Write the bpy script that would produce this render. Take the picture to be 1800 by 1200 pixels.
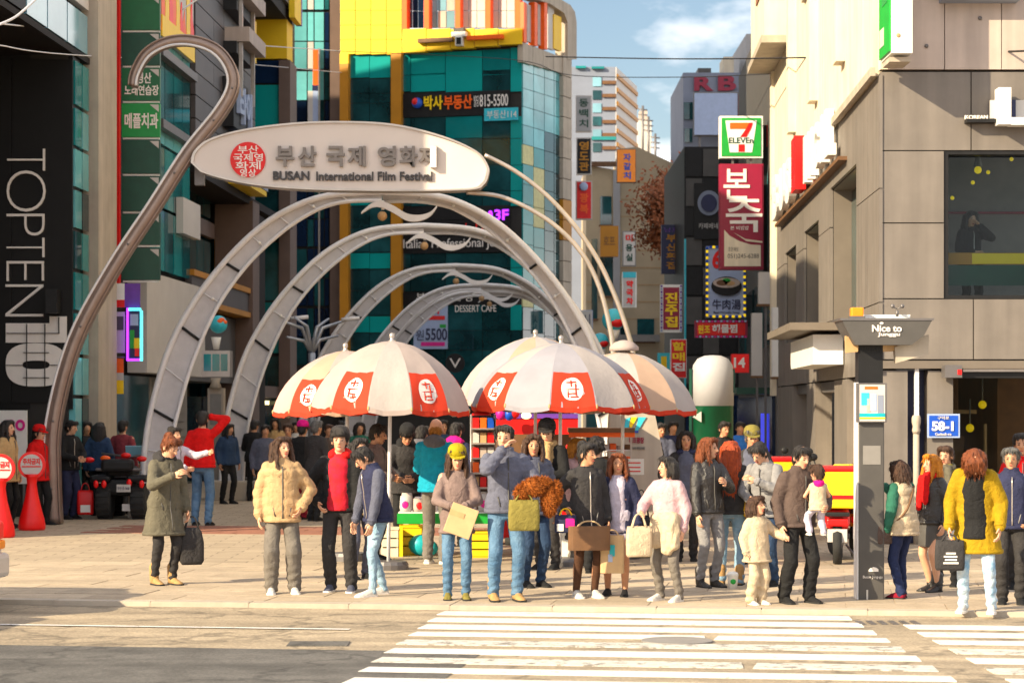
import bpy, bmesh, math, random
from mathutils import Vector, Matrix, noise
random.seed(7)
V = Vector
rad = math.radians
scene = bpy.context.scene
COL = scene.collection
for _o in list(bpy.data.objects):
    bpy.data.objects.remove(_o)

# ------------------------------------------------------------------ camera, sky, sun, exposure
F, HZ, CH = 4000.0, 719.0, 1.9          # focal length in photo pixels, horizon row, eye height
cam_d = bpy.data.cameras.new('camera'); cam = bpy.data.objects.new('camera', cam_d); COL.objects.link(cam)
cam.location = (0, 0, CH); cam.rotation_euler = (rad(90), 0, 0)
cam_d.sensor_width = 36; cam_d.lens = F / 1800 * 36; cam_d.shift_y = (HZ - 600) / 1800
cam_d.clip_start = .5; cam_d.clip_end = 3000
scene.camera = cam
cam_d.dof.use_dof = True; cam_d.dof.focus_distance = 24.5; cam_d.dof.aperture_fstop = 4.0
SUN_H = V((.80, .60)); SUN_EL = rad(26.5)
world = bpy.data.worlds.new('World'); scene.world = world; world.use_nodes = True
wn, wl = world.node_tree.nodes, world.node_tree.links
wn.clear()
w_out = wn.new('ShaderNodeOutputWorld'); w_bg = wn.new('ShaderNodeBackground'); w_sky = wn.new('ShaderNodeTexSky')
w_sky.sky_type = 'NISHITA'; w_sky.sun_disc = False; w_sky.sun_elevation = SUN_EL
w_sky.sun_rotation = math.atan2(-SUN_H.x, -SUN_H.y); w_sky.air_density = 1.0; w_sky.dust_density = 1.2
w_bg.inputs['Strength'].default_value = .076
w_tc = wn.new('ShaderNodeTexCoord'); w_map = wn.new('ShaderNodeMapping'); w_map.inputs['Scale'].default_value = (1, 1, 2.2)
w_map.inputs['Location'].default_value = (.33, .1, .12)
w_no = wn.new('ShaderNodeTexNoise'); w_no.inputs['Scale'].default_value = 5.5; w_no.inputs['Detail'].default_value = 7; w_no.inputs['Roughness'].default_value = .52
w_rp = wn.new('ShaderNodeValToRGB'); w_rp.color_ramp.elements[0].position = .44; w_rp.color_ramp.elements[1].position = .57
w_mx = wn.new('ShaderNodeMix'); w_mx.data_type = 'RGBA'
w_mx.inputs['B'].default_value = (14.0, 13.3, 12.9, 1)
wl.new(w_tc.outputs['Generated'], w_map.inputs['Vector']); wl.new(w_map.outputs['Vector'], w_no.inputs['Vector'])
wl.new(w_no.outputs['Fac'], w_rp.inputs['Fac']); wl.new(w_rp.outputs['Color'], w_mx.inputs['Factor'])
wl.new(w_sky.outputs['Color'], w_mx.inputs['A']); wl.new(w_mx.outputs['Result'], w_bg.inputs['Color'])
wl.new(w_bg.outputs['Background'], w_out.inputs['Surface'])
sun_d = bpy.data.lights.new('sun', 'SUN'); sun = bpy.data.objects.new('sun', sun_d); COL.objects.link(sun)
sun_d.energy = 5.0; sun_d.angle = rad(.5); sun_d.color = (1.0, .83, .56)
_d = V((SUN_H.x * math.cos(SUN_EL), SUN_H.y * math.cos(SUN_EL), -math.sin(SUN_EL)))
sun.rotation_euler = _d.to_track_quat('-Z', 'Y').to_euler()
sun.location = (-40, -30, 40)
scene.view_settings.view_transform = 'Standard'; scene.view_settings.look = 'None'
scene.view_settings.exposure = .93; scene.view_settings.gamma = 1; scene.view_settings.use_curve_mapping = False

# ------------------------------------------------------------------ helpers
def P(px, py, Y):                        # point seen at a photo pixel at distance Y
    return V(((px - 900) / F * Y, Y, CH - (py - HZ) / F * Y))
def G(px, py, z=0.0):                    # ground point seen at a photo pixel
    return P(px, py, F * (CH - z) / (py - HZ))
def W(px, Y): return px / F * Y          # length of px pixels at distance Y

def catmull(pts, n=6):
    out = []
    q = [pts[0]] + list(pts) + [pts[-1]]
    for i in range(1, len(q) - 2):
        p0, p1, p2, p3 = (V(q[j]) for j in (i - 1, i, i + 1, i + 2))
        for k in range(n):
            t = k / n
            out.append(.5 * ((2 * p1) + (p2 - p0) * t + (2 * p0 - 5 * p1 + 4 * p2 - p3) * t * t + (3 * p1 - p0 - 3 * p2 + p3) * t ** 3))
    out.append(V(pts[-1]))
    return out

_mats = {}
def mat(name, rgb, rough=.6, metal=0.0, var=.12, scale=6.0, bump=.0, spec=.5, emit=0.0, rnd=0.0, kind=None, rgb2=None, transl=0.0, stain=0, grit=0, worn=None, wear=.08, fold=0):
    if name in _mats: return _mats[name]
    m = bpy.data.materials.new(name); _mats[name] = m; m.use_nodes = True
    n, l = m.node_tree.nodes, m.node_tree.links
    b = n['Principled BSDF']
    b.inputs['Roughness'].default_value = rough; b.inputs['Metallic'].default_value = metal
    b.inputs['Specular IOR Level'].default_value = spec
    geo = n.new('ShaderNodeNewGeometry')
    no = n.new('ShaderNodeTexNoise'); no.inputs['Scale'].default_value = scale; no.inputs['Detail'].default_value = 6; no.inputs['Roughness'].default_value = .6
    l.new(geo.outputs['Position'], no.inputs['Vector'])
    mx = n.new('ShaderNodeMix'); mx.data_type = 'RGBA'
    def sat(q, s_=1.22):
        g_ = .3 * q[0] + .55 * q[1] + .15 * q[2]; return V([max(.004, min(.95, g_ + (x - g_) * s_)) for x in q])
    rgb = sat(rgb); rgb2 = sat(rgb2) if rgb2 else None
    c = V(rgb); lo = c * (1 - var); hi = V([min(1, x) for x in (c * (1 + var))])
    if rgb2: lo, hi = V(rgb), V(rgb2)
    mx.inputs['A'].default_value = (*lo, 1); mx.inputs['B'].default_value = (*hi, 1)
    rp = n.new('ShaderNodeMapRange'); rp.inputs['From Min'].default_value = .3; rp.inputs['From Max'].default_value = .7
    l.new(no.outputs['Fac'], rp.inputs['Value']); l.new(rp.outputs['Result'], mx.inputs['Factor'])
    out = mx.outputs['Result']
    if kind in ('paving', 'tile', 'planks'):
        br = n.new('ShaderNodeTexBrick')
        bw, bh, of = {'paving': (.6, .3, .5), 'tile': (.6, .6, 0), 'planks': (3.0, .18, .5)}[kind]
        br.inputs['Scale'].default_value = 1; br.inputs['Brick Width'].default_value = bw; br.inputs['Row Height'].default_value = bh; br.offset = of
        br.inputs['Mortar Size'].default_value = .012; br.inputs['Bias'].default_value = 0
        br.inputs['Color1'].default_value = (.86, .86, .86, 1); br.inputs['Color2'].default_value = (1.05, 1.05, 1.05, 1); br.inputs['Mortar'].default_value = (.55, .55, .55, 1)
        if kind == 'planks':
            cb = n.new('ShaderNodeSeparateXYZ'); cc = n.new('ShaderNodeCombineXYZ'); l.new(geo.outputs['Position'], cb.inputs[0])
            l.new(cb.outputs[1], cc.inputs[0]); l.new(cb.outputs[2], cc.inputs[1]); l.new(cc.outputs[0], br.inputs['Vector'])
        else:
            l.new(geo.outputs['Position'], br.inputs['Vector'])
        m2 = n.new('ShaderNodeMix'); m2.data_type = 'RGBA'; m2.blend_type = 'MULTIPLY'; m2.inputs['Factor'].default_value = 1
        l.new(out, m2.inputs['A']); l.new(br.outputs['Color'], m2.inputs['B']); out = m2.outputs['Result']
    if rnd:
        oi = n.new('ShaderNodeObjectInfo'); hs = n.new('ShaderNodeHueSaturation')
        r2 = n.new('ShaderNodeMapRange'); r2.inputs['To Min'].default_value = 1 - rnd; r2.inputs['To Max'].default_value = 1 + rnd
        l.new(oi.outputs['Random'], r2.inputs['Value']); l.new(r2.outputs['Result'], hs.inputs['Value']); l.new(out, hs.inputs['Color']); out = hs.outputs['Color']
    def mulmix(out, fac_socket, lo_, hi_):
        r_ = n.new('ShaderNodeMapRange'); r_.inputs['From Min'].default_value = .35; r_.inputs['From Max'].default_value = .68; r_.inputs['To Min'].default_value = lo_; r_.inputs['To Max'].default_value = hi_
        l.new(fac_socket, r_.inputs['Value']); h_ = n.new('ShaderNodeHueSaturation'); l.new(r_.outputs['Result'], h_.inputs['Value']); l.new(out, h_.inputs['Color']); return h_.outputs['Color']
    if stain:                             # rain streaks and blotches
        mp = n.new('ShaderNodeMapping'); mp.inputs['Scale'].default_value = (5, 5, .35); l.new(geo.outputs['Position'], mp.inputs['Vector'])
        ns_ = n.new('ShaderNodeTexNoise'); ns_.inputs['Scale'].default_value = 1.0; ns_.inputs['Detail'].default_value = 5; l.new(mp.outputs['Vector'], ns_.inputs['Vector']); out = mulmix(out, ns_.outputs['Fac'], .86, 1.08)
    if grit:                              # aggregate, broad tyre bands and fine cracks
        ng = n.new('ShaderNodeTexNoise'); ng.inputs['Scale'].default_value = 38; ng.inputs['Detail'].default_value = 3; l.new(geo.outputs['Position'], ng.inputs['Vector']); out = mulmix(out, ng.outputs['Fac'], 1 - .22 * grit, 1 + .18 * grit)
        mp = n.new('ShaderNodeMapping'); mp.inputs['Scale'].default_value = (.25, 1.6, 1); l.new(geo.outputs['Position'], mp.inputs['Vector'])
        nb = n.new('ShaderNodeTexNoise'); nb.inputs['Scale'].default_value = 1.1; nb.inputs['Detail'].default_value = 5; l.new(mp.outputs['Vector'], nb.inputs['Vector']); out = mulmix(out, nb.outputs['Fac'], 1 - .30 * grit, 1 + .14 * grit)
        vo = n.new('ShaderNodeTexVoronoi'); vo.feature = 'DISTANCE_TO_EDGE'; vo.inputs['Scale'].default_value = .42
        nw = n.new('ShaderNodeTexNoise'); nw.inputs['Scale'].default_value = 2.5; l.new(geo.outputs['Position'], nw.inputs['Vector']); ad = n.new('ShaderNodeVectorMath'); ad.operation = 'ADD'; l.new(geo.outputs['Position'], ad.inputs[0]); l.new(nw.outputs['Color'], ad.inputs[1]); l.new(ad.outputs['Vector'], vo.inputs['Vector'])
        cr = n.new('ShaderNodeMapRange'); cr.inputs['From Min'].default_value = .0; cr.inputs['From Max'].default_value = .03; cr.inputs['To Min'].default_value = .55; cr.inputs['To Max'].default_value = 1.0; l.new(vo.outputs['Distance'], cr.inputs['Value'])
        h_ = n.new('ShaderNodeHueSaturation'); l.new(cr.outputs['Result'], h_.inputs['Value']); l.new(out, h_.inputs['Color']); out = h_.outputs['Color'] if grit >= 1 else out
    if worn:                              # chipped paint showing the road
        nv = n.new('ShaderNodeTexNoise'); nv.inputs['Scale'].default_value = 7; nv.inputs['Detail'].default_value = 10; nv.inputs['Roughness'].default_value = .72; l.new(geo.outputs['Position'], nv.inputs['Vector'])
        mr = n.new('ShaderNodeMapRange'); mr.inputs['From Min'].default_value = .36 + wear; mr.inputs['From Max'].default_value = .42 + wear; l.new(nv.outputs['Fac'], mr.inputs['Value'])
        mw = n.new('ShaderNodeMix'); mw.data_type = 'RGBA'; mw.inputs['A'].default_value = (*worn, 1); l.new(mr.outputs['Result'], mw.inputs['Factor']); l.new(out, mw.inputs['B']); out = mw.outputs['Result']
    l.new(out, b.inputs['Base Color'])
    if emit:
        l.new(out, b.inputs['Emission Color']); b.inputs['Emission Strength'].default_value = emit
    if bump:
        n2 = n.new('ShaderNodeTexNoise'); n2.inputs['Scale'].default_value = scale * 8; n2.inputs['Detail'].default_value = 4
        l.new(geo.outputs['Position'], n2.inputs['Vector'])
        bp = n.new('ShaderNodeBump'); bp.inputs['Strength'].default_value = bump; bp.inputs['Distance'].default_value = .02
        hgt = n2.outputs['Fac']
        if fold:
            n3 = n.new('ShaderNodeTexNoise'); n3.inputs['Scale'].default_value = 13; n3.inputs['Detail'].default_value = 2; n3.inputs['Distortion'].default_value = 1.2; l.new(geo.outputs['Position'], n3.inputs['Vector'])
            m3 = n.new('ShaderNodeMath'); m3.operation = 'MULTIPLY_ADD'; m3.inputs[1].default_value = 2.2 * fold; l.new(n3.outputs['Fac'], m3.inputs[0]); l.new(n2.outputs['Fac'], m3.inputs[2]); hgt = m3.outputs[0]
        l.new(hgt, bp.inputs['Height']); l.new(bp.outputs['Normal'], b.inputs['Normal'])
    if transl:
        tr = n.new('ShaderNodeBsdfTranslucent'); l.new(out, tr.inputs['Color'])
        ms = n.new('ShaderNodeMixShader'); ms.inputs[0].default_value = transl
        l.new(b.outputs[0], ms.inputs[1]); l.new(tr.outputs[0], ms.inputs[2]); l.new(ms.outputs[0], n['Material Output'].inputs['Surface'])
    return m

def clear_glass(name, tint=(.8, .9, .9), refl=.25):
    if name in _mats: return _mats[name]
    m = bpy.data.materials.new(name); _mats[name] = m; m.use_nodes = True
    n, l = m.node_tree.nodes, m.node_tree.links; n.remove(n['Principled BSDF'])
    t = n.new('ShaderNodeBsdfTransparent'); t.inputs[0].default_value = (*tint, 1)
    g = n.new('ShaderNodeBsdfGlossy'); g.inputs['Roughness'].default_value = .02; g.inputs['Color'].default_value = (1, 1, 1, 1)
    lw = n.new('ShaderNodeLayerWeight'); lw.inputs['Blend'].default_value = refl
    s = n.new('ShaderNodeMixShader'); l.new(lw.outputs['Fresnel'], s.inputs[0]); l.new(t.outputs[0], s.inputs[1]); l.new(g.outputs[0], s.inputs[2])
    l.new(s.outputs[0], n['Material Output'].inputs['Surface'])
    return m

WM = {}                                  # world matrices of thing roots
def root_M(o): return WM.get(o.name, Matrix.Identity(4)) if o else Matrix.Identity(4)
def tagp(o, label=None, cat=None, group=None, kind=None):
    if label: o['label'] = label
    if cat: o['category'] = cat
    if group: o['group'] = group
    if kind: o['kind'] = kind
    return o
def thing(name, label, cat, loc=(0, 0, 0), rz=0.0, group=None, kind=None):
    o = bpy.data.objects.new(name, None); COL.objects.link(o)
    o.location = loc; o.rotation_euler = (0, 0, rz); o.empty_display_size = .2
    WM[o.name] = Matrix.Translation(V(loc)) @ Matrix.Rotation(rz, 4, 'Z')
    return tagp(o, label, cat, group, kind)

class MB:                                # collects shapes in WORLD coordinates; build() links them as ONE mesh object
    def __init__(s): s.v = []; s.f = []; s.sm = []
    def add(s, vs, fs, smooth=False):
        k = len(s.v); s.v += [V(x) for x in vs]; s.f += [[i + k for i in f] for f in fs]; s.sm += [smooth] * len(fs); return s
    def box(s, c, d, M=None, bev=0.0):
        x, y, z = (q / 2 for q in d); c = V(c)
        if bev:
            b = min(bev, x * .9, y * .9, z * .9); pts = []
            bm = bmesh.new(); bmesh.ops.create_cube(bm, size=1)
            for vt in bm.verts: vt.co = V((vt.co.x * d[0], vt.co.y * d[1], vt.co.z * d[2]))
            bmesh.ops.bevel(bm, geom=bm.edges[:], offset=b, segments=2, profile=.5, affect='EDGES')
            bm.verts.index_update()
            vs = [vt.co.copy() for vt in bm.verts]; fs = [[q.index for q in f.verts] for f in bm.faces]; bm.free()
            if M: vs = [M @ q for q in vs]
            return s.add([q + c for q in vs], fs)
        vs = [V((a, b, e)) for a in (-x, x) for b in (-y, y) for e in (-z, z)]
        if M: vs = [M @ q for q in vs]
        return s.add([q + c for q in vs], [(0, 1, 3, 2), (4, 6, 7, 5), (0, 4, 5, 1), (2, 3, 7, 6), (0, 2, 6, 4), (1, 5, 7, 3)])
    def prism(s, pts, vec):
        n = len(pts); vec = V(vec); a = [V(p) for p in pts]
        return s.add(a + [p + vec for p in a], [list(range(n))[::-1], list(range(n, 2 * n))] + [(i, (i + 1) % n, n + (i + 1) % n, n + i) for i in range(n)])
    def loft(s, rings, smooth=True, cap=True):
        n = len(rings[0]); vs = [p for r in rings for p in r]; fs = []
        for i in range(len(rings) - 1):
            for j in range(n):
                a, b = i * n + j, i * n + (j + 1) % n
                fs.append((a, b, b + n, a + n))
        if cap: fs += [list(range(n))[::-1], list(range((len(rings) - 1) * n, len(rings) * n))]
        return s.add(vs, fs, smooth)
    def tube(s, pts, rads, n=8, smooth=True, flat=1.0, ref=None):
        pts = [V(p) for p in pts]
        if not hasattr(rads, '__len__'): rads = [rads] * len(pts)
        rings = []; prev = None
        for i, p in enumerate(pts):
            t = (pts[min(i + 1, len(pts) - 1)] - pts[max(i - 1, 0)])
            if t.length < 1e-9: t = V((0, 0, 1))
            t.normalize()
            r = V(ref) if ref else (prev if prev else (V((0, 0, 1)) if abs(t.z) < .9 else V((1, 0, 0))))
            x = (r - t * r.dot(t)); x = x.normalized() if x.length > 1e-6 else t.orthogonal().normalized()
            y = t.cross(x); prev = x
            rings.append([p + (x * math.cos(2 * math.pi * k / n) + y * (math.sin(2 * math.pi * k / n) * flat)) * rads[i] for k in range(n)])
        return s.loft(rings, smooth)
    def capsule(s, a, b, ra, rb, n=10):  # rounded tapered limb
        a, b = V(a), V(b); t = b - a
        t = t.normalized() if t.length > 1e-6 else V((0, 0, 1))
        pts = []; rr = []
        for q in (-.98, -.8, -.45): pts.append(a + t * ra * q); rr.append(ra * math.sqrt(1 - q * q))
        pts += [a, b]; rr += [ra, rb]
        for q in (.45, .8, .98): pts.append(b + t * rb * q); rr.append(rb * math.sqrt(1 - q * q))
        return s.tube(pts, rr, n)
    def ell(s, c, r, n=12, m=8, M=None):
        c = V(c); rings = []
        if not hasattr(r, '__len__'): r = (r, r, r)
        for i in range(1, m):
            th = math.pi * i / m
            rings.append([V((r[0] * math.sin(th) * math.cos(2 * math.pi * k / n), r[1] * math.sin(th) * math.sin(2 * math.pi * k / n), -r[2] * math.cos(th))) for k in range(n)])
        vs = [p for q in rings for p in q] + [V((0, 0, -r[2])), V((0, 0, r[2]))]; fs = []
        for i in range(m - 2):
            for j in range(n): a, b = i * n + j, i * n + (j + 1) % n; fs.append((a, b, b + n, a + n))
        k = (m - 1) * n
        fs += [(k, (j + 1) % n, j) for j in range(n)] + [(k + 1, (m - 2) * n + j, (m - 2) * n + (j + 1) % n) for j in range(n)]
        if M: vs = [M @ q for q in vs]
        return s.add([q + c for q in vs], fs, True)
    def lathe(s, prof, c, n=16, smooth=True):
        c = V(c)
        return s.loft([[c + V((r * math.cos(2 * math.pi * k / n), r * math.sin(2 * math.pi * k / n), z)) for k in range(n)] for r, z in prof], smooth)
    def mesh(s, name, m, Minv=None):
        me = bpy.data.meshes.new(name)
        vs = [Minv @ q for q in s.v] if Minv else s.v
        me.from_pydata([tuple(q) for q in vs], [], s.f); me.polygons.foreach_set('use_smooth', s.sm); me.update()
        if m: me.materials.append(m)
        return me
    def build(s, name, m, parent=None, loc=None, **k):
        Mi = root_M(parent).inverted() if parent else (Matrix.Translation(-V(loc)) if loc is not None else None)
        o = bpy.data.objects.new(name, s.mesh(name, m, Mi)); COL.objects.link(o)
        if parent:
            o.parent = parent
            WM[o.name] = root_M(parent)
        elif loc is not None: o.location = loc; WM[o.name] = Matrix.Translation(V(loc))
        return tagp(o, **k)

class Fr:                                # a wall frame: u along the wall, n out of it
    def __init__(s, O, u, n, S=1.0): s.S = S; s.O = V((O[0], O[1], 0)); s.u = V((u[0], u[1], 0)).normalized(); s.n = V((n[0], n[1], 0)).normalized()
    def pt(s, a, z, d=0.0): return s.O + s.u * (a * s.S) + s.n * (d * s.S) + V((0, 0, z * s.S - (s.S - 1) * min(CH, z)))
    def a(s, px, d=0.0):                 # position along the wall seen at photo column px
        k = (px - 900) / F; o = s.O + s.n * d
        return (k * o.y - o.x) / (s.u.x - k * s.u.y)
    def z(s, px, py, d=0.0): return CH - (py - HZ) / F * s.pt(s.a(px, d), 0, d).y
_ub = {}
def ubox(m):
    if m.name not in _ub:
        _ub[m.name] = MB().box((0, 0, 0), (1, 1, 1)).mesh('panel', m)
    return _ub[m.name]
def put(me, name, Mw, parent=None, **k):
    o = bpy.data.objects.new(name, me); COL.objects.link(o)
    Ml = root_M(parent).inverted() @ Mw if parent else Mw
    if parent: o.parent = parent
    o.matrix_local = Ml
    WM[o.name] = root_M(parent) if parent else Mw
    if parent is None: pass
    return tagp(o, **k)
def piece(name, m, fr, a0, a1, z0, z1, d0, d1, parent, **k):   # a box-shaped part on a wall frame
    c = (fr.pt(a0, z0, d0) + fr.pt(a1, z1, d1)) / 2
    u, n, z = fr.u * (abs(a1 - a0) * fr.S), fr.n * (abs(d1 - d0) * fr.S), V((0, 0, abs(fr.pt(0, z1).z - fr.pt(0, z0).z)))
    if u.cross(n).dot(z) < 0: u = -u
    M = Matrix(((u.x, n.x, z.x, c.x), (u.y, n.y, z.y, c.y), (u.z, n.z, z.z, c.z), (0, 0, 0, 1)))
    o = put(ubox(m), name, M, parent, **k)
    WM[o.name] = M
    return o
def ppx(name, m, fr, x0, x1, y0, y1, d0, d1, parent, **k):     # the same, with corners given as photo pixels
    a0, a1 = fr.a(x0, d1), fr.a(x1, d1)
    Y = (fr.pt(a0, 0, d1).y + fr.pt(a1, 0, d1).y) / 2
    return piece(name, m, fr, a0, a1, CH - (y1 - HZ) / F * Y, CH - (y0 - HZ) / F * Y, d0, d1, parent, **k)
def front(Y): return Fr((0, Y), (1, 0), (0, -1))
_txt = {}
def text_mesh(body, bold=0.0, ext=.1):
    key = (body, bold, ext)
    if key not in _txt:
        c = bpy.data.curves.new('lettering', 'FONT'); c.body = body; c.extrude = ext; c.offset = bold; c.resolution_u = 5; c.align_x = 'CENTER'; c.space_line = .9
        o = bpy.data.objects.new('lettering_source', c); COL.objects.link(o)
        me = bpy.data.meshes.new_from_object(o)
        bpy.data.objects.remove(o); bpy.data.curves.remove(c)
        xs = [q.co for q in me.vertices]
        lo = V((min(q.x for q in xs), min(q.y for q in xs), min(q.z for q in xs))); hi = V((max(q.x for q in xs), max(q.y for q in xs), max(q.z for q in xs)))
        _txt[key] = ([(q - (lo + hi) / 2) for q in xs], [list(p.vertices) for p in me.polygons], hi - lo)
        bpy.data.meshes.remove(me)
    return _txt[key]
def text(body, c, w, h, m, parent, right=(1, 0, 0), up=(0, 0, 1), depth=.01, bold=0.0, name='lettering', **k):
    vs, fs, sz = text_mesh(body, bold)
    r, u = V(right).normalized(), V(up).normalized(); n = r.cross(u); c = V(c)
    b = MB().add([c + r * (q.x * w / sz.x) + u * (q.y * h / sz.y) + n * (q.z * depth / sz.z) for q in vs], fs)
    return b.build(name, m, parent, **k)
def tpx(body, x0, x1, y0, y1, fr, d, m, parent, depth=.02, bold=0.0, **k):   # text on a wall frame between photo pixels
    a0, a1 = fr.a(x0, d), fr.a(x1, d); Y = (fr.pt(a0, 0, d).y + fr.pt(a1, 0, d).y) / 2
    c = fr.pt((a0 + a1) / 2, CH - ((y0 + y1) / 2 - HZ) / F * Y, d)
    r = fr.u if fr.u.cross(V((0, 0, 1))).dot(fr.n) > 0 else -fr.u
    return text(body, c, abs(a1 - a0), (y1 - y0) / F * Y, m, parent, r, (0, 0, 1), depth, bold, **k)
def copy_tree(o, loc=None, rz=None, parent=None, label=None):
    c = o.copy(); COL.objects.link(c)
    if parent: c.parent = parent
    if loc is not None: c.location = loc
    if rz is not None: c.rotation_euler = (0, 0, rz)
    if label: c['label'] = label
    for ch in o.children: copy_tree(ch, parent=c)
    return c

# ------------------------------------------------------------------ materials
M = {}
def mk(k, *a, **kw): M[k] = mat(k, *a, **kw)
mk('asphalt', (.105, .10, .094), .85, var=.25, scale=3, bump=.5, grit=1)
mk('asphalt_pale', (.36, .30, .225), .85, var=.16, scale=2.5, bump=.5, grit=1)
mk('paint_white', (.72, .70, .67), .6, rgb2=(.60, .57, .53), scale=9, bump=.2, worn=(.27, .235, .20), wear=-.03)
mk('paint_worn', (.46, .44, .40), .7, rgb2=(.62, .6, .56), scale=14, bump=.2, worn=(.22, .20, .175), wear=.05)
mk('paving', (.385, .32, .245), .8, var=.12, scale=3, bump=.15, kind='paving')
mk('slab', (.44, .365, .28), .75, var=.14, scale=5, bump=.25, rnd=.10, grit=.5)
mk('kerb', (.42, .37, .31), .75, var=.10, scale=6, bump=.15, rnd=.06)
mk('red_brick', (.25, .12, .085), .8, var=.15, scale=6, bump=.15, rnd=.08)
mk('stone_beige', (.42, .37, .31), .7, var=.1, scale=2, bump=.1, stain=1)
mk('tile_taupe', (.175, .156, .141), .55, var=.09, scale=2.2, bump=.08, rnd=.04, stain=1)
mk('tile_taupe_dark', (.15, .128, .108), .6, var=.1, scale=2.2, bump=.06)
mk('joint_dark', (.03, .028, .026), .9)
mk('far_cream', (.46, .385, .28), .8, var=.1, scale=.9)
mk('cream_wall', (.72, .64, .51), .8, var=.08, scale=1.5, bump=.08, stain=1)
mk('rose_wall', (.46, .39, .35), .7, var=.08, scale=1.5, bump=.06, rnd=.03, stain=1)
mk('clad_grey', (.075, .068, .07), .5, var=.12, scale=1.2, bump=.04, rnd=.12)
mk('clad_brown', (.13, .09, .075), .55, var=.12, scale=2, rnd=.06)
mk('black_panel', (.008, .0075, .0075), .5, spec=.25, var=.2, scale=2)
mk('soffit_dark', (.014, .012, .012), .7, spec=.2)
mk('white_plastic', (.80, .79, .76), .4, var=.04)
mk('letter_white', (.80, .76, .72), .45, var=.04)
mk('pale_panel', (.52, .50, .48), .5, var=.06, scale=1.5)
mk('steel', (.50, .45, .41), .34, metal=.75, var=.12, scale=4)
mk('steel_brown', (.29, .225, .195), .36, metal=.6, var=.12, scale=4)
mk('steel_pale', (.74, .73, .74), .42, metal=.0, var=.08, scale=3)
mk('steel_dark', (.16, .15, .15), .45, metal=.5, var=.1)
mk('steel_blue', (.38, .40, .44), .4, metal=.5, var=.1, scale=4)
mk('arch_panel', (.54, .52, .525), .55, metal=.0, var=.10, scale=5)
mk('sign_face', (.64, .58, .545), .5, var=.04, scale=1)
mk('letter_dark', (.055, .05, .05), .4, metal=.4)
mk('letter_bronze', (.19, .165, .15), .35, metal=.6)
mk('red_seal', (.60, .018, .025), .5, var=.06)
mk('red', (.62, .02, .02), .45, var=.08)
mk('red_bright', (.78, .03, .015), .4, var=.06)
mk('orange', (.80, .16, .01), .45, var=.08)
mk('yellow', (.82, .55, .05), .45, var=.06, scale=1)
mk('yellow_brown', (.42, .20, .015), .5, var=.1, scale=1)
mk('yellow_pure', (.85, .60, .02), .45, var=.06)
mk('green_sign', (.008, .11, .045), .4, var=.1)
mk('green_bright', (.01, .25, .07), .4, var=.1)
mk('green_dark', (.006, .055, .035), .4, var=.15)
mk('green', (.02, .30, .06), .5, var=.1)
mk('maroon', (.24, .012, .045), .45, var=.06)
mk('navy', (.012, .016, .06), .45, var=.1)
mk('blue', (.02, .08, .42), .4, var=.06)
mk('blue_pale', (.36, .43, .60), .4, var=.06)
mk('purple', (.13, .05, .30), .5, var=.15)
mk('pink', (.62, .04, .25), .5, var=.1)
mk('teal_paint', (.02, .36, .42), .45, var=.1)
mk('cyan', (.10, .48, .58), .4, var=.1)
mk('brown', (.14, .075, .04), .65, var=.2, scale=8)
mk('wood', (.22, .11, .05), .6, var=.2, scale=5)
mk('wood_pale', (.45, .30, .17), .65, var=.15, scale=8)
mk('black', (.012, .012, .013), .5, spec=.3, var=.2)
mk('rubber', (.02, .02, .02), .85, var=.2)
mk('grey_dark', (.07, .066, .063), .55, var=.12, scale=4)
mk('grey', (.22, .21, .20), .6, var=.1)
mk('cardboard', (.50, .36, .22), .8, var=.08, scale=10)
mk('concrete_blue', (.22, .245, .31), .75, var=.08, scale=.8)
mk('concrete_grey', (.36, .36, .37), .75, var=.08, scale=.8)
mk('glass_dark', (.015, .055, .062), .05, var=.6, scale=.8, spec=1.0, rnd=.5)
mk('glass_navy', (.008, .018, .045), .06, var=.3, scale=.6, spec=.9, rnd=.4)
mk('glass_teal', (.03, .20, .205), .10, var=.2, scale=.6, spec=.9, rnd=.15)
mk('glass_aqua', (.17, .42, .45), .08, var=.25, scale=.7, spec=.9, rnd=.2)
mk('glass_sky', (.22, .38, .46), .08, var=.2, scale=.5, spec=.9, rnd=.2)
mk('spandrel', (.008, .29, .28), .22, var=.08, scale=.6, rnd=.05)
mk('curtain', (.62, .60, .36), .7, var=.15, scale=8)
mk('lamp_yellow', (1.0, .62, .06), .4, emit=.35)
mk('lamp_warm', (1.0, .80, .45), .4, emit=1.5)
mk('led_purple', (.35, .08, 1.0), .4, emit=1.2)
mk('led_cyan', (.2, .8, 1.0), .4, emit=.9)
mk('led_white', (.9, .9, 1.0), .4, emit=.8)
mk('screen_blue', (.05, .06, .55), .4, emit=.6)
mk('amber', (.95, .30, .01), .35, var=.1)
# ------------------------------------------------------------------ ground, road, crossing, plaza
ground = MB().add([(-300, -60, -.30), (300, -60, -.30), (300, 900, -.30), (-300, 900, -.30)], [(0, 1, 2, 3)]).build('ground', M['asphalt_pale'], kind='structure')
RA = V((math.cos(-.14), math.sin(-.14), 0)); RB = V((math.sin(-.14), -math.cos(-.14), 0)); RO = V((-.6, 22.05, 0))
def R(a, b, z=0): return RO + RA * a + RB * b + V((0, 0, z))      # a along the kerb, b towards the camera
ZR = -.045
def rquad(mb, a0, a1, b0, b1, z): return mb.add([R(a0, b1, z), R(a1, b1, z), R(a1, b0, z), R(a0, b0, z)], [(0, 1, 2, 3)])
def rbox(mb, a0, a1, b0, b1, z0, z1):
    p = [R(a0, b1, z0), R(a1, b1, z0), R(a1, b0, z0), R(a0, b0, z0)]
    return mb.prism(p, (0, 0, z1 - z0))
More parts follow.
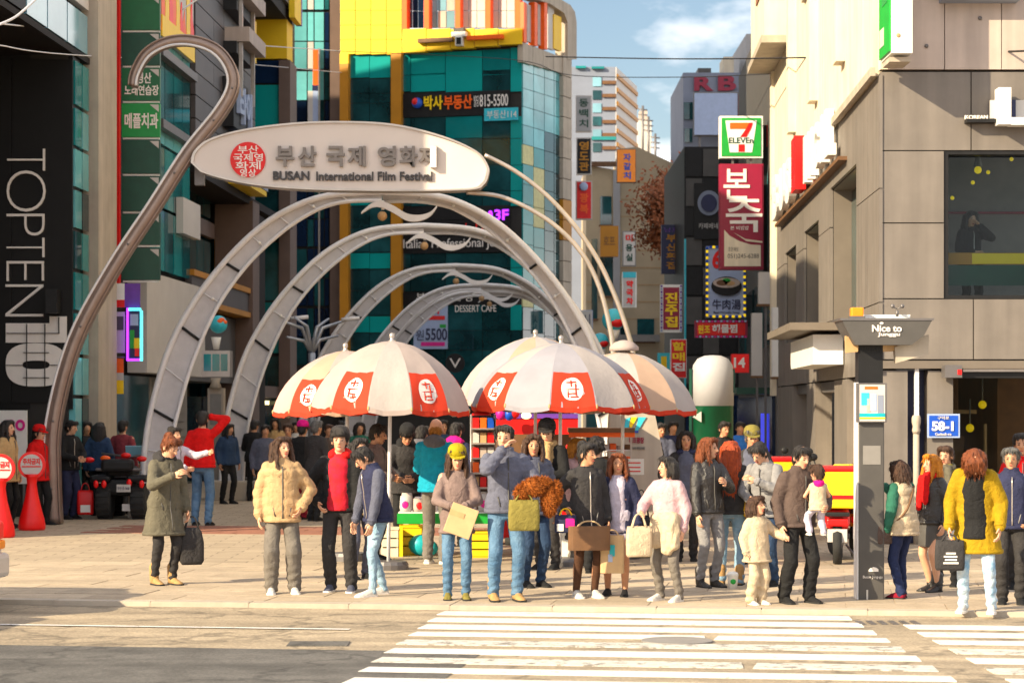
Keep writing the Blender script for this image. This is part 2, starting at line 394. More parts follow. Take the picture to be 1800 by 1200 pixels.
road = rbox(MB(), -60, 60, .0, 30, -.25, ZR).build('road', M['asphalt_pale'], kind='structure')
rquad(MB(), -60, .9, 3.75, 29, ZR + .004).build('asphalt_patch', M['asphalt'], road)
rquad(MB(), -60, -.55, 2.02, 2.12, ZR + .008).build('lane_line', M['paint_white'], road)
rquad(MB(), -60, -3.3, 4.15, 4.30, ZR + .008).build('lane_line', M['paint_white'], road)
for k in range(13):
    b0 = .16 + k * .68
    w = .36 if k % 4 != 3 else .30
    la, ra = -.02 + .033 * k, 3.82 + .10 * k
    m_ = M['paint_worn'] if k in (4, 6) else M['paint_white']
    # bars with slightly broken, worn ends
    for (s0, s1) in ([(la, ra)] if k not in (3, 6) else [(la, la + 2.2 + .1 * k), (la + 2.32 + .1 * k, ra)]):
        pts = [R(s0, b0, 0), R(s1, b0, 0), R(s1 + .03, b0 + w, 0), R(s0 - .02, b0 + w, 0)]
        MB().prism([V((p.x, p.y, ZR)) for p in pts], (0, 0, .008)).build('crossing_bar', m_, road)
    if k > 0:
        MB().prism([V((p.x, p.y, ZR)) for p in (R(4.20 + .10 * k, b0 + .1, 0), R(9.5, b0 + .1, 0), R(9.5, b0 + w + .1, 0), R(4.25 + .10 * k, b0 + w + .1, 0))], (0, 0, .008)).build('crossing_bar', m_, road)
for (x_, y_, w_, h_) in [(560, 1122, .5, .35)]:
    g_ = G(x_, y_); MB().box(V((g_.x, g_.y, ZR + .003)), (w_, h_, .012)).build('repair_patch', M['asphalt'], road)
for (x_, y_) in [(1560, 1086)]:
    g_ = G(x_, y_)
    for k in range(6): MB().box(V((g_.x - .25 + k * .1, g_.y, ZR + .006)), (.05, .3, .012)).build('drain_bar', M['steel_dark'], road)
mh = G(1190, 1118); mhp = []
for k in range(24): mhp.append(mh + V((math.cos(k / 12 * math.pi) * .30, math.sin(k / 12 * math.pi) * .30, 0)))
MB().prism([V((p.x, p.y, ZR + .004)) for p in mhp], (0, 0, .012)).build('manhole_cover', M['grey'], road)
kerb = rbox(MB(), -60, 60, -.18, -.004, -.25, -.004).build('kerb', M['kerb'], kind='structure')
for k in range(-8, 8):
    rbox(MB(), k * 1.0 + .006, k * 1.0 + .994, -.20, .0, -.05, .004 + .002 * (k % 2)).build('kerb_stone', M['kerb'], kerb)
plaza = rbox(MB(), -80, 80, -400, -.18, -.28, 0.0).build('plaza', M['paving'], kind='structure')
for r in range(9):
    for c in range(-8, 9):
        a0 = c * .95 + (r % 2) * .475
        h = random.uniform(.003, .008)
        rbox(MB(), a0 + .006, a0 + .944, -.21 - (r + 1) * .6 + .006, -.21 - r * .6, -.01, h).build('paving_slab', M['slab'], plaza)
for r in range(7):                       # red brick band where the pedestrian street begins
    for c in range(-13, 0):
        a0 = c * .6 + (r % 2) * .3
        rbox(MB(), a0 + .006, a0 + .594, -12.0 - (r + 1) * .32 + .006, -12.0 - r * .32, -.01, random.uniform(.003, .008)).build('brick', M['red_brick'], plaza)

# ------------------------------------------------------------------ street walls
SL = .04
LS = 1.12
FL = Fr((-8.34 * LS, 0), (SL, 1), (1, -SL), LS)               # left wall of the street, faces the street
FRt = Fr((3.88, 0), (SL, 1), (-1, SL))               # right wall of the street
def glaze(fr, aa, zz, d0, d1, parent, mats, gap=.03, name='window_pane', p=None):
    for i in range(len(aa) - 1):
        for j in range(len(zz) - 1):
            m_ = mats[(i * 7 + j * 3) % len(mats)] if p is None else p(i, j)
            piece(name, M[m_], fr, aa[i] + gap, aa[i + 1] - gap, zz[j] + gap, zz[j + 1] - gap, d0, d1, parent)
def rng(a, b, n): return [a + (b - a) * i / n for i in range(n + 1)]

# --- clothes store with black front
st = thing('store_building', 'black fronted clothes store with rotated white lettering and glass upper floors', 'store', (-7.0, 36, 0))
TOPA0, TOPA1 = 29.0, 37.05
piece('upper_storey', M['soffit_dark'], FL, TOPA0, TOPA1 + .4, 7.60, 12.2, -9, -.16, st)
piece('soffit', M['soffit_dark'], FL, TOPA0, TOPA1, 7.5, 7.6, -9, -.01, st)
glaze(FL, [33.1, 34.35, 35.62, 37.05], [7.62, 8.3], -.14, -.04, st, ['glass_sky'])
glaze(FL, [29.0, 31, 33.05], [7.62, 8.3, 10], -.14, -.03, st, ['black_panel'], name='wall_panel')
glaze(FL, [33.1, 34.35, 35.62, 37.05], [8.34, 10.2, 11.8], -.14, -.02, st, ['pale_panel'], name='wall_panel')
FS = front(36.0 * LS); FSS = Fr((0, 36.0 * LS), (1, 0), (0, -1), LS)
piece('store_front', M['black_panel'], FSS, -16, -6.95, 1.9, 7.5, -.6, 0, st)
for k in range(6): piece('front_panel', M['black_panel'], FSS, -12.7 + k * .96, -11.75 + k * .96, 2.0, 7.42, 0, .03, st)
piece('side_wall', M['joint_dark'], FL, 36.0, 37.05, 0, 7.5, -1.2, -.12, st)
glaze(FL, [36.05, 36.55, 37.05], [0.1, 2.1, 2.75, 3.45, 4.1, 4.75, 5.4, 6.05, 6.7, 7.45], -.12, -.02, st, ['glass_aqua', 'glass_teal', 'glass_dark', 'glass_aqua', 'glass_teal'])
piece('shop_entrance', M['glass_dark'], FSS, -16, -7.2, 0, 1.9, -.9, -.3, st)
for k in range(5): piece('door_frame', M['steel_dark'], FSS, -12.4 + k * 1.3, -12.34 + k * 1.3, 0, 1.9, -.3, -.2, st)
rt, up = (0, 0, -1), (1, 0, 0)
for ch, (y0, y1), x0, x1 in [('T', (262, 300), 13, 79), ('O', (300, 372), 12, 80), ('P', (376, 414), 12, 78), ('T', (418, 452), 12, 78), ('E', (459, 494), 12, 77), ('N', (500, 556), 10, 76)]:
    c = P((x0 + x1) / 2, (y0 + y1) / 2, 35.94 * LS)
    text(ch, c, W(y1 - y0, 40.3), W(x1 - x0, 40.3), M['letter_white'], st, rt, up, .05, -.028 if ch != 'N' else -.024)
# the bold numeral: white blocks with thin dark joints
for (x0, x1, y0, y1) in [(10, 117, 568, 602), (87, 117, 556, 568)]:
    ppx('numeral', M['letter_white'], FS, x0, x1, y0, y1, .03, .07, st)
c0 = P(63, 641, 35.93 * LS); b = MB(); outer, inner = [], []
for k in range(40):
    t = 2 * math.pi * k / 40; cx = math.copysign(abs(math.cos(t)) ** .75, math.cos(t)); sy = math.copysign(abs(math.sin(t)) ** .75, math.sin(t))
    outer.append(c0 + V((cx * W(53, 40.3), 0, sy * W(38, 40.3)))); inner.append(c0 + V((cx * W(24, 40.3), 0, sy * W(7.5, 40.3))))
b.loft([outer, inner, [p + V((0, .04, 0)) for p in inner], [p + V((0, .04, 0)) for p in outer], outer], False, False)
b.build('numeral', M['letter_white'], st)
for x in (46, 78): ppx('numeral_joint', M['joint_dark'], FS, x, x + 1.3, 569, 679, .06, .100, st)
for y, x0, x1 in ((585, 11, 104), (619, 40, 86), (641, 10, 40), (641, 86, 116), (663, 40, 86)): ppx('numeral_joint', M['joint_dark'], FS, x0, x1, y, y + 1.2, .06, .102, st)
ppx('numeral_joint', M['joint_dark'], FS, 102.5, 103.8, 557, 586, .06, .102, st)
piece('unseen_side_wing', M['black_panel'], FSS, -24, -8.35, 0, 7.45, -2, 6.9, st)  # unseen wing, added out of view to shade the gate pole
ppx('wall_lamp', M['black'], FS, 80, 100, 508, 550, .03, .4, st)
wb = thing('sign_board', 'white board with red lettering beside the black store entrance', 'sign', P(20, 912, 39.4))
ppx('board', M['white_plastic'], front(39.4), -60, 47, 721, 850, 0, .06, wb)
tpx('no', 12, 44, 737, 757, front(39.4), .07, M['pink'], wb, bold=.02)
for x in (-50, 40): ppx('leg', M['steel_dark'], front(39.4), x, x + 4, 850, 916, 0, .05, wb)

# --- beige column strip building + teal corner
cb = thing('corner_building', 'narrow glass building with beige pilaster, red edge and burning flame advert', 'building', (-6.9, 42, 0))
piece('pilaster', M['stone_beige'], FL, 37.1, 38.5, 0, 13.6, -1.5, .12, cb)
piece('recess', M['grey_dark'], FL, 38.5, 39.4, 0, 13.5, -1.5, -.1, cb)
piece('downpipe', M['brown'], FL, 38.6, 38.75, 0, 13.5, -.1, .02, cb)
piece('wall', M['soffit_dark'], FL, 39.4, 46.2, 0, 13.5, -3, -.14, cb)
piece('red_edge', M['red'], FL, 39.0, 39.15, 4.0, 13.5, -.1, .05, cb)
glaze(FL, [42.6, 43.5, 44.4, 45.3, 46.15], [4.5, 5.7, 6.9, 7.25, 8.6, 8.95, 10.3, 10.6, 12, 13.4], -.14, -.03, cb,
      ['glass_teal', 'glass_aqua', 'glass_teal'], p=lambda i, j: 'glass_dark' if j in (3, 5) else ('glass_aqua' if (j >= 2) else ('glass_teal', 'glass_dark')[(i + j) % 2]))
for z in (7.25, 8.6): piece('ledge', M['steel_dark'], FL, 42.6, 46.2, z - .08, z + .08, -.05, .12, cb)
piece('end_panel', M['pale_panel'], FL, 44.6, 46.5, 5.35, 6.05, -.02, .12, cb)
b = MB(); a0, a1 = 42.7, 46.1                       # the flame advert: a pale sheet with orange tongues
piece('advert', M['pale_panel'], FL, a0, a1, 8.9, 11.6, -.02, .05, cb)
rg = random.Random(3)
for k in range(9):
    a = a0 + .2 + k * .37; h = rg.uniform(.8, 2.2); c = FL.pt(a, 9.0, .055); h *= LS
    pts = [c + FL.u * x + V((0, 0, z * h)) for x, z in ((-.28, 0), (-.2, .35), (-.24, .6), (-.02, 1), (.05, .65), (.2, .45), (.26, 0))]
    MB().prism(pts, FL.n * .006 * (k % 3 + 1)).build('flame_print', M[('orange', 'yellow_pure', 'red_bright')[k % 3]], cb)
piece('flame_print', M['yellow_pure'], FL, a0, a1, 8.9, 9.3, .05, .08, cb)
piece('shop_fascia', M['pale_panel'], FL, 40.4, 46.3, 2.55, 4.35, -.1, .25, cb)
piece('shop_shutter', M['grey'], FL, 42.4, 46.2, 0, 2.5, -.2, -.1, cb)
for k in range(14): piece('shutter_slat', M['grey'], FL, 42.6, 46.0, .1 + k * .17, .24 + k * .17, -.1, -.07, cb)
piece('shop_door', M['glass_dark'], FL, 39.5, 42.3, 0, 2.5, -.2, -.1, cb)
FG = front(39.2 * LS)
gs = thing('projecting_sign', 'tall stack of dark green sign boards hung beside the beige pilaster', 'sign', P(246, 490, 39.2 * LS))
for i, (y0, y1) in enumerate([(-8, 53), (58, 115), (120, 177), (182, 241), (246, 305), (310, 371), (376, 430), (436, 492)]):
    bd = ppx('sign_panel', M['green_bright' if i == 3 else ('green_sign' if i in (0, 2) else 'green_dark')], FG, 214, 281, y0, y1, -.12, .0, gs)
    Mw = P(268, y0 + 8, 39.19 * LS)
    MB().prism([P(263, y0 + 2, 39.19 * LS), P(279, y0 + 2, 39.19 * LS), P(279, y0 + 15, 39.19 * LS)], (0, .006, 0)).build('corner_mark', M['pale_panel'], bd)
    ppx('rail', M['white_plastic'], FG, 216, 280, y1 + 1, y1 + 4, -.1, -.03, gs)
tpx('경산', 240, 266, 128, 147, FG, .006, M['letter_white'], gs, bold=.02)
tpx('노래연습장', 219, 279, 150, 168, FG, .006, M['letter_white'], gs, bold=.02)
tpx('메플치과', 219, 278, 199, 226, FG, .006, M['letter_white'], gs, bold=.025)
FG2 = front(43.3)
led = thing('led_screen', 'glowing purple and cyan framed screen above the shop door', 'screen', P(236, 632, 43.3))
ppx('screen', M['navy'], FG2, 226, 246, 546, 630, -.1, 0, led)
for (x0, x1, y0, y1, m_) in [(222, 226, 541, 634, 'led_purple'), (246, 249, 546, 634, 'led_cyan'), (226, 246, 541, 546, 'led_cyan'), (226, 246, 630, 634, 'led_purple')]:
    ppx('light_strip', M[m_], FG2, x0, x1, y0, y1, -.12, .03, led)
for (x0, x1, y0, y1, m_) in [(229, 243, 552, 572, 'blue_pale'), (228, 236, 580, 612, 'green'), (235, 246, 594, 612, 'yellow_pure'), (237, 245, 612, 626, 'red_bright')]:
    ppx('picture', M[m_], FG2, x0, x1, y0, y1, 0, .008, led)
po = thing('poster_panel', 'white and purple posters under the green sign stack', 'poster', P(225, 540, 43.4))
for (x0, x1, y0, y1, m_) in [(202, 219, 498, 540, 'white_plastic'), (219, 246, 498, 540, 'purple'), (203, 219, 527, 540, 'red'), (203, 219, 548, 620, 'pale_panel'), (205, 217, 556, 580, 'grey_dark')]:
    ppx('sheet', M[m_], front(43.4), x0, x1, y0, y1, -.05 if m_ != 'red' else 0, .0 if m_ not in ('red', 'grey_dark') else .012, po)
yb = thing('hanging_banner', 'small orange and yellow banner hung by the shop door', 'banner', P(208, 692, 43.35))
for (y0, y1, m_) in [(630, 655, 'orange'), (655, 668, 'pale_panel'), (668, 692, 'yellow_pure')]: ppx('sheet', M[m_], front(43.35), 199, 217, y0, y1, -.02, 0, yb)
MB().tube([P(198, 628, 43.35), P(219, 628, 43.35)], .012).build('rail', M['steel_dark'], yb)

# --- grey metal clad building
gb = thing('clad_building', 'tall building clad in dark grey metal panels with yellow window reveal', 'building', (-6.2, 54, 0))
piece('wall', M['joint_dark'], FL, 46.6, 54.6, 6.9, 22.6, -26, -.10, gb)
piece('wall', M['joint_dark'], FL, 54.6, 61.9, 12.3, 22.6, -26, -.10, gb)
piece('wall', M['joint_dark'], FL, 46.6, 62.5, 0, 22.6, -26, -3, gb)
rows = rng(6.9, 26, 40)
for j in range(40):
    sx = [46.6, 48.8 + (j % 2) * 1.3, 52.2 + (j % 2) * .8, 54.6] if rows[j] < 12.2 else [46.6, 49.4 + (j % 2) * 1.3, 53.4 + (j % 2) * 1.3, 57.4 + (j % 2) * 1.1, 61.9]
    if rows[j] > 16: continue
    for i in range(len(sx) - 1): piece('cladding_panel', M['clad_grey'], FL, sx[i] + .012, sx[i + 1] - .012, rows[j] + .012, rows[j + 1] - .012, -.1, 0, gb)
piece('wall', M['clad_grey'], FL, 46.6, 61.9, 16, 22.6, -.1, -.02, gb)
# window bay with yellow reveal: a wall facing the camera at its far end
piece('reveal', M['yellow'], FL, 60.8, 61.9, 11.25, 12.3, -3, -.1, gb)
piece('reveal_edge', M['yellow'], FL, 54.6, 54.8, 10.2, 11.2, -.4, .0, gb)
piece('far_wall', M['joint_dark'], FL, 60.9, 61.9, 0, 11.2, -3, -.3, gb)
FB = Fr(FL.pt(60.85, 0, -3)[:2], (1, -SL), (-SL, -1), LS)
for (z0, z1, m_) in [(10.6, 11.2, 'glass_navy'), (9.1, 10.55, 'spandrel'), (8.0, 9.05, 'glass_dark'), (6.4, 7.95, 'glass_dark'), (4.8, 6.35, 'glass_dark'), (3.4, 4.75, 'glass_teal'), (.2, 3.3, 'glass_dark')]:
    for k in range(3): piece('window_pane', M[m_], FB, .3 + k * .85, 1.12 + k * .85, z0, z1, 0, .05, gb)
piece('corner_post', M['clad_brown'], FL, 60.7, 62.0, 0, 11.2, -.3, .0, gb)
# lower glazed floors, set back under the cladding
glaze(FL, rng(46.8, 53.0, 7), [4.75, 5.8, 6.3, 6.85], -.9, -.8, gb, ['glass_dark', 'glass_teal', 'glass_dark'], p=lambda i, j: 'glass_dark' if j != 0 else ('glass_teal' if i in (1, 2) else 'glass_dark'))
piece('louvre_band', M['clad_brown'], FL, 46.8, 53.0, 5.85, 6.2, -.8, -.7, gb)
for z in (4.62, 4.05): piece('yellow_rail', M['yellow_brown'], FL, 46.2, 53.6, z, z + .12, -.7, .05, gb)
piece('balcony_panel', M['clad_grey'], FL, 46.2, 53.6, 4.17, 4.62, -.7, 0, gb)
piece('soffit', M['soffit_dark'], FL, 46.4, 61, 6.72, 6.9, -3, .02, gb)
piece('brown_post', M['clad_brown'], FL, 53.6, 54.6, 0, 6.8, -.8, .1, gb)
piece('brown_post', M['soffit_dark'], FL, 54.6, 56.2, 0, 6.6, -.8, .0, gb)
for k in range(3): piece('louvre', M['yellow_brown'], FL, 57.0 + k * .8, 57.25 + k * .8, 2.4, 6.2, -1.4, -.5, gb)
piece('shop_glass', M['glass_dark'], FL, 46.4, 53.5, 0, 2.5, -1.2, -1.1, gb)
piece('shop_fascia', M['grey_dark'], FL, 46.4, 53.5, 2.5, 4.0, -1.2, -.3, gb)
piece('shop_glass', M['glass_navy'], FL, 53.6, 62, 0, 2.2, -1.2, -.6, gb)
piece('lit_window', M['lamp_warm'], FL, 56.8, 59.6, 2.02, 2.12, -.6, -.4, gb)
piece('shop_fascia', M['clad_brown'], FL, 54.6, 62, 2.2, 2.5, -1.2, -.3, gb)
s1 = thing('wall_sign', 'slanting rose framed sign box high on the dark cladding', 'sign', FL.pt(51.3, 9.4, 0))
for z in (10.0, 10.95):
    piece('sign_tray', M['rose_wall'], FL, 50.2, 52.6, z, z + .32, .0, .55, s1)
    piece('tray_back', M['black'], FL, 50.0, 52.4, z - .28, z - .02, .0, .30, s1)
for a in (50.3, 52.0): piece('sign_post', M['steel'], FL, a, a + .08, 8.8, 12.2, .3, .38, s1)
s2 = thing('wall_sign', 'pale blue characters in a black tray on the dark cladding', 'sign', FL.pt(51, 8.2, 0))
piece('tray', M['black'], FL, 49.9, 51.9, 8.1, 9.2, .0, .25, s2)
text('타이', FL.pt(51.1, 8.65, .3), 1.9, .9, M['blue_pale'], s2, -FL.u * -1 if FL.u.cross(V((0, 0, 1))).dot(FL.n) > 0 else -FL.u, (0, 0, 1), .1, .03)
s3 = thing('wall_sign', 'small blue and yellow sign box low on the dark cladding', 'sign', FL.pt(52, 7.1, 0))
piece('tray', M['black'], FL, 50.3, 50.6, 7.2, 8.0, .0, .5, s3)
piece('face', M['blue_pale'], FL, 50.6, 54.0, 7.05, 7.75, .0, .4, s3)
piece('face', M['yellow_pure'], FL, 50.7, 53.9, 6.92, 7.04, .0, .38, s3)
s4 = thing('roof_sign', 'tilted yellow sign edge at the top corner of the dark cladding', 'sign', FL.pt(61.5, 13, 0))
piece('face', M['yellow_pure'], FL, 60.5, 61.8, 12.3, 13.6, .0, .15, s4)
piece('face_edge', M['blue'], FL, 61.8, 61.95, 12.3, 13.6, .0, .16, s4)

# --- far blue glass tower
bt = thing('glass_tower', 'blue glass tower with brown pier and red and pale blue banner behind the dark cladding', 'tower', (-8, 85, 0))
FT2 = front(85)
ppx('wall', M['joint_dark'], FT2, 0, 598, -1100, 807, -9, -.1, bt)  # unseen extra height and width, put in to shade the towers behind
for i, (x0, x1) in enumerate([(518, 540), (541, 552), (553, 570), (571, 579)]):
    for j in range(13):
        y0 = -30 + j * 52
        m_ = 'glass_aqua' if (j < 4 and i < 3) else ('glass_navy' if (i + j) % 3 else 'glass_dark')
        if j in (0, 2) and i == 1: m_ = 'pale_panel'
        ppx('window_pane', M[m_], FT2, x0, x1 - 1, y0, y0 + 50 if j % 2 else y0 + 47, -.1, 0, bt)
ppx('pier', M['clad_brown'], FT2, 580, 597, -40, 700, -.1, .4, bt)
ppx('mullion', M['steel'], FT2, 559.5, 562, 85, 700, -.1, .15, bt)
bn = thing('vertical_banner', 'vertical red, navy and pale blue banner on the blue glass tower', 'banner', P(553, 216, 84.5))
for (x0, x1, y0, y1, m_) in [(550, 559, 88, 150, 'orange'), (549, 559, 150, 160, 'navy'), (541, 550, 160, 260, 'pale_panel'), (550, 559, 160, 260, 'blue_pale')]:
    ppx('sheet', M[m_], front(84.6), x0, x1, y0, y1, -.1 if m_ == 'orange' else -.08, 0, bn)

# --- teal glass corner building
ob = thing('glass_building', 'teal glass corner building with bright yellow top floors and orange roof posts', 'building', (0, 82, 0))
cor = V((W(18, 82), 82)); lft = V((W(-301, 83.8), 83.8)); rgt = V((W(106, 86.5), 86.5))
FF = Fr(lft, cor - lft, (0, -1)); FF.n = V((FF.u.y, -FF.u.x, 0));
if FF.n.y > 0: FF.n = -FF.n
FX = Fr(cor, rgt - cor, (1, 0)); FX.n = V((FX.u.y, -FX.u.x, 0))
if FX.n.x < 0: FX.n = -FX.n
LF, LX = (cor - lft).length, (rgt - cor).length
core = MB(); q = [V((*lft, 0)), V((*cor, 0)), V((*rgt, 0)), V((rgt.x - 1, rgt.y + 9, 0)), V((lft.x, lft.y + 11, 0))]
cm = sum(q, V()) / 5; core.prism([cm + (p - cm) * .988 for p in q], (0, 0, 15.0)); core.build('core', M['joint_dark'], ob)
def o(name, m_, x0, x1, y0, y1, d0=-.12, d1=0, fr=FF): return ppx(name, M[m_], fr, x0, x1, y0, y1, d0, d1, ob)
o('pier', 'yellow', 597, 612, 95, 112, -.1, .25); o('pier', 'yellow_brown', 597, 612, 112, 720, -.1, .25)  # brown lower run paints the shade below the sunlit yellow top
o('pier', 'yellow_brown', 687, 705, 93, 720, -.1, .25)
for i in range(4):
    for j in range(5):
        o('yellow_panel', 'yellow', 598 + i * 27.2, 624 + i * 27.2, -32 + j * 25.6, -7 + j * 25.6, -.1, .12)
for i in range(5): o('yellow_panel', 'yellow', 707.5 + i * 42.2, 748.5 + i * 42.2, 51, 92 - i * 3.4, -.1, .30)
for x in (706, 745, 800, 853, 905): o('orange_post', 'orange', x, x + 9, -40, 52, -.2, .2)
for i, (x0, x1) in enumerate([(715, 745), (754, 800), (809, 853), (862, 905)]):
    for k in range(3):
        for jj in range(3):
            o('roof_pane', ['glass_navy', 'glass_sky', 'pale_panel', 'pale_panel'][i] if (k + jj) % 3 or i != 1 else 'rose_wall', x0 + k * (x1 - x0) / 3 + .6, x0 + (k + 1) * (x1 - x0) / 3 - .6, -40 + jj * 30, -11 + jj * 30, -.3, -.2)
# front glazing between the piers
for x0, x1 in ((613, 649), (650, 686)):
    for (y0, y1) in [(97, 137), (225, 250), (335, 361), (445, 472), (556, 584), (640, 668)]: o('spandrel_panel', 'spandrel', x0, x1, y0, y1)
    for (y0, y1) in [(139, 164), (165, 181), (182, 223), (252, 290), (291, 333), (363, 400), (401, 443), (474, 510), (511, 554), (586, 638), (670, 720)]: o('window_pane', 'glass_dark', x0, x1, y0, y1)
cols = [706, 722, 783, 848, 897, 917]
for i in range(5):
    x0, x1 = cols[i] + .6, cols[i + 1] - .6
    for (y0, y1) in [(93, 132), (133, 161)]:
        o('window_pane', 'glass_dark' if (i == 3 and y0 > 100) else 'spandrel' if i in (1, 2, 4) else 'glass_teal', x0, x1, y0 - i * 3.2 + (4 if y0 < 100 else 0), y1)
    for (y0, y1) in [(205, 243), (244, 290), (291, 335), (336, 362), (445, 470), (471, 512), (536, 580), (581, 615), (616, 720)]:
        o('window_pane', 'spandrel' if i == 4 and y0 not in (581,) else ('glass_teal' if (i == 2 and y0 == 205) else 'glass_dark'), x0, x1, y0, y1)
for (y0, y1) in [(162, 204), (363, 386), (387, 414), (415, 444), (513, 535)]: o('sign_band', 'black', 706, 896, y0, y1, -.12, .04)
o('blue_plate', 'cyan', 851, 910, 190, 212, .04, .12); tpx('부동산114', 856, 908, 194, 208, FF, .13, M['letter_white'], ob)
zz = [93, 128, 158, 190, 222, 256, 290, 325, 360, 395, 430, 465, 500, 540, 580, 620]
for i in range(4):
    for j in range(len(zz) - 1):
        xs = [919, 938, 957, 974, 989]
        o('window_pane', 'glass_dark' if (i >= 2 and 4 <= j) or j > 12 else 'glass_aqua' if j < 5 else ('glass_teal', 'curtain', 'glass_teal')[(i * 2 + j // 3) % 3], xs[i] + .5, xs[i + 1] - .5, zz[j] + (xs[i] - 919) * .3 + .5, zz[j + 1] + (xs[i] - 919) * .3 - .5, -.1, 0, FX)  # the curtain tone here paints yellow reflections into the side panes
for j in range(16): o('stone_panel', 'yellow_brown' if j in (7, 8, 12) else 'stone_beige', 990, 1005, 100 + j * 36, 134.6 + j * 36, -.15, .15, FX)
for j in range(4): o('stone_panel', 'stone_beige', 919 + j * 18, 936.5 + j * 18, 78 + j * 7, 112 + j * 5, -.1, .1, FX)
for j, x in enumerate((921, 940, 957)): o('orange_post', 'orange', x, x + 5, 5, 75 + j * 6, -.1, .15, FX); o('roof_pane', 'pale_panel', x + 6, x + 17, 10, 75 + j * 6, -.1, 0, FX)
o('roof_pane', 'yellow', 974, 987, 28, 88, -.1, .05, FX)
# rounded parapet over the side wall
pr = []
for px_, py_ in [(918, -22), (945, -14), (975, -2), (995, 10), (1003, 22), (1006, 40), (1006, 105), (990, 105), (990, 40), (984, 24), (960, 8), (918, -6)]:
    a = FX.a(px_); pr.append(FX.pt(a, FX.z(px_, py_), .18))
MB().prism(pr, -FX.n * .5).build('parapet', M['stone_beige'], ob)
hm = thing('wall_emblem', 'hammer shaped white and brown sign on the yellow band', 'sign', FF.pt(FF.a(805), 13, .5))
def hp(name, m_, x0, x1, y0, y1, d0, d1): return ppx(name, M[m_], FF, x0, x1, y0, y1, d0, d1, hm)
hp('handle', 'brown', 734, 795, 67, 74, .32, .5); hp('handle', 'orange', 820, 884, 62, 69, .32, .5)
hp('head', 'white_plastic', 793, 818, 56, 64, .32, .6); hp('head', 'white_plastic', 800, 812, 64, 80, .32, .6); hp('face', 'black', 802, 810, 66, 78, .6, .63); hp('cap', 'grey_dark', 797, 815, 49, 56, .32, .55)
s5 = thing('facade_sign', 'black sign band with yellow and orange Korean letters on the teal glass building', 'sign', FF.pt(FF.a(800), 11, .1))
tpx('박사', 745, 778, 168, 193, FF, .08, M['yellow_pure'], s5, bold=.03); tpx('부동산', 780, 830, 167, 192, FF, .08, M['orange'], s5, bold=.03)
tpx('815-5500', 843, 893, 166, 187, FF, .08, M['letter_white'], s5, bold=.01); tpx('빌딩', 833, 841, 168, 188, FF, .08, M['letter_white'], s5)
MB().ell(FF.pt(FF.a(735), FF.z(735, 182), .1), (.2, .1, .2)).build('round_logo', M['blue'], s5); MB().ell(FF.pt(FF.a(732), FF.z(732, 180), .16), (.12, .08, .14)).build('round_logo', M['red'], s5)
s6 = thing('facade_sign', 'purple and red lit lettering on black bands of the teal glass building', 'sign', FF.pt(FF.a(840), 8, .1))
tpx('e', 858, 866, 370, 385, FF, .08, M['led_purple'], s6, bold=.03); tpx('3F', 869, 894, 368, 387, FF, .08, M['led_purple'], s6, bold=.03)
tpx("Day's Dream", 785, 893, 392, 413, FF, .08, M['red_bright'], s6, bold=.01)
s7 = thing('facade_sign', 'white English script line under the red lettering on the glass building', 'sign', FF.pt(FF.a(800), 7.4, .1))
tpx('Italian Professional Job', 709, 880, 419, 440, FF, .08, M['letter_white'], s7)
tpx('부 산 뷰 웨 딩', 732, 830, 514, 530, FF, .08, M['letter_white'], s7); tpx('DESSERT CAFE', 800, 872, 536, 548, FF, .08, M['letter_white'], s7)
s8 = thing('price_banner', 'white banner printed with 5500 in front of the teal glass building', 'banner', P(757, 612, 81))
ppx('sheet', M['blue_pale'], front(81), 727, 787, 532, 613, -.05, 0, s8)
tpx('5500', 748, 786, 577, 598, front(81), .01, M['navy'], s8, bold=.02); tpx('원', 731, 745, 580, 598, front(81), .01, M['navy'], s8)
tpx('대박', 735, 775, 536, 552, front(81), .01, M['red'], s8, bold=.03); ppx('stripe', M['red'], front(81), 740, 782, 555, 562, 0, .01, s8); ppx('stripe', M['pink'], front(81), 740, 782, 601, 608, 0, .01, s8); ppx('stripe', M['green'], front(81), 773, 784, 570, 576, 0, .01, s8)
rs = thing('round_sign', 'round black sign with white mark beneath the price banner', 'sign', P(800, 645, 80))
MB().lathe([(0, -.05), (.32, -.05), (.32, .05), (0, .05)], (0, 0, 0), 24, False)
b = MB(); ci = [P(800, 638, 80) + V((math.cos(k * .2618) * .34, 0, math.sin(k * .2618) * .34)) for k in range(24)]; b.prism(ci, (0, .1, 0)); b.build('disc', M['black'], rs)
text('V', P(800, 638, 79.98), .4, .34, M['letter_white'], rs, depth=.02)

# --- mid distance buildings beyond the glass building
rb = thing('striped_building', 'far blue grey building with brown bands along its side', 'building', (4, 122, 0))
FQ = front(122)
ppx('wall', M['concrete_blue'], FQ, 985, 1083, 118, 760, -8, 0, rb)  # shade on the front wall is put into its blue grey
sx = W(183, 122); FQs = Fr((sx, 122), (1.05, 5), (1, -.2))
piece('side_wall', M['pale_panel'], FQs, 0.0, 7.5, 0, FQ.z(1083, 118), -2, 0, rb)
for k in range(6):
    z = FQ.z(1083, 130 + k * 24)
    piece('brown_band', M['yellow_brown'], FQs, .05, 7.4, z - .22, z, 0, .08, rb)
    ppx('brown_band', M['brown'], FQ, 1059, 1083, 142 + k * 23, 148 + k * 23, 0, .1, rb)
    ppx('window_strip', M['glass_dark' if k % 2 else 'glass_sky'], FQ, 1042, 1057, 136 + k * 23, 152 + k * 23, 0, .05, rb)
ppx('teal_band', M['glass_teal'], FQ, 1040, 1083, 240, 246, 0, .12, rb); ppx('roof_trim', M['glass_teal'], FQ, 1040, 1062, 117, 121, 0, .2, rb)
ppx('roof_trim', M['glass_teal'], FQ, 1012, 1030, 116, 120, 0, .2, rb)
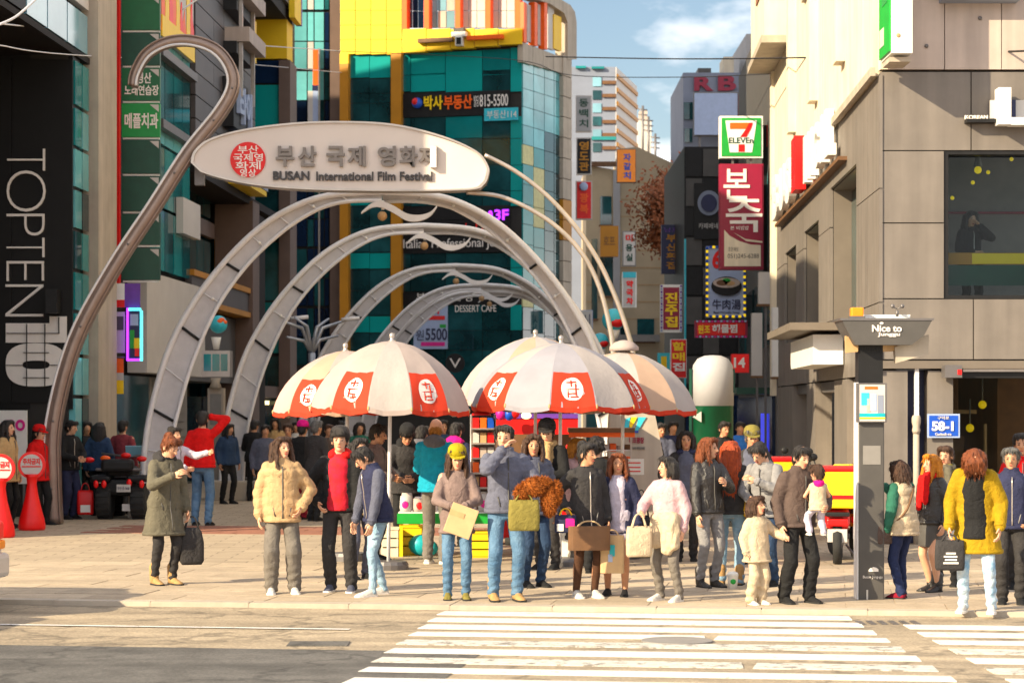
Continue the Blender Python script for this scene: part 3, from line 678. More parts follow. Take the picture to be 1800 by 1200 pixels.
cb2 = thing('cream_building', 'sunlit cream building with sloping roof line at the end of the street', 'building', (6, 106, 0))
FC = front(106)
poly = [P(1090, 262, 106), P(1120, 258, 106), P(1150, 272, 106), P(1185, 288, 106), P(1215, 300, 106), P(1215, 800, 106), P(1030, 800, 106), P(1030, 290, 106), P(1090, 300, 106)]
MB().prism(poly, (0, 7, 0)).build('wall', M['far_cream'], cb2)
for k in range(9): ppx('stone_joint', M['wood_pale'], FC, 1091 if k < 4 else 1031, 1214, 320 + k * 30, 321.2 + k * 30, 0, .02, cb2)
for (x0, x1, y0, y1) in [(1055, 1075, 345, 395), (1055, 1078, 450, 520), (1040, 1050, 420, 560), (1120, 1150, 560, 600), (1075, 1100, 560, 640)]:
    w_ = ppx('window', M['glass_dark'], FC, x0, x1, y0, y1, 0, .05, cb2); ppx('sill', M['brown'], FC, x0 - 2, x1 + 2, y1, y1 + 3, 0, .15, w_)
ppx('cornice', M['brown'], FC, 1030, 1100, 284, 292, 0, .3, cb2); ppx('pier', M['concrete_grey'], FC, 1078, 1090, 300, 640, 0, .25, cb2)
for (x0, x1, y0, y1) in [(1070, 1160, 588, 600), (1090, 1190, 640, 652)]: ppx('awning', M['grey'], FC, x0, x1, y0, y1, 0, .7, cb2)
ppx('ground_floor', M['glass_dark'], FC, 1030, 1215, 655, 790, 0, .1, cb2)
tb = thing('far_tower', 'tiny pale tower with antennas beyond the street end', 'tower', (15, 240, 0))
ppx('wall', M['pale_panel'], front(240), 1122, 1145, 212, 400, -4, 0, tb); ppx('roof_box', M['rose_wall'], front(240), 1124, 1138, 195, 212, -2, 0, tb)
for x, y0 in ((1140, 205), (1152, 235), (1130, 186)):
    b = MB(); b.tube([P(x, 300, 236), P(x, y0, 236)], .12, 6)
    for j in range(3): b.tube([P(x - 8, y0 + 6 + j * 9, 236), P(x + 8, y0 + 8 + j * 9, 236)], .08, 5)
    b.build('antenna', M['steel_dark'], tb)

# --- right side, far: shaded towers
rr = thing('shaded_tower', 'blue grey tower with red double letter sign and blank billboard', 'tower', (9, 100, 0))
FRR = front(100)
ppx('wall', M['concrete_blue'], FRR, 1201, 1312, 128, 760, -8, 0, rr)
ppx('roof_box', M['grey_dark'], FRR, 1227, 1250, 120, 128, -3, -1, rr); ppx('roof_box', M['cream_wall'], FRR, 1272, 1290, 100, 128, -3, -1, rr)
tpx('R', 1220, 1254, 135, 160, FRR, .1, M['maroon'], rr, .1, .04); tpx('B', 1262, 1294, 133, 160, FRR, .1, M['maroon'], rr, .1, .04)
ppx('wall', M['concrete_grey'], FRR, 1312, 1400, 60, 760, -8, .4, rr)
for (x0, x1, y0, y1) in [(1202, 1218, 180, 210), (1203, 1217, 226, 250)]: ppx('window', M['glass_dark'], FRR, x0, x1, y0, y1, 0, .06, rr)
ppx('black_strip', M['black'], FRR, 1331, 1338, 76, 205, .4, .5, rr); ppx('roof_edge', M['rose_wall'], FRR, 1344, 1360, 40, 72, .4, .6, rr)
bb = thing('billboard', 'blank pale blue billboard under the red letters', 'billboard', P(1258, 238, 98)); ppx('face', M['blue_pale'], front(98.6), 1221, 1296, 164, 237, -.2, 0, bb)
ppx('frame', M['steel_dark'], front(98.7), 1219, 1298, 162, 240, -.3, -.12, bb); ppx('side_panel', M['maroon'], front(98.8), 1298, 1310, 166, 205, -.3, 0, bb)
for x in (1228, 1285): ppx('strut', M['steel_dark'], front(98.8), x, x + 4, 240, 262, -.2, -.1, bb)
db = thing('dark_building', 'dark shaded building hung with signs on the narrow street', 'building', (6, 66, 0))
FD = front(68)
ppx('wall', M['black'], FD, 1203, 1420, 258, 800, -9, 0, db)
for i in range(3):
    for j in range(8): ppx('facade_panel', M['grey_dark' if (i + j) % 2 else 'black'], FD, 1206 + i * 30, 1234 + i * 30, 262 + j * 52, 310 + j * 52, 0, .06, db)
ppx('corner_trim', M['cyan'], FD, 1203, 1206, 420, 700, 0, .1, db)
ppx('shop_front', M['glass_navy'], FD, 1206, 1360, 690, 790, .06, .1, db)
fr_ = [(1246 + 20 * math.cos(t / 12 * math.pi), 357 + 22 * math.sin(t / 12 * math.pi)) for t in range(24)]
ci = thing('emblem_board', 'dark sign board with a grey blue ring on the shaded building', 'sign', P(1246, 395, 67.8))
ppx('board', M['black'], front(67.85), 1220, 1270, 322, 420, -.05, 0, ci)
MB().prism([P(x, y, 67.83) for x, y in fr_], (0, -.05, 0)).build('ring', M['concrete_blue'], ci); MB().prism([P(1246 + (x - 1246) * .7, 357 + (y - 357) * .7, 67.77) for x, y in fr_], (0, -.03, 0)).build('ring_face', M['navy'], ci)
tpx('카페베네', 1228, 1262, 392, 402, front(67.85), .02, M['pale_panel'], ci)
# --- right street wall between the dark building and the taupe corner building
rw = thing('shaded_shop_row', 'narrow shaded shop row beside the taupe corner building', 'building', FRt.pt(58, 0))
piece('wall', M['grey_dark'], FRt, 51, 66, 0, 11.5, -6, -.05, rw)
piece('steel_post', M['cream_wall'], FRt, 50.9, 51.3, 2.2, 12, -.1, .12, rw)
for k in range(4): piece('window', M['glass_dark'], FRt, 52.5 + k * 3.3, 55.0 + k * 3.3, 3.4, 5.0, -.05, .0, rw)
piece('shop_glass', M['glass_navy'], FRt, 52, 65.5, 0, 2.2, -.05, .02, rw)
piece('shop_awning', M['green_dark'], FRt, 52.5, 58, 2.25, 2.4, 0, .8, rw)
piece('screen', M['screen_blue'], FRt, 53.4, 55.2, .9, 1.8, .0, .06, rw)
# ------------------------------------------------------------------ taupe tiled corner building
tbld = thing('corner_building', 'taupe tiled corner building with cream upper wall and large dark windows', 'building', (5.16, 32, 0))
FW = front(32.0)
a0 = FW.a(1545)
def zf(py): return CH - (py - HZ) / F * 32
zP, zW1, zW0, zB = zf(125), zf(265), zf(525), zf(645)
AX = [FW.a(x) for x in (1545, 1660, 1880)]
AE = FW.a(1990)
# cores set behind the tile skin
piece('core_wall', M['joint_dark'], FW, a0 + .05, AX[1], zB, zP, -.4, -.05, tbld)
piece('core_wall', M['joint_dark'], FW, AX[1], AX[2], zB, zW0, -.4, -.05, tbld)
piece('core_wall', M['joint_dark'], FW, AX[1], AX[2], zW1, zP, -.4, -.05, tbld)
piece('core_wall', M['joint_dark'], FW, AX[2], AE, zB, zP, -.4, -.05, tbld)
def tile(x0, x1, y0, y1, m_='tile_taupe', d=0): piece('wall_tile', M[m_], FW, FW.a(x0) + .008, FW.a(x1) - .008, zf(y1) + .008, zf(y0) - .008, -.05, d, tbld)
for x0, x1 in ((1546, 1707), (1707, 1870), (1870, 1990)): tile(x0, x1, 126, 265)
for y0, y1 in ((265, 392), (392, 525)): tile(1546, 1660, y0, y1); tile(1880, 1990, y0, y1)
for x0, x1 in ((1546, 1711), (1711, 1870), (1870, 1990)): tile(x0, x1, 525, 632)
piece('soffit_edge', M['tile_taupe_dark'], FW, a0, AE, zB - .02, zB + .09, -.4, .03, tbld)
# flank skin
def fl(name, m_, a0_, a1_, z0, z1, d0=-.05, d1=0, par=None): return piece(name, M[m_], FRt, a0_, a1_, z0, z1, d0, d1, par or tbld)
wins = [(34.9, 38.9, 3.35, 5.65), (41.0, 44.0, 3.35, 5.3), (45.8, 48.6, 3.3, 5.2)]
edges = [32.0, 33.4, 34.9, 38.9, 41.0, 44.0, 45.8, 48.6, 51.0]
for i in range(len(edges) - 1):
    e0, e1 = edges[i], edges[i + 1]
    w_ = [w for w in wins if w[0] == e0]
    if w_:
        fl('wall_tile', 'tile_taupe', e0 + .01, e1 - .01, w_[0][3] + .01, 6.6); fl('wall_tile', 'tile_taupe', e0 + .01, e1 - .01, 2.4, w_[0][2] - .01)
        e0 = max(e0, 32.5); fl('core_wall', 'joint_dark', e0, e1, w_[0][3], 6.6, -.3, -.06); fl('core_wall', 'joint_dark', e0, e1, 2.4, w_[0][2], -.3, -.06)
        wi = fl('window', 'steel_dark', e0, e1, w_[0][2], w_[0][2] + .08, -.5, -.25)
        for q in range(2): fl('pane', 'glass_dark' if q else 'glass_teal', e0 + (e1 - e0) * q / 2 + .04, e0 + (e1 - e0) * (q + 1) / 2 - .04, w_[0][2] + .08, w_[0][3] - .04, -.4, -.36)
        fl('curtain', 'curtain', e0 + .05, e0 + .05 + (e1 - e0) * .35, w_[0][2] + .1, w_[0][3] - .3, -.35, -.30)
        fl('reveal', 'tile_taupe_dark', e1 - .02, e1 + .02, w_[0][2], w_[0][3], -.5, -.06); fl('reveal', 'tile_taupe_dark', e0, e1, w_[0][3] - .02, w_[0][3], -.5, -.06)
    else:
        for z0, z1 in ((2.4, 3.4), (3.4, 5.0), (5.0, 6.6)): fl('wall_tile', 'tile_taupe', e0 + .008, e1 - .008, z0 + .008, z1 - .008)
        fl('core_wall', 'joint_dark', max(e0, 32.45), e1, 2.4, 6.6, -.3, -.055)
doors = [(33.4, 36.2), (38.2, 41.6), (43.4, 46.6)]
ge = 32.3
for (d0_, d1_) in doors + [(51.0, 51.0)]:
    fl('ground_pier', 'tile_taupe', ge, d0_ - .01, 0, 2.38, -.3, 0); ge = d1_ + .01
    if d1_ > d0_:
        dr = fl('door', 'steel_dark', d0_, d1_, 2.2, 2.38, -.5, -.1)
        for q in range(3): fl('door_leaf', ['glass_dark', 'wood_pale', 'cream_wall'][q], d0_ + (d1_ - d0_) * q / 3 + .05, d0_ + (d1_ - d0_) * (q + 1) / 3 - .05, 0, 2.2, -.45, -.38)
# cream upper storeys
fl('upper_wall', 'cream_wall', 32.35, 51.2, 6.62, 15, -3, .05)
for k in range(3):
    e0 = 36 + k * 4.6; fl('pilaster', 'cream_wall', e0, e0 + .5, 7.4, 14, .05, .20)
    fl('upper_recess', 'stone_beige', e0 + 2.0, e0 + 2.6, 9.6, 13.5, .05, .12)
fl('eave', 'cream_wall', 47.0, 51.2, 9.6, 11.6, .05, .55); fl('eave_edge', 'stone_beige', 46.9, 51.3, 9.45, 9.6, .05, .62); fl('eave_panel', 'red_brick', 47.4, 49.2, 10.6, 11.5, .55, .58)
fl('parapet_edge', 'stone_beige', 32.0, 51, 6.58, 6.70, .05, .12)
for i, (x0, x1) in enumerate([(1560, 1660), (1660, 1760), (1760, 1990)]):
    for z0, z1 in ((zP + .02, zf(-20)), (zf(-20) + .012, zf(-180))):
        piece('upper_panel', M['rose_wall'], FW, FW.a(x0) + .006, FW.a(x1) - .006, z0, z1, -.2, .02, tbld)
piece('core_wall', M['rose_wall'], FW, a0 + .1, AE, zP + .01, 15, -3, -.2, tbld)
piece('corner_strip', M['cream_wall'], FW, a0 + .02, FW.a(1560), zP + .02, 15, -.2, .03, tbld)
piece('wall_box', M['concrete_blue'], FW, FW.a(1650), FW.a(1785), zf(7), zf(-60), .02, .3, tbld)
for k, (x, y) in enumerate([(1722, 33), (1628, 82)]): MB().ell(FW.pt(FW.a(x), zf(y), .03), (.03, .02, .03)).build('bolt', M['steel_dark'], tbld)
# big first floor window with the room behind it
inn = 3.2
piece('room_back', M['grey'], FW, AX[1] - .5, AE, 2.7, zW1 + .5, -inn - .1, -inn, tbld); piece('room_ceiling', M['navy'], FW, AX[1] - .5, AE, zW1 + .25, zW1 + .35, -inn, -.42, tbld)
piece('room_floor', M['wood'], FW, AX[1] - .5, AE, zW0 - .25, zW0 - .15, -inn, -.42, tbld); piece('room_side', M['grey_dark'], FW, AX[1] - .6, AX[1] - .5, zW0 - .2, zW1 + .3, -inn, -.42, tbld)
piece('red_trim', M['maroon'], FW, AX[1] - .4, AE, zf(342), zf(338), -inn, -inn + .05, tbld)
wf = piece('window', M['black'], FW, AX[1], AX[1] + .06, zW0, zW1, -.3, -.02, tbld)
piece('window_frame', M['black'], FW, AX[1] + .06, AX[2], zW1 - .05, zW1, -.3, -.02, tbld); piece('window_frame', M['black'], FW, AX[1] + .06, AX[2], zW0, zW0 + .05, -.3, -.02, tbld)
piece('window_pane', clear_glass('pane_clear', (.72, .80, .82), .18), FW, AX[1] + .06, AX[2], zW0 + .05, zW1 - .05, -.22, -.20, tbld)
piece('film_band', M['yellow_brown'], FW, AX[1] + .10, AX[2], zf(463), zf(442), -.28, -.26, tbld)
piece('film_band', M['yellow_pure'], FW, AX[1] + .44, AX[2], zf(463) + .01, zf(442) - .01, -.255, -.245, tbld)
piece('film_lower', M['green_dark'], FW, AX[1] + .10, AX[2], zf(500), zf(464), -.30, -.28, tbld)
for (x, y, r, s) in [(1719, 299, .055, 1), (1737, 303, .03, 0), (1710, 321, .03, 0), (1778, 280, .03, 0), (1674, 348, .03, 0)]:
    c = FW.pt(FW.a(x, -1.2), FW.z(x, y, -1.2), -1.2)
    b = MB().ell(c, (r, r, r)); b.build('lamp_bulb', M['lamp_yellow'], tbld)
    if s: MB().lathe([(.07, .05), (.05, .12), (.01, .28), (.01, .5)], c, 12).build('lamp_shade', M['grey'], tbld)
# ground floor: piers, pipe, dark shop window
def gf(name, m_, x0, x1, y0, y1, d0, d1): return piece(name, M[m_], FW, FW.a(x0), FW.a(x1), zf(y1) if y1 < 950 else 0, zf(y0), d0, d1, tbld)
gf('pier', 'tile_taupe', 1546, 1596, 651, 960, -.6, -.03); gf('recess', 'navy', 1596, 1632, 651, 960, -.6, -.35); gf('pier', 'tile_taupe', 1632, 1676, 651, 960, -.6, -.03)
piece('drainpipe', M['steel_pale'], FW, FW.a(1609), FW.a(1616), zf(745), zf(640), -.1, -.03, tbld)
MB().lathe([(.05, .0), (.06, .05), (.05, .1), (.065, .16), (.065, .22), (.05, .26)], FW.pt(FW.a(1612), zf(762), -.06), 12).build('pipe_joint', M['stone_beige'], tbld)
MB().tube([FW.pt(FW.a(1612), 0, -.06), FW.pt(FW.a(1612), zf(750), -.06)], .045).build('drainpipe', M['stone_beige'], tbld)
piece('shop_ceiling', M['black'], FW, FW.a(1676), AE, zB - .04, zB + .0, -4, -.41, tbld); piece('shop_back', M['wood'], FW, FW.a(1720), AE, 0, zB, -4.2, -4, tbld); piece('shop_back', M['black'], FW, FW.a(1640), FW.a(1720), 0, zB, -4.1, -3.9, tbld)
piece('shop_side', M['wood'], FW, FW.a(1780), FW.a(1784), 0, zB - .1, -3.9, -1.0, tbld)
piece('shop_floor', M['grey_dark'], FW, FW.a(1676), AE, .0, .02, -4, -.41, tbld)
piece('shop_beam', M['black'], FW, FW.a(1676), AE, zf(664), zf(651), -.5, -.1, tbld); piece('shop_beam', M['steel'], FW, FW.a(1694), AE, zf(653), zf(648), -.09, -.04, tbld)
piece('shop_frame', M['black'], FW, FW.a(1676), FW.a(1680), 0, zf(664), -.4, -.2, tbld); piece('shop_frame', M['wood_pale'], FW, FW.a(1740), FW.a(1744), 0, zf(745), -.45, -.35, tbld)
piece('shop_glass', clear_glass('pane_clear2', (.70, .72, .70), .16), FW, FW.a(1680), AE, 0, zf(664), -.32, -.30, tbld)
piece('counter', M['wood_pale'], FW, FW.a(1680), FW.a(1742), zf(727), zf(720), -1.6, -1.0, tbld); piece('shelf_unit', M['wood'], FW, FW.a(1690), FW.a(1740), .2, 1.5, -2.0, -1.8, tbld)
for (x, y) in ((1727, 711), (1705, 752)):
    c = FW.pt(FW.a(x, -.9), FW.z(x, y, -.9), -.9); MB().ell(c, .06).build('lamp_bulb', M['lamp_yellow'], tbld); MB().tube([c + V((0, 0, .05)), c + V((0, 0, .42))], .012).build('lamp_cord', M['grey'], tbld)
piece('camera_box', M['steel_dark'], FW, FW.a(1654), FW.a(1684), zf(664), zf(642), .03, .3, tbld); piece('camera_lens', M['red'], FW, FW.a(1676), FW.a(1683), zf(659), zf(650), .3, .31, tbld)

ns = thing('number_plate', 'blue address plate numbered 58-1 on the taupe pier', 'sign', FW.pt(FW.a(1657), 1.6, .1))
piece('plate', M['blue_pale'], FW, FW.a(1629), FW.a(1686), zf(769), zf(727), .03, .05, ns); piece('face', M['blue'], FW, FW.a(1632), FW.a(1683), zf(766), zf(730), .05, .055, ns)
tpx('58-1', 1638, 1676, 740, 757, FW, .06, M['letter_white'], ns, bold=.04); tpx('구덕로', 1648, 1668, 731, 737, FW, .06, M['letter_white'], ns); tpx('Gudeok-ro', 1644, 1672, 760, 765, FW, .06, M['letter_white'], ns)
vs = thing('vertical_sign', 'white and leaf green sign box projecting above the tiled corner', 'sign', FW.pt(FW.a(1582), 6.7, .5))
va0, va1 = FW.a(1567, .95), FW.a(1604, .95)
piece('sign_face', M['white_plastic'], FW, va0, va1, zf(112), 9.2, .05, .95, vs); piece('side_face', M['green'], FW, va0 - .03, va0, zf(108), 9.2, .08, .92, vs)
for k in range(5): piece('leaf_print', M['green_bright' if k % 2 else 'pale_panel'], FW, va0 - .036, va0 - .03, zf(90) + k * .55, zf(90) + .25 + k * .55, .15 + (k % 2) * .2, .5 + (k % 2) * .3, vs)
MB().ell(FW.pt((va0 + va1) / 2 - .05, zf(82), .955), (.03, .01, .03)).build('knob', M['wood_pale'], vs); piece('bottom_rail', M['stone_beige'], FW, va0, va1, zf(124), zf(116), .2, .8, vs)
ch = thing('channel_letters', 'white channel letters and tiny white caption at the edge of the taupe tiles', 'sign', FW.pt(FW.a(1780), 5.9, .1))
for (x0, x1, y0, y1) in [(1746, 1768, 160, 224), (1768, 1990, 212, 225)]: piece('letter', M['white_plastic'], FW, FW.a(x0), FW.a(x1), zf(y1), zf(y0), .1, .35, ch)
piece('letter_back', M['pale_panel'], FW, FW.a(1738), FW.a(1990), zf(210), zf(178), .06, .10, ch); piece('letter', M['navy'], FW, FW.a(1769), FW.a(1782), zf(211), zf(178), .1, .13, ch)
piece('tray', M['black'], FW, FW.a(1695), FW.a(1746), zf(218), zf(212), .0, .2, ch); tpx('KOREAN', 1696, 1736, 203, 210, FW, .05, M['letter_white'], ch, .05, .03)
bs = thing('wall_lettering', 'white shop letters with a red and orange figure along the corner building flank', 'sign', FRt.pt(42, 5.8, .2))
rtv = -FRt.u if (-FRt.u).cross(V((0, 0, 1))).dot(FRt.n) > 0 else FRt.u
piece('rail', M['brown'], FRt, 36.2, 49.6, 5.86, 5.92, .0, .14, bs)
for ch_, a_, w_, h_, z_ in [('B', 49.2, 1.5, .95, 6.45), ('U', 47.4, 1.3, .9, 6.45), ('S', 45.8, 1.2, .9, 6.45), ('I', 42.0, .4, .85, 6.45), ('N', 41.0, .9, .85, 6.45), ('G', 39.8, .9, .8, 6.45), ('I', 38.8, .3, .8, 6.45), ('L', 37.9, .7, .8, 6.45)]:
    text(ch_, FRt.pt(a_ - .4, z_, .14), w_ * .95, h_, M['white_plastic'], bs, rtv, (0, 0, 1), .14, .05)
text('1', FRt.pt(42.9, 6.5, .2), .9, 1.0, M['red_bright'], bs, rtv, (0, 0, 1), .2, .08); piece('orange_back', M['amber'], FRt, 43.3, 43.8, 6.05, 6.6, .05, .14, bs)
ws = thing('light_box_sign', 'blank white light box sign under a small canopy on the flank', 'sign', FRt.pt(39, 2.8, .2))
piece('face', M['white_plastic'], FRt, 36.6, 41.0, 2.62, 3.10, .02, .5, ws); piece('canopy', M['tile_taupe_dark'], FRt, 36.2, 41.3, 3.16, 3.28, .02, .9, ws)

# ------------------------------------------------------------------ festival gate: curl, sign, rods
YG = 37.5
gate = thing('curled_gate', 'tall steel gate pole ending in a curl that carries the festival sign', 'gate', G(95, 921))
pth = catmull([(93, 921), (90, 840), (93, 740), (130, 600), (196, 475), (268, 365), (330, 268), (384, 200), (408, 155), (404, 118), (378, 86), (335, 71), (292, 74), (256, 94), (236, 128), (232, 150)], 5)
rails = []
def band(path, w0, w1, Yd, depth, name, m_, parent, yoff=0.0):
    rings = []; n = len(path)
    for i, p in enumerate(path):
        t = (path[min(i + 1, n - 1)] - path[max(0, i - 1)]); t = V((t[0], t[1])).normalized(); nn = V((-t.y, t.x))
        w = (w0 + (w1 - w0) * i / (n - 1)) / 2
        A = P(p[0] + nn.x * w, p[1] + nn.y * w, Yd); B = P(p[0] - nn.x * w, p[1] - nn.y * w, Yd)
        bb_ = (B - A) * .12
        y0, y1 = V((0, yoff, 0)), V((0, yoff + depth, 0)); e = depth * .2
        rings.append([A + y0 + V((0, e, 0)), A + y0 + bb_, B + y0 - bb_, B + y0 + V((0, e, 0)), B + y1 - V((0, e, 0)), B + y1 - bb_, A + y1 + bb_, A + y1 - V((0, e, 0))])
    return MB().loft(rings, True).build(name, m_, parent)
band(pth, 27, 13, YG, .34, 'curl_pole', M['steel_brown'], gate)
for sgn, x in ((-1, 0), (1, 0)):
    off = [V((p[0], p[1])) for p in pth]
    q = []
    for i, p in enumerate(off):
        t = (off[min(i + 1, len(off) - 1)] - off[max(0, i - 1)]).normalized(); w = (13 - 6.5 * i / (len(off) - 1))
        q.append(P(p.x - t.y * w * sgn, p.y + t.x * w * sgn, YG))
    MB().tube(q, [.022 if sgn < 0 else .015] * len(q), 7).build('edge_tube', M['steel_pale'] if sgn < 0 else M['steel_brown'], gate)  # one tube is paler: the pole's lit edge put into colour
for k in range(4, 44, 6):
    p = pth[k]; MB().ell(P(p[0], p[1], YG - .02), (.02, .02, .02), 8, 6).build('bolt', M['steel_dark'], gate)
for pts in ([(852, 272), (905, 300), (960, 342), (1010, 396), (1052, 458), (1082, 522), (1104, 585), (1116, 640), (1126, 760), (1130, 921)], [(820, 338), (880, 345), (940, 372), (990, 408), (1028, 452), (1054, 505), (1070, 565), (1078, 620), (1083, 760), (1084, 921)]):
    band(catmull(pts, 5), 6.5, 10, YG + .2, .10, 'arch_rod', M['steel'], gate)
sgn = thing('festival_sign', 'cream lens shaped BUSAN International Film Festival sign with red round seal', 'sign', P(600, 335, YG))
top = catmull([(340, 285), (346, 266), (372, 246), (430, 230), (515, 219), (600, 216), (690, 221), (775, 241), (833, 266), (853, 290), (854, 305), (846, 322), (820, 331), (700, 333), (560, 331), (460, 324), (390, 311), (352, 299)], 5)[:-1]
cx_, cy_ = 598, 278
face = [P(x, y, YG - .02) for x, y in [(p[0], p[1]) for p in top]]
MB().prism(face, (0, .34, 0)).build('face', M['sign_face'], sgn)
out_ = [P(cx_ + (p[0] - cx_) * 1.008 + (3 if p[0] > cx_ else -3), cy_ + (p[1] - cy_) * 1.05, YG - .06) for p in top]; inn_ = [P(p[0], p[1], YG - .06) for p in top]
b = MB(); out2 = [p + V((0, .44, 0)) for p in out_]; inn2 = [p + V((0, .44, 0)) for p in inn_]
b.loft([[q[i] for q in (out_, inn_, inn2, out2)] for i in list(range(len(top))) + [0]], False, False); b.build('rim', M['steel'], sgn)
FSg = front(YG - .02)
for ch_, x in zip('부산국제영화제', (501, 540, 590, 627, 680, 718, 752)):
    tpx(ch_, x - 16, x + 16, 257, 293, FSg, .035, M['letter_bronze'], sgn, .07, .03)
ppx('letter_plate', M['steel_pale'], FSg, 756, 767, 257, 294, .0, .12, sgn)
tpx('BUSAN', 480, 544, 301, 317, FSg, .02, M['letter_dark'], sgn, .04, .03); tpx('International Film Festival', 556, 760, 302, 318, FSg, .02, M['letter_dark'], sgn, .04, .02)
dp = [P(436 + 31 * math.cos(k * .15708), 281 + 31 * math.sin(k * .15708), YG - .02) for k in range(40)]
sl = MB().prism(dp, (0, -.03, 0)).build('seal', M['red_seal'], sgn)
for s_, y, w in (('부산', 263, 36), ('국제영', 277, 52), ('화제', 291, 44), ('영상', 304, 28)): tpx(s_, 436 - w / 2, 436 + w / 2, y - 7, y + 7, FSg, .035, M['letter_white'], sl, .01, .01, name='seal_mark')
for x in (348, 846): ppx('bracket', M['steel_dark'], FSg, x - 6, x + 10, 285, 325, -.5, -.32, sgn)

# ------------------------------------------------------------------ the row of arches
PO = [(0, 334), (95, 341), (160, 363), (220, 401), (279, 459), (330, 525), (374, 605), (404, 700), (420, 790), (427, 922)]
PI = [(0, 350), (70, 355), (130, 382), (190, 428), (241, 482), (286, 552), (324, 645), (350, 735), (362, 800), (368, 922)]
def arch(cx, apex, Y, label, base_py):
    s = (HZ - apex) / (HZ - 334.0)
    root = thing('street_arch', label, 'arch', G(cx, HZ + CH * F / Y), 0, 'arches over the festival street')
    o_, i_ = catmull(PO, 5), catmull(PI, 5)
    def pt(q, side, d): return P(cx + side * q[0] * s, HZ + (q[1] - HZ) * s, Y) + V((0, d, 0))
    n = len(o_)
    for side in (-1, 1):
        kk = .78 if side < 0 else .46
        I = [V((o_[k][0] + (i_[k][0] - o_[k][0]) * (kk if k > 8 else 1 - (1 - kk) * k / 8), o_[k][1] + (i_[k][1] - o_[k][1]) * (kk if k > 8 else 1 - (1 - kk) * k / 8))) for k in range(n)]
        dI = .0 if side < 0 else .25
        rr = [.085 if k > 10 else .085 for k in range(n)]
        if side < 0: OP = [pt(o_[k], 1, 0) for k in range(n - 1, 0, -1)] + [pt(o_[k], -1, 0) for k in range(n)]; 
        IP = [pt(I[k], side, dI) for k in range(n)]
        MB().tube(IP, .038, 7).build('inner_rim', M['steel_pale'], root)
        for j in range(0, n - 4, 4):
            q = [(k, pt(o_[k], side, .03), pt(I[k], side, dI + .03)) for k in range(j, min(j + 5, n))]
            b = MB(); b.loft([[A * .98 + B * .02, B * .98 + A * .02, B * .98 + A * .02 + V((0, .04, 0)), A * .98 + B * .02 + V((0, .04, 0))] for k, A, B in q], False); b.build('panel', M['arch_panel'], root)
            k = j + 4
            if k < n:
                A, B = pt(o_[k], side, 0), pt(I[k], side, dI)
                if (j // 4) % 2 == 0 and j > 8: MB().tube([A * .9 + B * .1, A * .1 + B * .9], .026, 6).build('crossbar', M['black'], root)
                else: MB().tube([A, B], .012, 6).build('crossbar', M['steel_pale'], root)
                if j < 28 and (j // 4) % 2: MB().ell(A * .35 + B * .65 + V((0, -.06, 0)), (.03, .03, .03), 8, 6).build('spot_lamp', M['white_plastic'], root)
    MB().tube(OP, .055, 9).build('outer_rim', M['steel_pale'], root)
    zb = 0
    for side in (-1, 1):
        A, B = pt(o_[-1], side, 0), pt(i_[-1], side, 0); c = (A + B) / 2; c.z = .2
        MB().box(c, ((A - B).length + .35, .7, .42), bev=.03).build('base', M['stone_beige'], root)
    # hanging wave ribbon and ball under the apex
    w = catmull([(-36, 372), (-18, 359), (0, 357), (22, 366), (44, 379), (66, 381), (86, 374), (98, 360)], 4)
    rings = []
    for k, p in enumerate(w):
        c = P(cx + p[0] * s, HZ + (p[1] - HZ) * s, Y); h = (.015 + .05 * math.sin(math.pi * k / (len(w) - 1))) ; rings.append([c + V((0, -.06, h)), c + V((0, .06, h)), c + V((0, .06, -h)), c + V((0, -.06, -h))])
    MB().loft(rings, False).build('wave_ribbon', M['steel_pale'], root)
    MB().tube([P(cx + 2 * s, HZ + (350 - HZ) * s, Y), P(cx + 2 * s, HZ + (366 - HZ) * s, Y)], .03, 6).build('hanger', M['white_plastic'], root)
    MB().ell(P(cx + 1 * s, HZ + (377 - HZ) * s, Y), .085, 12, 8).build('ball', M['wood_pale'], root)
    return root
arch(671, 337, 40, 'largest steel arch directly behind the festival sign', 0)
arch(745, 396, 47.6, 'second steel arch beside the globe lamp pillar', 0)
arch(801, 466, 60.6, 'third steel arch rising behind the umbrellas', 0)
arch(846, 500, 70, 'fourth steel arch nested inside the larger arches', 0)
arch(860, 511, 74, 'smallest innermost steel arch in front of the glass building', 0)
for (x, y0, y1, Y, m1, lb) in [(427, 838, 878, 44.0, 'green', 'green flower planter with yellow ends at the second arch foot'), (393, 848, 878, 42.5, 'yellow_pure', 'yellow planter box beside the globe lamp pillar')]:
    pl = thing('planter', lb, 'planter', G(x, 878))
    Y = G(x, 878).y; ppx('box', M[m1], front(Y), x - 24, x + 26, y0 + 8, 878, -.6, 0, pl); ppx('rim', M['grey_dark'], front(Y), x - 26, x + 28, y0 + 2, y0 + 8, -.65, .04, pl)
    for k in range(3): ppx('painted_square', M[('white_plastic', 'red', 'yellow_pure')[k]], front(Y), x - 16 + k * 14, x - 8 + k * 14, y0 + 14, 872, 0, .01, pl)

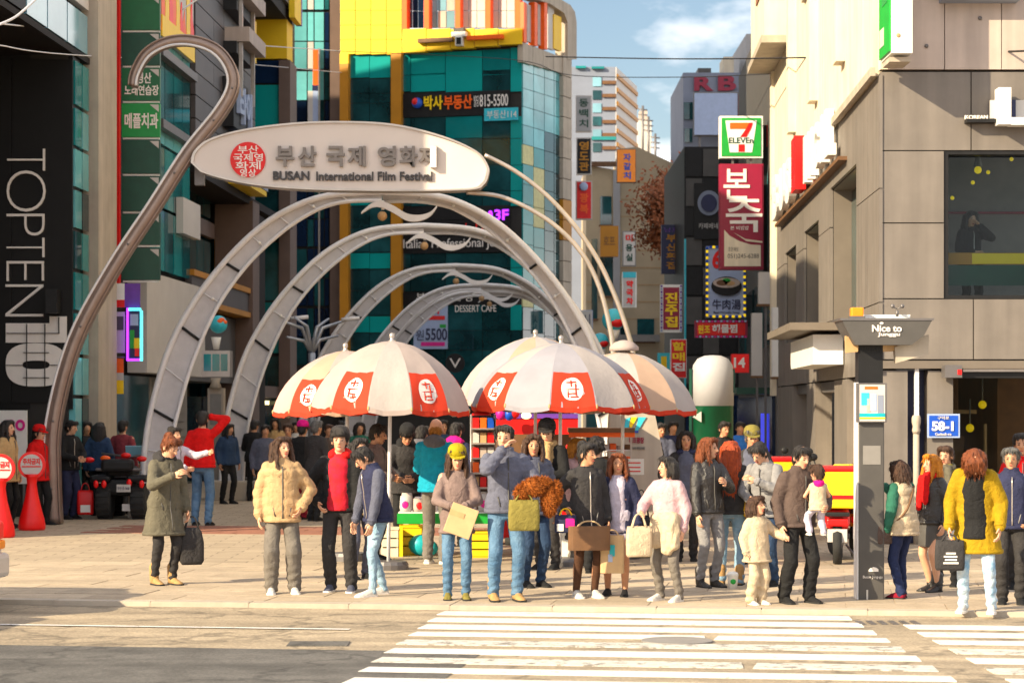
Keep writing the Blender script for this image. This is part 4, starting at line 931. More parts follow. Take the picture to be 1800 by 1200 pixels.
# ------------------------------------------------------------------ lamps, poles, wires
gl = G(377, 850 + 26); lp = thing('globe_lamp', 'square stone lamp pillar topped by a teal and orange globe', 'lamp', gl)
Yl = gl.y
MB().ell(P(384, 570, Yl), (.19, .19, .19), 20, 14).build('globe', M['cyan'], lp)
rg = random.Random(5)
for k in range(5):
    th, ph = rg.uniform(-1.2, 1.2), rg.uniform(-.5, .7); d = V((math.sin(th) * math.cos(ph), -math.cos(th) * math.cos(ph), math.sin(ph)))
    MB().ell(P(384, 570, Yl) + d * .155, (.07, .06, .05), 8, 6).build('continent', M['orange'], lp)
MB().lathe([(.06, 0), (.08, .12), (.11, .26)], P(380, 614, Yl), 14).build('cup', M['white_plastic'], lp)
b = ppx('lantern', M['steel'], front(Yl), 354, 404, 616, 662, -.5, 0, lp)
for x0, x1 in ((358, 371), (373, 386), (388, 400)): ppx('lantern_glass', M['glass_teal'], front(Yl), x0, x1, 622, 652, 0, .01, lp)
MB().lathe([(.14, 0), (.09, .12), (.12, .22)], P(379, 682, Yl), 14).build('neck', M['stone_beige'], lp)
ppx('pillar', M['stone_beige'], front(Yl), 365, 393, 682, 870, -.32, 0, lp); ppx('pillar_base', M['stone_beige'], front(Yl), 360, 398, 850, 876, -.36, .05, lp)
for y in (692, 752, 812): ppx('pillar_panel', M['grey'], front(Yl), 369, 389, y, y + 54, 0, .012, lp)
for (x, y, sz, Y, lb) in [(1078, 632 - 20, 20, 52, 'teal and red globe lamp behind the gate rods'), (1055, 605, 15, 60, 'smaller teal and red globe lamp behind the umbrella')]:
    q = thing('globe_lamp', lb, 'lamp', G(x, HZ + CH * F / Y))
    r = W(sz, Y); c = P(x, 562 if sz == 20 else 600, Y); MB().ell(c, r, 16, 12).build('globe', M['cyan'], q); MB().ell(c + V((.05, -r * .35, -r * .25)), (r * .75, r * .72, r * .5), 12, 8).build('continent', M['red'], q)
    MB().tube([c - V((0, 0, r)), V((c.x, c.y, 0))], .09, 8).build('pole', M['steel_blue'], q); MB().lathe([(.07, -.25), (.16, 0)], c - V((0, 0, r * .9)), 12).build('cup', M['white_plastic'], q)
tl = thing('branching_lamp', 'grey branching steel street lamp on the festival street', 'street lamp', G(548, HZ + CH * F / 56))
c = P(548, 620, 56); MB().tube([V((c.x, c.y, 0)), c], .09, 8).build('pole', M['steel_blue'], tl)
for dx, dy in ((-58, -58), (-30, -62), (30, -60), (62, -58), (-44, -28), (46, -30)):
    MB().tube([c, P(548 + dx * .3, 620 + dy * .75, 56), P(548 + dx, 620 + dy, 56 + dx * .01)], [.06, .05, .03], 6).build('branch', M['steel_blue'], tl)
for (x, y) in ((490, 562), (610, 562), (520, 560)): MB().tube([P(x - 10, y, 56), P(x + 22, y - 3, 56)], .05, 6).build('lamp_head', M['steel_pale'], tl)
for i, (pts, r, lb) in enumerate([([(960, 100, 60), (1200, 104, 52), (1500, 100, 40), (1860, 88, 30)], .016, 'heavy black cable crossing the sky towards the taupe corner building'),
      ([(590, 90, 78), (900, 105, 70), (1000, 132, 66), (1200, 136, 60), (1400, 128, 50)], .012, 'lower thin cable crossing the sky from the glass building'),
      ([(0, 42, 34), (180, 60, 50), (450, 80, 60), (600, 90, 78)], .012, 'upper thin cable running past the green sign boards'),
      ([(0, 80, 34), (130, 97, 40), (420, 112, 60), (600, 128, 78)], .010, 'lower thin cable running over the black store front'),
      ([(0, 43, 30), (30, 28, 31), (68, -6, 32)], .018, 'short bright cable rising at the corner of the store'),
      ([(320, 18, 40), (360, -10, 40)], .016, 'short pale cable beside the flame advert')]):
    p3 = catmull([P(x, y, Y) for x, y, Y in pts], 6); ob_ = MB().tube(p3, r, 5).build('overhead_cable', M['black'] if i not in (2, 3, 4, 5) else M['steel_pale'], loc=p3[0]); tagp(ob_, lb, 'cable', 'overhead cables')

# ------------------------------------------------------------------ hanging signs of the right hand street
def sign(name, lab, x0, x1, y0, y1, Y, frame, facem, dp_=.25, inset=2.2, cat='sign'):
    t = thing(name, lab, cat, P((x0 + x1) / 2, y1, Y)); fr = front(Y)
    ppx('box', M[frame], fr, x0, x1, y0, y1, -dp_, 0, t)
    ppx('face', M[facem], fr, x0 + inset, x1 - inset, y0 + inset, y1 - inset, 0, .02, t)
    return t, front(Y - .02)
t, f = sign('store_sign', 'square convenience store sign with orange and red 7 on green and white', 1265, 1341, 204, 278, 54, 'white_plastic', 'green', .3, 3.5)
for pts, m_, dd in [([(1275, 212), (1330, 212), (1322, 268), (1283, 268)], 'white_plastic', .008), ([(1283, 216), (1323, 216), (1317, 227), (1283, 227)], 'orange', .016), ([(1311, 227), (1317, 216), (1323, 216), (1321, 224), (1312, 241), (1301, 241)], 'red_bright', .02), ([(1298, 254), (1309, 254), (1309, 267), (1298, 267)], 'red_bright', .016)]:
    MB().prism([P(x, y, 53.98) for x, y in pts], (0, -dd, 0)).build('logo_shape', M[m_], t)
tpx('ELEVEn', 1281, 1324, 242, 252, f, .012, M['green_dark'], t, .01, .02)
for x in (1286, 1318): ppx('hanger', M['steel_dark'], f, x, x + 4, 278, 288, -.2, -.1, t)
t, f = sign('restaurant_sign', 'tall maroon sign with large white Korean letters and cream wave', 1265, 1342, 288, 474, 53.6, 'maroon', 'maroon', .3)
tpx('본', 1272, 1318, 297, 350, f, .01, M['letter_white'], t, .02, .01); tpx('죽', 1276, 1340, 350, 408, f, .01, M['letter_white'], t, .02, .01); tpx('본 비빔밥', 1284, 1316, 397, 404, f, .01, M['letter_white'], t, .01)
MB().prism([P(x, y, 53.57) for x, y in [(1273, 468), (1273, 404), (1282, 414), (1300, 424), (1320, 430), (1337, 431), (1337, 468)]], (0, -.02, 0)).build('wave_print', M['cream_wall'], t)
MB().prism([P(x, y, 53.57) for x, y in [(1290, 409), (1310, 420), (1340, 424), (1340, 427), (1312, 424)]], (0, -.02, 0)).build('wave_print', M['cream_wall'], t)
tpx('포장 배달', 1280, 1298, 434, 442, f, .03, M['grey_dark'], t, .01); tpx('051)245-6288', 1279, 1334, 446, 456, f, .03, M['grey_dark'], t, .01)
t, f = sign('soup_sign', 'pale blue beef noodle sign with bowl picture and yellow bulb border', 1241, 1312, 432, 559, 57, 'navy', 'blue_pale', .3, 1)
for k in range(22):
    for x in (1243, 1309): ppx('bulb', M['lamp_yellow' if k % 2 else 'blue'], f, x - 2, x + 2, 434 + k * 5.6, 438.5 + k * 5.6, 0, .04, t)
for k in range(11):
    for y in (434, 556): ppx('bulb', M['lamp_yellow' if k % 2 else 'blue'], f, 1247 + k * 5.7, 1251.5 + k * 5.7, y - 2, y + 2, 0, .04, t)
tpx('6', 1252, 1268, 440, 472, f, .01, M['red'], t, .02, .04); tpx('牛肉湯', 1252, 1302, 526, 544, f, .01, M['navy'], t, .02, .01); tpx('Beef Noodle Soup', 1254, 1300, 547, 552, f, .01, M['navy'], t)
bw = P(1277, 502, 56.93)
b = MB(); b.prism([bw + V((W(27 * math.cos(k * .2618), 57), 0, W(17 * math.sin(k * .2618) - 1, 57))) for k in range(24)], (0, -.012, 0)); b.build('bowl_picture', M['black'], t)
for (dx, dy, rx, ry, m_) in [(0, 5, 24, 9, 'rose_wall'), (-8, 5, 10, 5, 'brown'), (6, 4, 9, 4, 'wood_pale'), (0, 9, 7, 4, 'green')]:
    b = MB(); b.prism([bw + V((W(dx + rx * math.cos(k * .3927), 57), -.012 if m_ == 'rose_wall' else -.02, W(dy + ry * math.sin(k * .3927), 57))) for k in range(16)], (0, -.01, 0)); b.build('bowl_picture', M[m_], t)
t, f = sign('lit_sign', 'red sign with yellow vertical Korean letters and white bulb border', 1161, 1199, 500, 584, 62, 'white_plastic', 'maroon', .3, 5)
for k in range(16):
    for x in (1163, 1197): ppx('bulb', M['blue_pale' if k % 2 else 'purple'], f, x - 1.5, x + 1.5, 501 + k * 5.2, 504.5 + k * 5.2, 0, .03, t)
for j, c_ in enumerate('진주집'): tpx(c_, 1169, 1191, 514 + j * 21, 533 + j * 21, f, .01, M['yellow_pure'], t, .02, .04)
t, f = sign('lit_sign', 'narrow red sign with yellow letters above the green cylinder kiosk', 1179, 1207, 596, 664, 60, 'white_plastic', 'red', .3, 1)
for j, c_ in enumerate('할매집'): tpx(c_, 1182, 1204, 601 + j * 18, 616 + j * 18, f, .01, M['yellow_pure' if j != 2 else 'letter_white'], t, .02, .03)
t, f = sign('lit_sign', 'long red sign with white letters and bulb border under the noodle sign', 1222, 1314, 563, 593, 56.5, 'maroon', 'red', .3, 4)
tpx('해물찜', 1252, 1296, 570, 585, f, .01, M['letter_white'], t, .02, .03); tpx('원조', 1227, 1248, 571, 586, f, .01, M['yellow_pure'], t, .02, .03)
for k in range(17): ppx('bulb', M['blue_pale' if k % 2 else 'pink'], f, 1224 + k * 5.3, 1227.4 + k * 5.3, 590, 593, 0, .03, t); ppx('bulb', M['blue_pale' if k % 2 == 0 else 'pink'], f, 1224 + k * 5.3, 1227.4 + k * 5.3, 563, 566, 0, .03, t)
t, f = sign('vertical_sign', 'navy vertical sign with yellow letters beside the bare tree', 1163, 1198, 395, 481, 72, 'navy', 'navy', .3, 3)
for j, c_ in enumerate('부산횟집'): tpx(c_, 1171, 1190, 412 + j * 16, 425 + j * 16, f, .01, M['yellow_brown'], t, .02, .03)
tpx('남포', 1168, 1193, 400, 408, f, .01, M['purple'], t)
t, f = sign('vertical_sign', 'green grey vertical sign highest on the striped building', 1012, 1040, 168, 232, 96, 'pale_panel', 'concrete_grey', .3, 2)
for j, c_ in enumerate('동백치'): tpx(c_, 1018, 1034, 174 + j * 18, 188 + j * 18, f, .01, M['green_dark'], t, .02, .02)
t, f = sign('vertical_sign', 'black vertical sign with dull gold letters below the green grey one', 1013, 1040, 242, 307, 96, 'pale_panel', 'black', .3, 2)
for j, c_ in enumerate('영도관'): tpx(c_, 1018, 1035, 249 + j * 18, 264 + j * 18, f, .01, M['yellow_brown'], t, .02, .03)
t, f = sign('vertical_sign', 'red vertical sign with blue round crest beside the gate rods', 1012, 1041, 318, 386, 94, 'pale_panel', 'red', .3, 2)
for j, c_ in enumerate('광복'): tpx(c_, 1019, 1034, 340 + j * 19, 356 + j * 19, f, .01, M['orange'], t, .02, .03)
MB().ell(P(1026, 328, 93.9), (.18, .05, .18)).build('crest', M['blue_pale'], t)
t, f = sign('vertical_sign', 'amber sign with blue letters fixed to the cream building corner', 1084, 1118, 262, 321, 98, 'grey_dark', 'amber', .3, 1)
for j, c_ in enumerate('자갈치'): tpx(c_, 1096, 1109, 270 + j * 16, 283 + j * 16, f, .01, M['blue'], t, .02, .03)
t, f = sign('square_sign', 'dull yellow square sign on the cream building', 1055, 1087, 397, 451, 98, 'yellow_brown', 'yellow_brown', .3, 1); tpx('호프', 1061, 1081, 415, 430, f, .01, M['brown'], t)
t, f = sign('vertical_sign', 'white vertical sign with grey letters on the cream wall', 1094, 1118, 406, 468, 98, 'grey', 'pale_panel', .3, 2)
for j, c_ in enumerate('미용실'): tpx(c_, 1100, 1112, 412 + j * 17, 425 + j * 17, f, .01, M['red' if j == 0 else 'green_dark'], t, .02, .03)
t, f = sign('vertical_sign', 'white and blue sign with red squares on the cream wall', 1094, 1119, 478, 540, 96, 'white_plastic', 'pale_panel', .3, 2); ppx('band', M['cyan'], f, 1095, 1118, 478, 488, 0, .02, t)
for j, c_ in enumerate('약국차'): tpx(c_, 1101, 1113, 493 + j * 15, 505 + j * 15, f, .012, M['red_bright'], t, .02, .05)
t, f = sign('small_sign', 'small tilted red sign reading 14 beside the white domed kiosk', 1286, 1317, 622, 655, 50, 'red', 'red_bright', .2, 1); tpx('14', 1290, 1310, 628, 646, f, .01, M['letter_white'], t, .02, .03)
t, f = sign('small_sign', 'white panel with blue Korean letters behind the umbrella', 1020, 1042, 545, 585, 85, 'blue_pale', 'pale_panel', .2, 1); tpx('신', 1024, 1038, 552, 575, f, .01, M['navy'], t)
t, f = sign('small_sign', 'little yellow and white sign beside the narrow red sign', 1156, 1178, 620, 660, 64, 'cyan', 'yellow_pure', .2, 6)
for (x0, x1, y0, y1, lb, m_) in [(1358, 1378, 540, 662, 'tall white light column at the corner of the shaded shop row', 'white_plastic'), (1322, 1340, 550, 660, 'grey white light column deeper in the shaded shop row', 'pale_panel'), (1334, 1358, 478, 534, 'blank white sign box above the light columns', 'pale_panel')]:
    t = thing('light_column', lb, 'sign', P((x0 + x1) / 2, y1, 50.4 if x0 > 1350 else 52)); Yq = 50.4 if x0 > 1350 else 52
    ppx('face', M[m_], front(Yq), x0, x1, y0, y1, -.25, 0, t); ppx('frame', M['brown'], front(Yq), x0 - 1.5, x1 + 1.5, y1, y1 + 4, -.28, .02, t); ppx('pole', M['steel_dark'], front(Yq), (x0 + x1) / 2 - 2, (x0 + x1) / 2 + 2, y1 + 4, 866, -.15, -.1, t)
# teal edged sign side and pole at the maroon sign
t = thing('sign_bracket', 'black frame with teal light strip behind the maroon sign', 'frame', P(1350, 475, 54.4)); ppx('frame', M['black'], front(54.4), 1342, 1362, 220, 476, -.3, 0, t); ppx('light_strip', M['cyan'], front(54.4), 1349, 1354, 290, 470, 0, .03, t); ppx('red_strip', M['red'], front(54.4), 1348, 1351, 220, 258, 0, .03, t)

# ------------------------------------------------------------------ bare tree with brown leaves
tr = thing('street_tree', 'small street tree with sparse dry brown leaves before the cream building', 'tree', G(1185, HZ + CH * F / 84))
rg = random.Random(11); base = V((W(285, 84), 84, 0)); b = MB(); b.tube([base, base + V((-.1, 0, 3)), P(1182, 470, 84), P(1180, 400, 84)], [.2, .16, .12, .08], 8); ends = []
for k in range(26):
    st_ = P(1181, rg.uniform(390, 500), 84); en = P(rg.gauss(1166, 26), rg.uniform(300, 430), 84 + rg.uniform(-1.2, 1.2)); md = (st_ + en) / 2 + V((0, 0, .25)); b.tube([st_, md, en], [.06, .04, .015], 5); ends += [md, en, (md + en) / 2]
b.build('trunk', M['brown'], tr); b = MB()
mk('dry_leaf', (.16, .05, .025), .7, rgb2=(.28, .10, .04), scale=20)
for k in range(3200):
    c = ends[rg.randrange(len(ends))] + V((rg.gauss(0, .26), rg.gauss(0, .3), rg.gauss(0, .22))); u = V((rg.gauss(0, 1), rg.gauss(0, 1), rg.gauss(0, 1))).normalized() * .085; w = u.orthogonal().normalized() * .055
    b.add([c - u, c + w, c + u, c - w], [(0, 1, 2, 3)])
b.build('crown', M['dry_leaf'], tr)

# ------------------------------------------------------------------ information pillar
kp = G(1532, 1054); ks = thing('info_pillar', 'dark grey street information pillar with winged top, amber beacon and poster', 'information pillar', kp)
Yk = kp.y; FK = front(Yk)
def kx(name, m_, x0, x1, y0, y1, d0, d1): return ppx(name, M[m_], FK, x0, x1, y0, y1, d0, d1, ks)
MB().box(P(1532, 880, Yk) + V((0, .14, 0)), (W(45, Yk), .28, W(350, Yk)), bev=.012).build('column', M['grey_dark'], ks)
kx('lit_strip', 'steel_pale', 1507, 1509.5, 672, 1053, -.26, -.02); kx('upper_column', 'black', 1509, 1552, 606, 705, -.24, -.02)  # the pale strip paints the sunlit edge of the column
hood = [(1479, 560), (1640, 560), (1624, 590), (1602, 606), (1504, 606), (1489, 580)]
MB().prism([P(x, y, Yk - .16) for x, y in hood], (0, .55, 0)).build('hood', M['grey_dark'], ks)
MB().prism([P(x, y, Yk - .17) for x, y in [(1476, 559), (1643, 559), (1641, 563), (1478, 563)]], (0, .57, 0)).build('hood_rim', M['steel_dark'], ks)
MB().prism([P(x, y, Yk + .02) for x, y in [(1500, 606), (1606, 606), (1578, 616), (1512, 620)]], (0, .3, 0)).build('hood_base', M['wood_pale'], ks)
MB().prism([P(x, y, Yk - .02) for x, y in [(1573, 610), (1633, 588), (1632, 622), (1575, 638)]], (0, .12, 0)).build('side_lamp', M['stone_beige'], ks); MB().prism([P(x, y, Yk + .0) for x, y in [(1487, 590), (1508, 600), (1508, 618), (1488, 620)]], (0, .1, 0)).build('side_lamp', M['wood_pale'], ks)
kx('top_plate', 'white_plastic', 1520, 1600, 553, 559, -.3, -.1)
MB().box(P(1506, 549, Yk), (.125, .11, .095), bev=.012).build('beacon', M['amber'], ks); MB().box(P(1506, 558.5, Yk), (.15, .13, .03)).build('beacon_base', M['steel_dark'], ks)
b = MB(); b.tube([P(1577, 556, Yk), P(1577, 545, Yk)], .015, 8); b.build('weather_mast', M['steel_dark'], ks)
for dx in (-8, 9): MB().tube([P(1577, 543, Yk), P(1577 + dx, 539, Yk)], .006, 5).build('mast_arm', M['steel_dark'], ks); MB().ell(P(1577 + dx, 538, Yk), .022, 8, 6).build('mast_cup', M['steel_dark'], ks)
tpx('Nice to', 1533, 1585, 571, 583, front(Yk - .16), .006, M['letter_white'], ks, .01, .02); tpx('Junggu', 1543, 1582, 584, 592, front(Yk - .16), .006, M['letter_white'], ks, .01, .02)
MB().ell(P(1550, 568, Yk - .165), (.02, .004, .012)).build('emblem', M['letter_white'], ks)
ps = thing('framed_poster', 'framed poster with pale figures and blue band on the information pillar', 'poster', P(1533, 742, Yk - .06)); FP = front(Yk - .03)
ppx('frame', M['steel_dark'], FP, 1506, 1559, 673, 742, -.02, .03, ps); ppx('sheet', M['pale_panel'], FP, 1511, 1556, 676, 740, .03, .036, ps)
for (x0, x1, y0, y1, m_) in [(1520, 1543, 679, 684, 'orange'), (1514, 1528, 690, 712, 'cyan'), (1530, 1541, 692, 722, 'blue_pale'), (1543, 1553, 694, 726, 'concrete_blue'), (1511, 1556, 726, 733, 'teal_paint'), (1511, 1556, 733, 736, 'yellow_pure'), (1524, 1530, 700, 724, 'rose_wall')]: ppx('print', M[m_], FP, x0, x1, y0, y1, .036, .04, ps)
kx('notice', 'grey', 1517, 1548, 783, 816, .0, .004)
MB().prism([P(1527, 1004, Yk - .003), P(1544, 1004, Yk - .003), P(1544, 1000, Yk - .003), P(1540, 997, Yk - .003), P(1535, 996, Yk - .003), P(1530, 998, Yk - .003), P(1527, 1001, Yk - .003)], (0, -.004, 0)).build('emblem', M['letter_white'], ks); tpx('Busan Jung-gu', 1517, 1551, 1011, 1017, FK, .004, M['letter_white'], ks, .004)
kx('foot_panel', 'pale_panel', 1523, 1526, 1036, 1053, 0, .005)
# ------------------------------------------------------------------ market umbrellas
mk('canvas_white', (.47, .43, .415), .8, var=.06, scale=3, transl=.25, bump=.25)
mk('canvas_grey', (.37, .36, .40), .8, var=.06, scale=3, transl=.25)
mk('canvas_peach', (.52, .38, .295), .8, var=.06, scale=3, transl=.25)
mk('canvas_cream', (.47, .40, .375), .8, var=.08, scale=3, transl=.25)
mk('canvas_red', (.55, .07, .045), .8, var=.08, scale=3, transl=.2)
mk('print_white', (.78, .70, .66), .8, var=.04, transl=.1)
def umbrella(px, apy, Y, R_, H_, label, tilt=0.0, rot=0.0, reds=1, mats=('canvas_white', 'canvas_grey'), N=12, finial='steel'):
    ap = P(px, apy, Y); root = thing('market_umbrella', label, 'umbrella', (ap.x, Y, 0), 0, 'market umbrellas over the stalls')
    T = Matrix.Translation(ap) @ Matrix.Rotation(rad(tilt), 4, 'Y')
    def S(i, s, t, off=0.0):             # a point of panel i: s across 0..1, t from apex to rim
        th = rot + 2 * math.pi * (i + s) / N; sag = 1 - .045 * t * math.sin(math.pi * s)
        r = R_ * math.sin(t * 1.30) / math.sin(1.30) * sag * (1 + .0 * t); z = -H_ * (t ** 1.66) - .03 * t * t * math.sin(math.pi * s)
        nrm = V((math.cos(th) * .6, math.sin(th) * .6, .8)); off = off + t * .010 * math.sin(5.3 * s * 3 + 9 * t + i * 2.1) * math.sin(math.pi * s) + .006 * math.sin(17 * t + i) * math.sin(math.pi * s); return T @ (V((r * math.cos(th), r * math.sin(th), z)) + nrm * off)
    for i in range(N):
        red = i % 2 == 0
        b = MB(); ns, nt = 6, 10; vs = [S(i, a / ns, max(.015, c / nt)) for c in range(nt + 1) for a in range(ns + 1)]
        vs2 = [S(i, a / ns, max(.015, c / nt), -.006) for c in range(nt + 1) for a in range(ns + 1)]
        fs = [(c * (ns + 1) + a, c * (ns + 1) + a + 1, (c + 1) * (ns + 1) + a + 1, (c + 1) * (ns + 1) + a) for c in range(nt) for a in range(ns)]
        b.add(vs, fs, True); b.add(vs2, [f[::-1] for f in fs], True)
        pn = b.build('canopy_panel', M[mats[1 if (i % 3 == 0 and len(mats) > 1) else 0] if len(mats) < 3 else mats[i % 3]], root)
        bv = MB(); bv.loft([[S(i, a / ns, 1, .0), S(i, a / ns, 1, .004), S(i, a / ns, 1, .004) - V((0, 0, .055)), S(i, a / ns, 1) - V((0, 0, .055))] for a in range(ns + 1)], False)
        bv.build('valance', M['canvas_red'] if (red or i % 4 == 1) else M[mats[0]], pn)
        if red and reds:
            b = MB(); ns, nt = 8, 6; g = [S(i, .03 + .94 * a / ns, .64 + .36 * c / nt, .004) for c in range(nt + 1) for a in range(ns + 1)]
            b.add(g, [(c * (ns + 1) + a, c * (ns + 1) + a + 1, (c + 1) * (ns + 1) + a + 1, (c + 1) * (ns + 1) + a) for c in range(nt) for a in range(ns)], True); b.build('red_patch', M['canvas_red'], pn)
            b = MB(); ce = S(i, .5, .82, .009); ring = [S(i, .5 + .26 * math.cos(k * .2618), .82 + .115 * math.sin(k * .2618), .009) for k in range(24)]
            b.add([ce] + ring, [(0, 1 + k, 1 + (k + 1) % 24) for k in range(24)], True); b.build('white_emblem', M['print_white'], pn)
            b = MB()
            for (s0, t0, s1, t1) in [(-.14, -.07, .10, -.07), (-.02, -.10, -.02, -.02), (-.16, .01, .16, .01), (.08, -.05, .08, .08), (-.1, .06, .06, .06), (-.1, .01, -.1, .10), (-.05, .10, .13, .09)]:
                p0, p1 = S(i, .5 + s0, .82 + t0 * .85, .013), S(i, .5 + s1, .82 + t1 * .85, .013); b.tube([p0, p1], .008, 4, False)
            b.build('emblem_mark', M['canvas_red'], pn)
        th = rot + 2 * math.pi * i / N; MB().tube([S(i, 0, t / 5, -.012) for t in range(0, 6)], .007, 5).build('rib', M['steel_pale'], root)
        MB().tube([S(i, 0, .55, -.014), T @ V((0, 0, -H_ * .95))], .006, 5).build('strut', M['steel_pale'], root)
        MB().ell(S(i, 0, 1.0, -.01), (.016, .016, .03), 6, 5).build('rib_tip', M['wood_pale'], root)
    dirn = T.to_3x3() @ V((0, 0, 1)); foot = ap - dirn * (ap.z / dirn.z)
    MB().tube([ap, V((ap.x + (foot.x - ap.x) * .35, ap.y, ap.z * .65)), V((foot.x * .6 + ap.x * .4, Y, 0))], .022, 10).build('pole', M['steel_pale'], root)
    MB().lathe([(.0, .10), (.03, .085), (.035, .05), (.02, .02), (.045, .0), (.05, -.02)], ap, 12).build('finial', M[finial], root)
    MB().lathe([(0, .10), (.22, .10), (.24, .06), (.24, 0), (0, 0)], (foot.x * .6 + ap.x * .4, Y, 0), 18, False).build('base', M['steel_dark'], root)
    return root
umbrella(689, 599, 27.0, .965, .80, 'cream umbrella with red patches in front, its pole beside the green banded table', 1.5, .838, 1, ('canvas_cream', 'canvas_white', 'canvas_cream'))
umbrella(607, 616, 28.6, .94, .74, 'cream umbrella half hidden behind the other cream one, near the arch feet', -1.5, .785, 1, ('canvas_peach', 'canvas_cream', 'canvas_cream'))
umbrella(986, 603, 27.6, 1.09, .76, 'silver grey umbrella with three bright red emblem patches in front', .5, .384, 1, ('canvas_grey', 'canvas_white'))
umbrella(941, 592, 29.8, 1.03, .84, 'peach cream umbrella peeking out behind the silver grey one', 0, .0, 0, ('canvas_white', 'canvas_grey', 'canvas_peach'))
umbrella(1098, 618, 29.0, .96, .72, 'plain white and peach umbrella with a round cloth cap', 1.5, .2, 0, ('canvas_peach', 'canvas_white', 'canvas_white'))
cp = P(1097, 612, 29.0); ob_ = MB().lathe([(.19, -.03), (.185, .02), (.12, .075), (.05, .1), (0, .105)], cp, 18).build('umbrella_cap', M['canvas_cream'], loc=cp); tagp(ob_, 'round beige cloth cap sitting on the white and peach umbrella', 'cap')

# ------------------------------------------------------------------ stalls under the umbrellas
def stall(x0, x1, ytop, yfoot, label, top_m, skirt):
    g = G((x0 + x1) / 2, yfoot); Y = g.y; fr = front(Y); t = thing('market_table', label, 'stall table', g)
    ppx('table_top', M[top_m], fr, x0, x1, ytop, ytop + 5, -.8, 0, t)
    ppx('front_band', M[skirt], fr, x0 - 2, x1 + 2, ytop + 2, ytop + 20, 0, .03, t)
    for x in (x0 + 2, x1 - 8):
        for d in (-.75, -.05): ppx('leg', M['yellow_pure'], fr, x, x + 6, ytop + 20, yfoot, d, d + .05, t)
    return t, Y
t1, Y1 = stall(700, 866, 900, 978, 'folding stall table with bright green front band under the cream umbrella', 'white_plastic', 'green')
fr = front(Y1); rg = random.Random(9); Zt = P(0, 900, Y1).z
for k in range(14):
    x = P(704 + (k % 7) * 23, 0, Y1).x + .06; y = Y1 + .15 + (k // 7) * .35
    h = rg.uniform(.16, .26); q = thing('snack_bag', ('pale snack bag with pink print', 'rose snack bag with red print', 'white snack bag with purple print')[k % 3] + (' in the front row', ' in the back row')[k // 7] + ' on the green banded table', 'snack bag', (x, y, Zt), rg.uniform(-.3, .3), 'snack bags on the green banded table')
    WMq = WM[q.name]
    b = MB(); b.loft([[WMq @ V((sx * .07 * s, sy * .045 * w, z * h)) for sx, sy in ((-1, -1), (1, -1), (1, 1), (-1, 1))] for s, w, z in ((.9, 1, 0), (1.05, 1.1, .3), (1, .8, .7), (.95, .1, 1))], True); b.build('bag', M[('pale_panel', 'rose_wall', 'print_white')[k % 3]], q)
    c = WMq @ V((0, -.052, h * .45)); MB().ell(c, (.045, .008, .05), 10, 6).build('label', M[('pink', 'red', 'purple')[k % 3]], q)
for (x0, x1, y0, y1, lb, m_) in [(706, 758, 926, 976, 'yellow plastic crate with blue bundle under the green banded table', 'yellow_pure'), (818, 868, 936, 980, 'plain yellow crate beside the denim clad man', 'yellow'), (670, 700, 930, 978, 'cream cardboard box at the end of the green banded table', 'cream_wall')]:
    g = G((x0 + x1) / 2, y1); t = thing('crate', lb, 'crate', g); f2 = front(g.y)
    ppx('back', M[m_], f2, x0, x1, y0, y1, -.42, -.40, t); ppx('bottom', M[m_], f2, x0, x1, y1 - 3, y1, -.40, 0, t)
    for k in range(3): ppx('slat', M[m_], f2, x0, x1, y0 + k * (y1 - y0) / 3 + 1, y0 + (k + 1) * (y1 - y0) / 3 - 1.5, -.02, 0, t)
    for x in (x0, x1 - 3): ppx('side', M[m_], f2, x, x + 3, y0, y1, -.40, -.02, t)
    ppx('rim', M[m_], f2, x0 - 1, x1 + 1, y0 - 2, y0 + 1, -.42, .012, t)
g = G(742, 974); ob_ = MB().ell(g + V((0, -.25, .14)), (.17, .12, .14), 10, 7).ell(g + V((.12, -.28, .10)), (.1, .1, .1), 9, 6).build('cloth_bundle', M['teal_paint'], loc=g); tagp(ob_, 'teal cloth bundle lying before the yellow crate', 'bundle')
sb = thing('foam_box', 'white foam box with lid on the paving below the grey umbrella', 'box', G(983, 990)); Ysb = G(983, 990).y
MB().box(P(983, 964, Ysb) + V((0, .2, 0)), (W(46, Ysb), .38, W(46, Ysb)), bev=.015).build('box', M['white_plastic'], sb); MB().box(P(983, 938, Ysb) + V((0, .2, 0)), (W(49, Ysb), .41, .06), bev=.015).build('lid', M['white_plastic'], sb)
# snack rack
rk = thing('snack_rack', 'upright wire rack of printed snack packs under the umbrellas', 'rack', G(848, 960)); Yr = 30.6
for x in (828, 870): MB().tube([P(x, 728, Yr), V((W(x - 900, Yr), Yr, 0))], .015, 6).build('upright', M['steel'], rk)
ppx('back_panel', M['clad_brown'], front(Yr), 829, 869, 735, 900, -.1, -.05, rk)
for j in range(6):
    ppx('shelf', M['steel'], front(Yr), 828, 870, 752 + j * 26, 755 + j * 26, -.1, .12, rk)
    for k in range(3): ppx('pack', M[('red', 'rose_wall', 'orange', 'pale_panel', 'blue', 'wood_pale', 'red')[(j * 3 + k * 2) % 7]], front(Yr), 831 + k * 13, 842 + k * 13, 734 + j * 26, 752 + j * 26, -.03, .03, rk)
ht = thing('string_of_hats', 'stack of dark red hats hanging at the top of the snack rack', 'hats', P(848, 735, 30))
for j in range(3): MB().lathe([(.13, 0), (.12, .03), (.07, .05), (.06, .11), (0, .12)], P(846 + j * 3, 730 - j * 9, 30.2), 14).build('hat', M[('red', 'black', 'brown')[j]], ht)
for k in range(34):
    xx = 876 + (k % 17) * 8; yy = k // 17
    pass
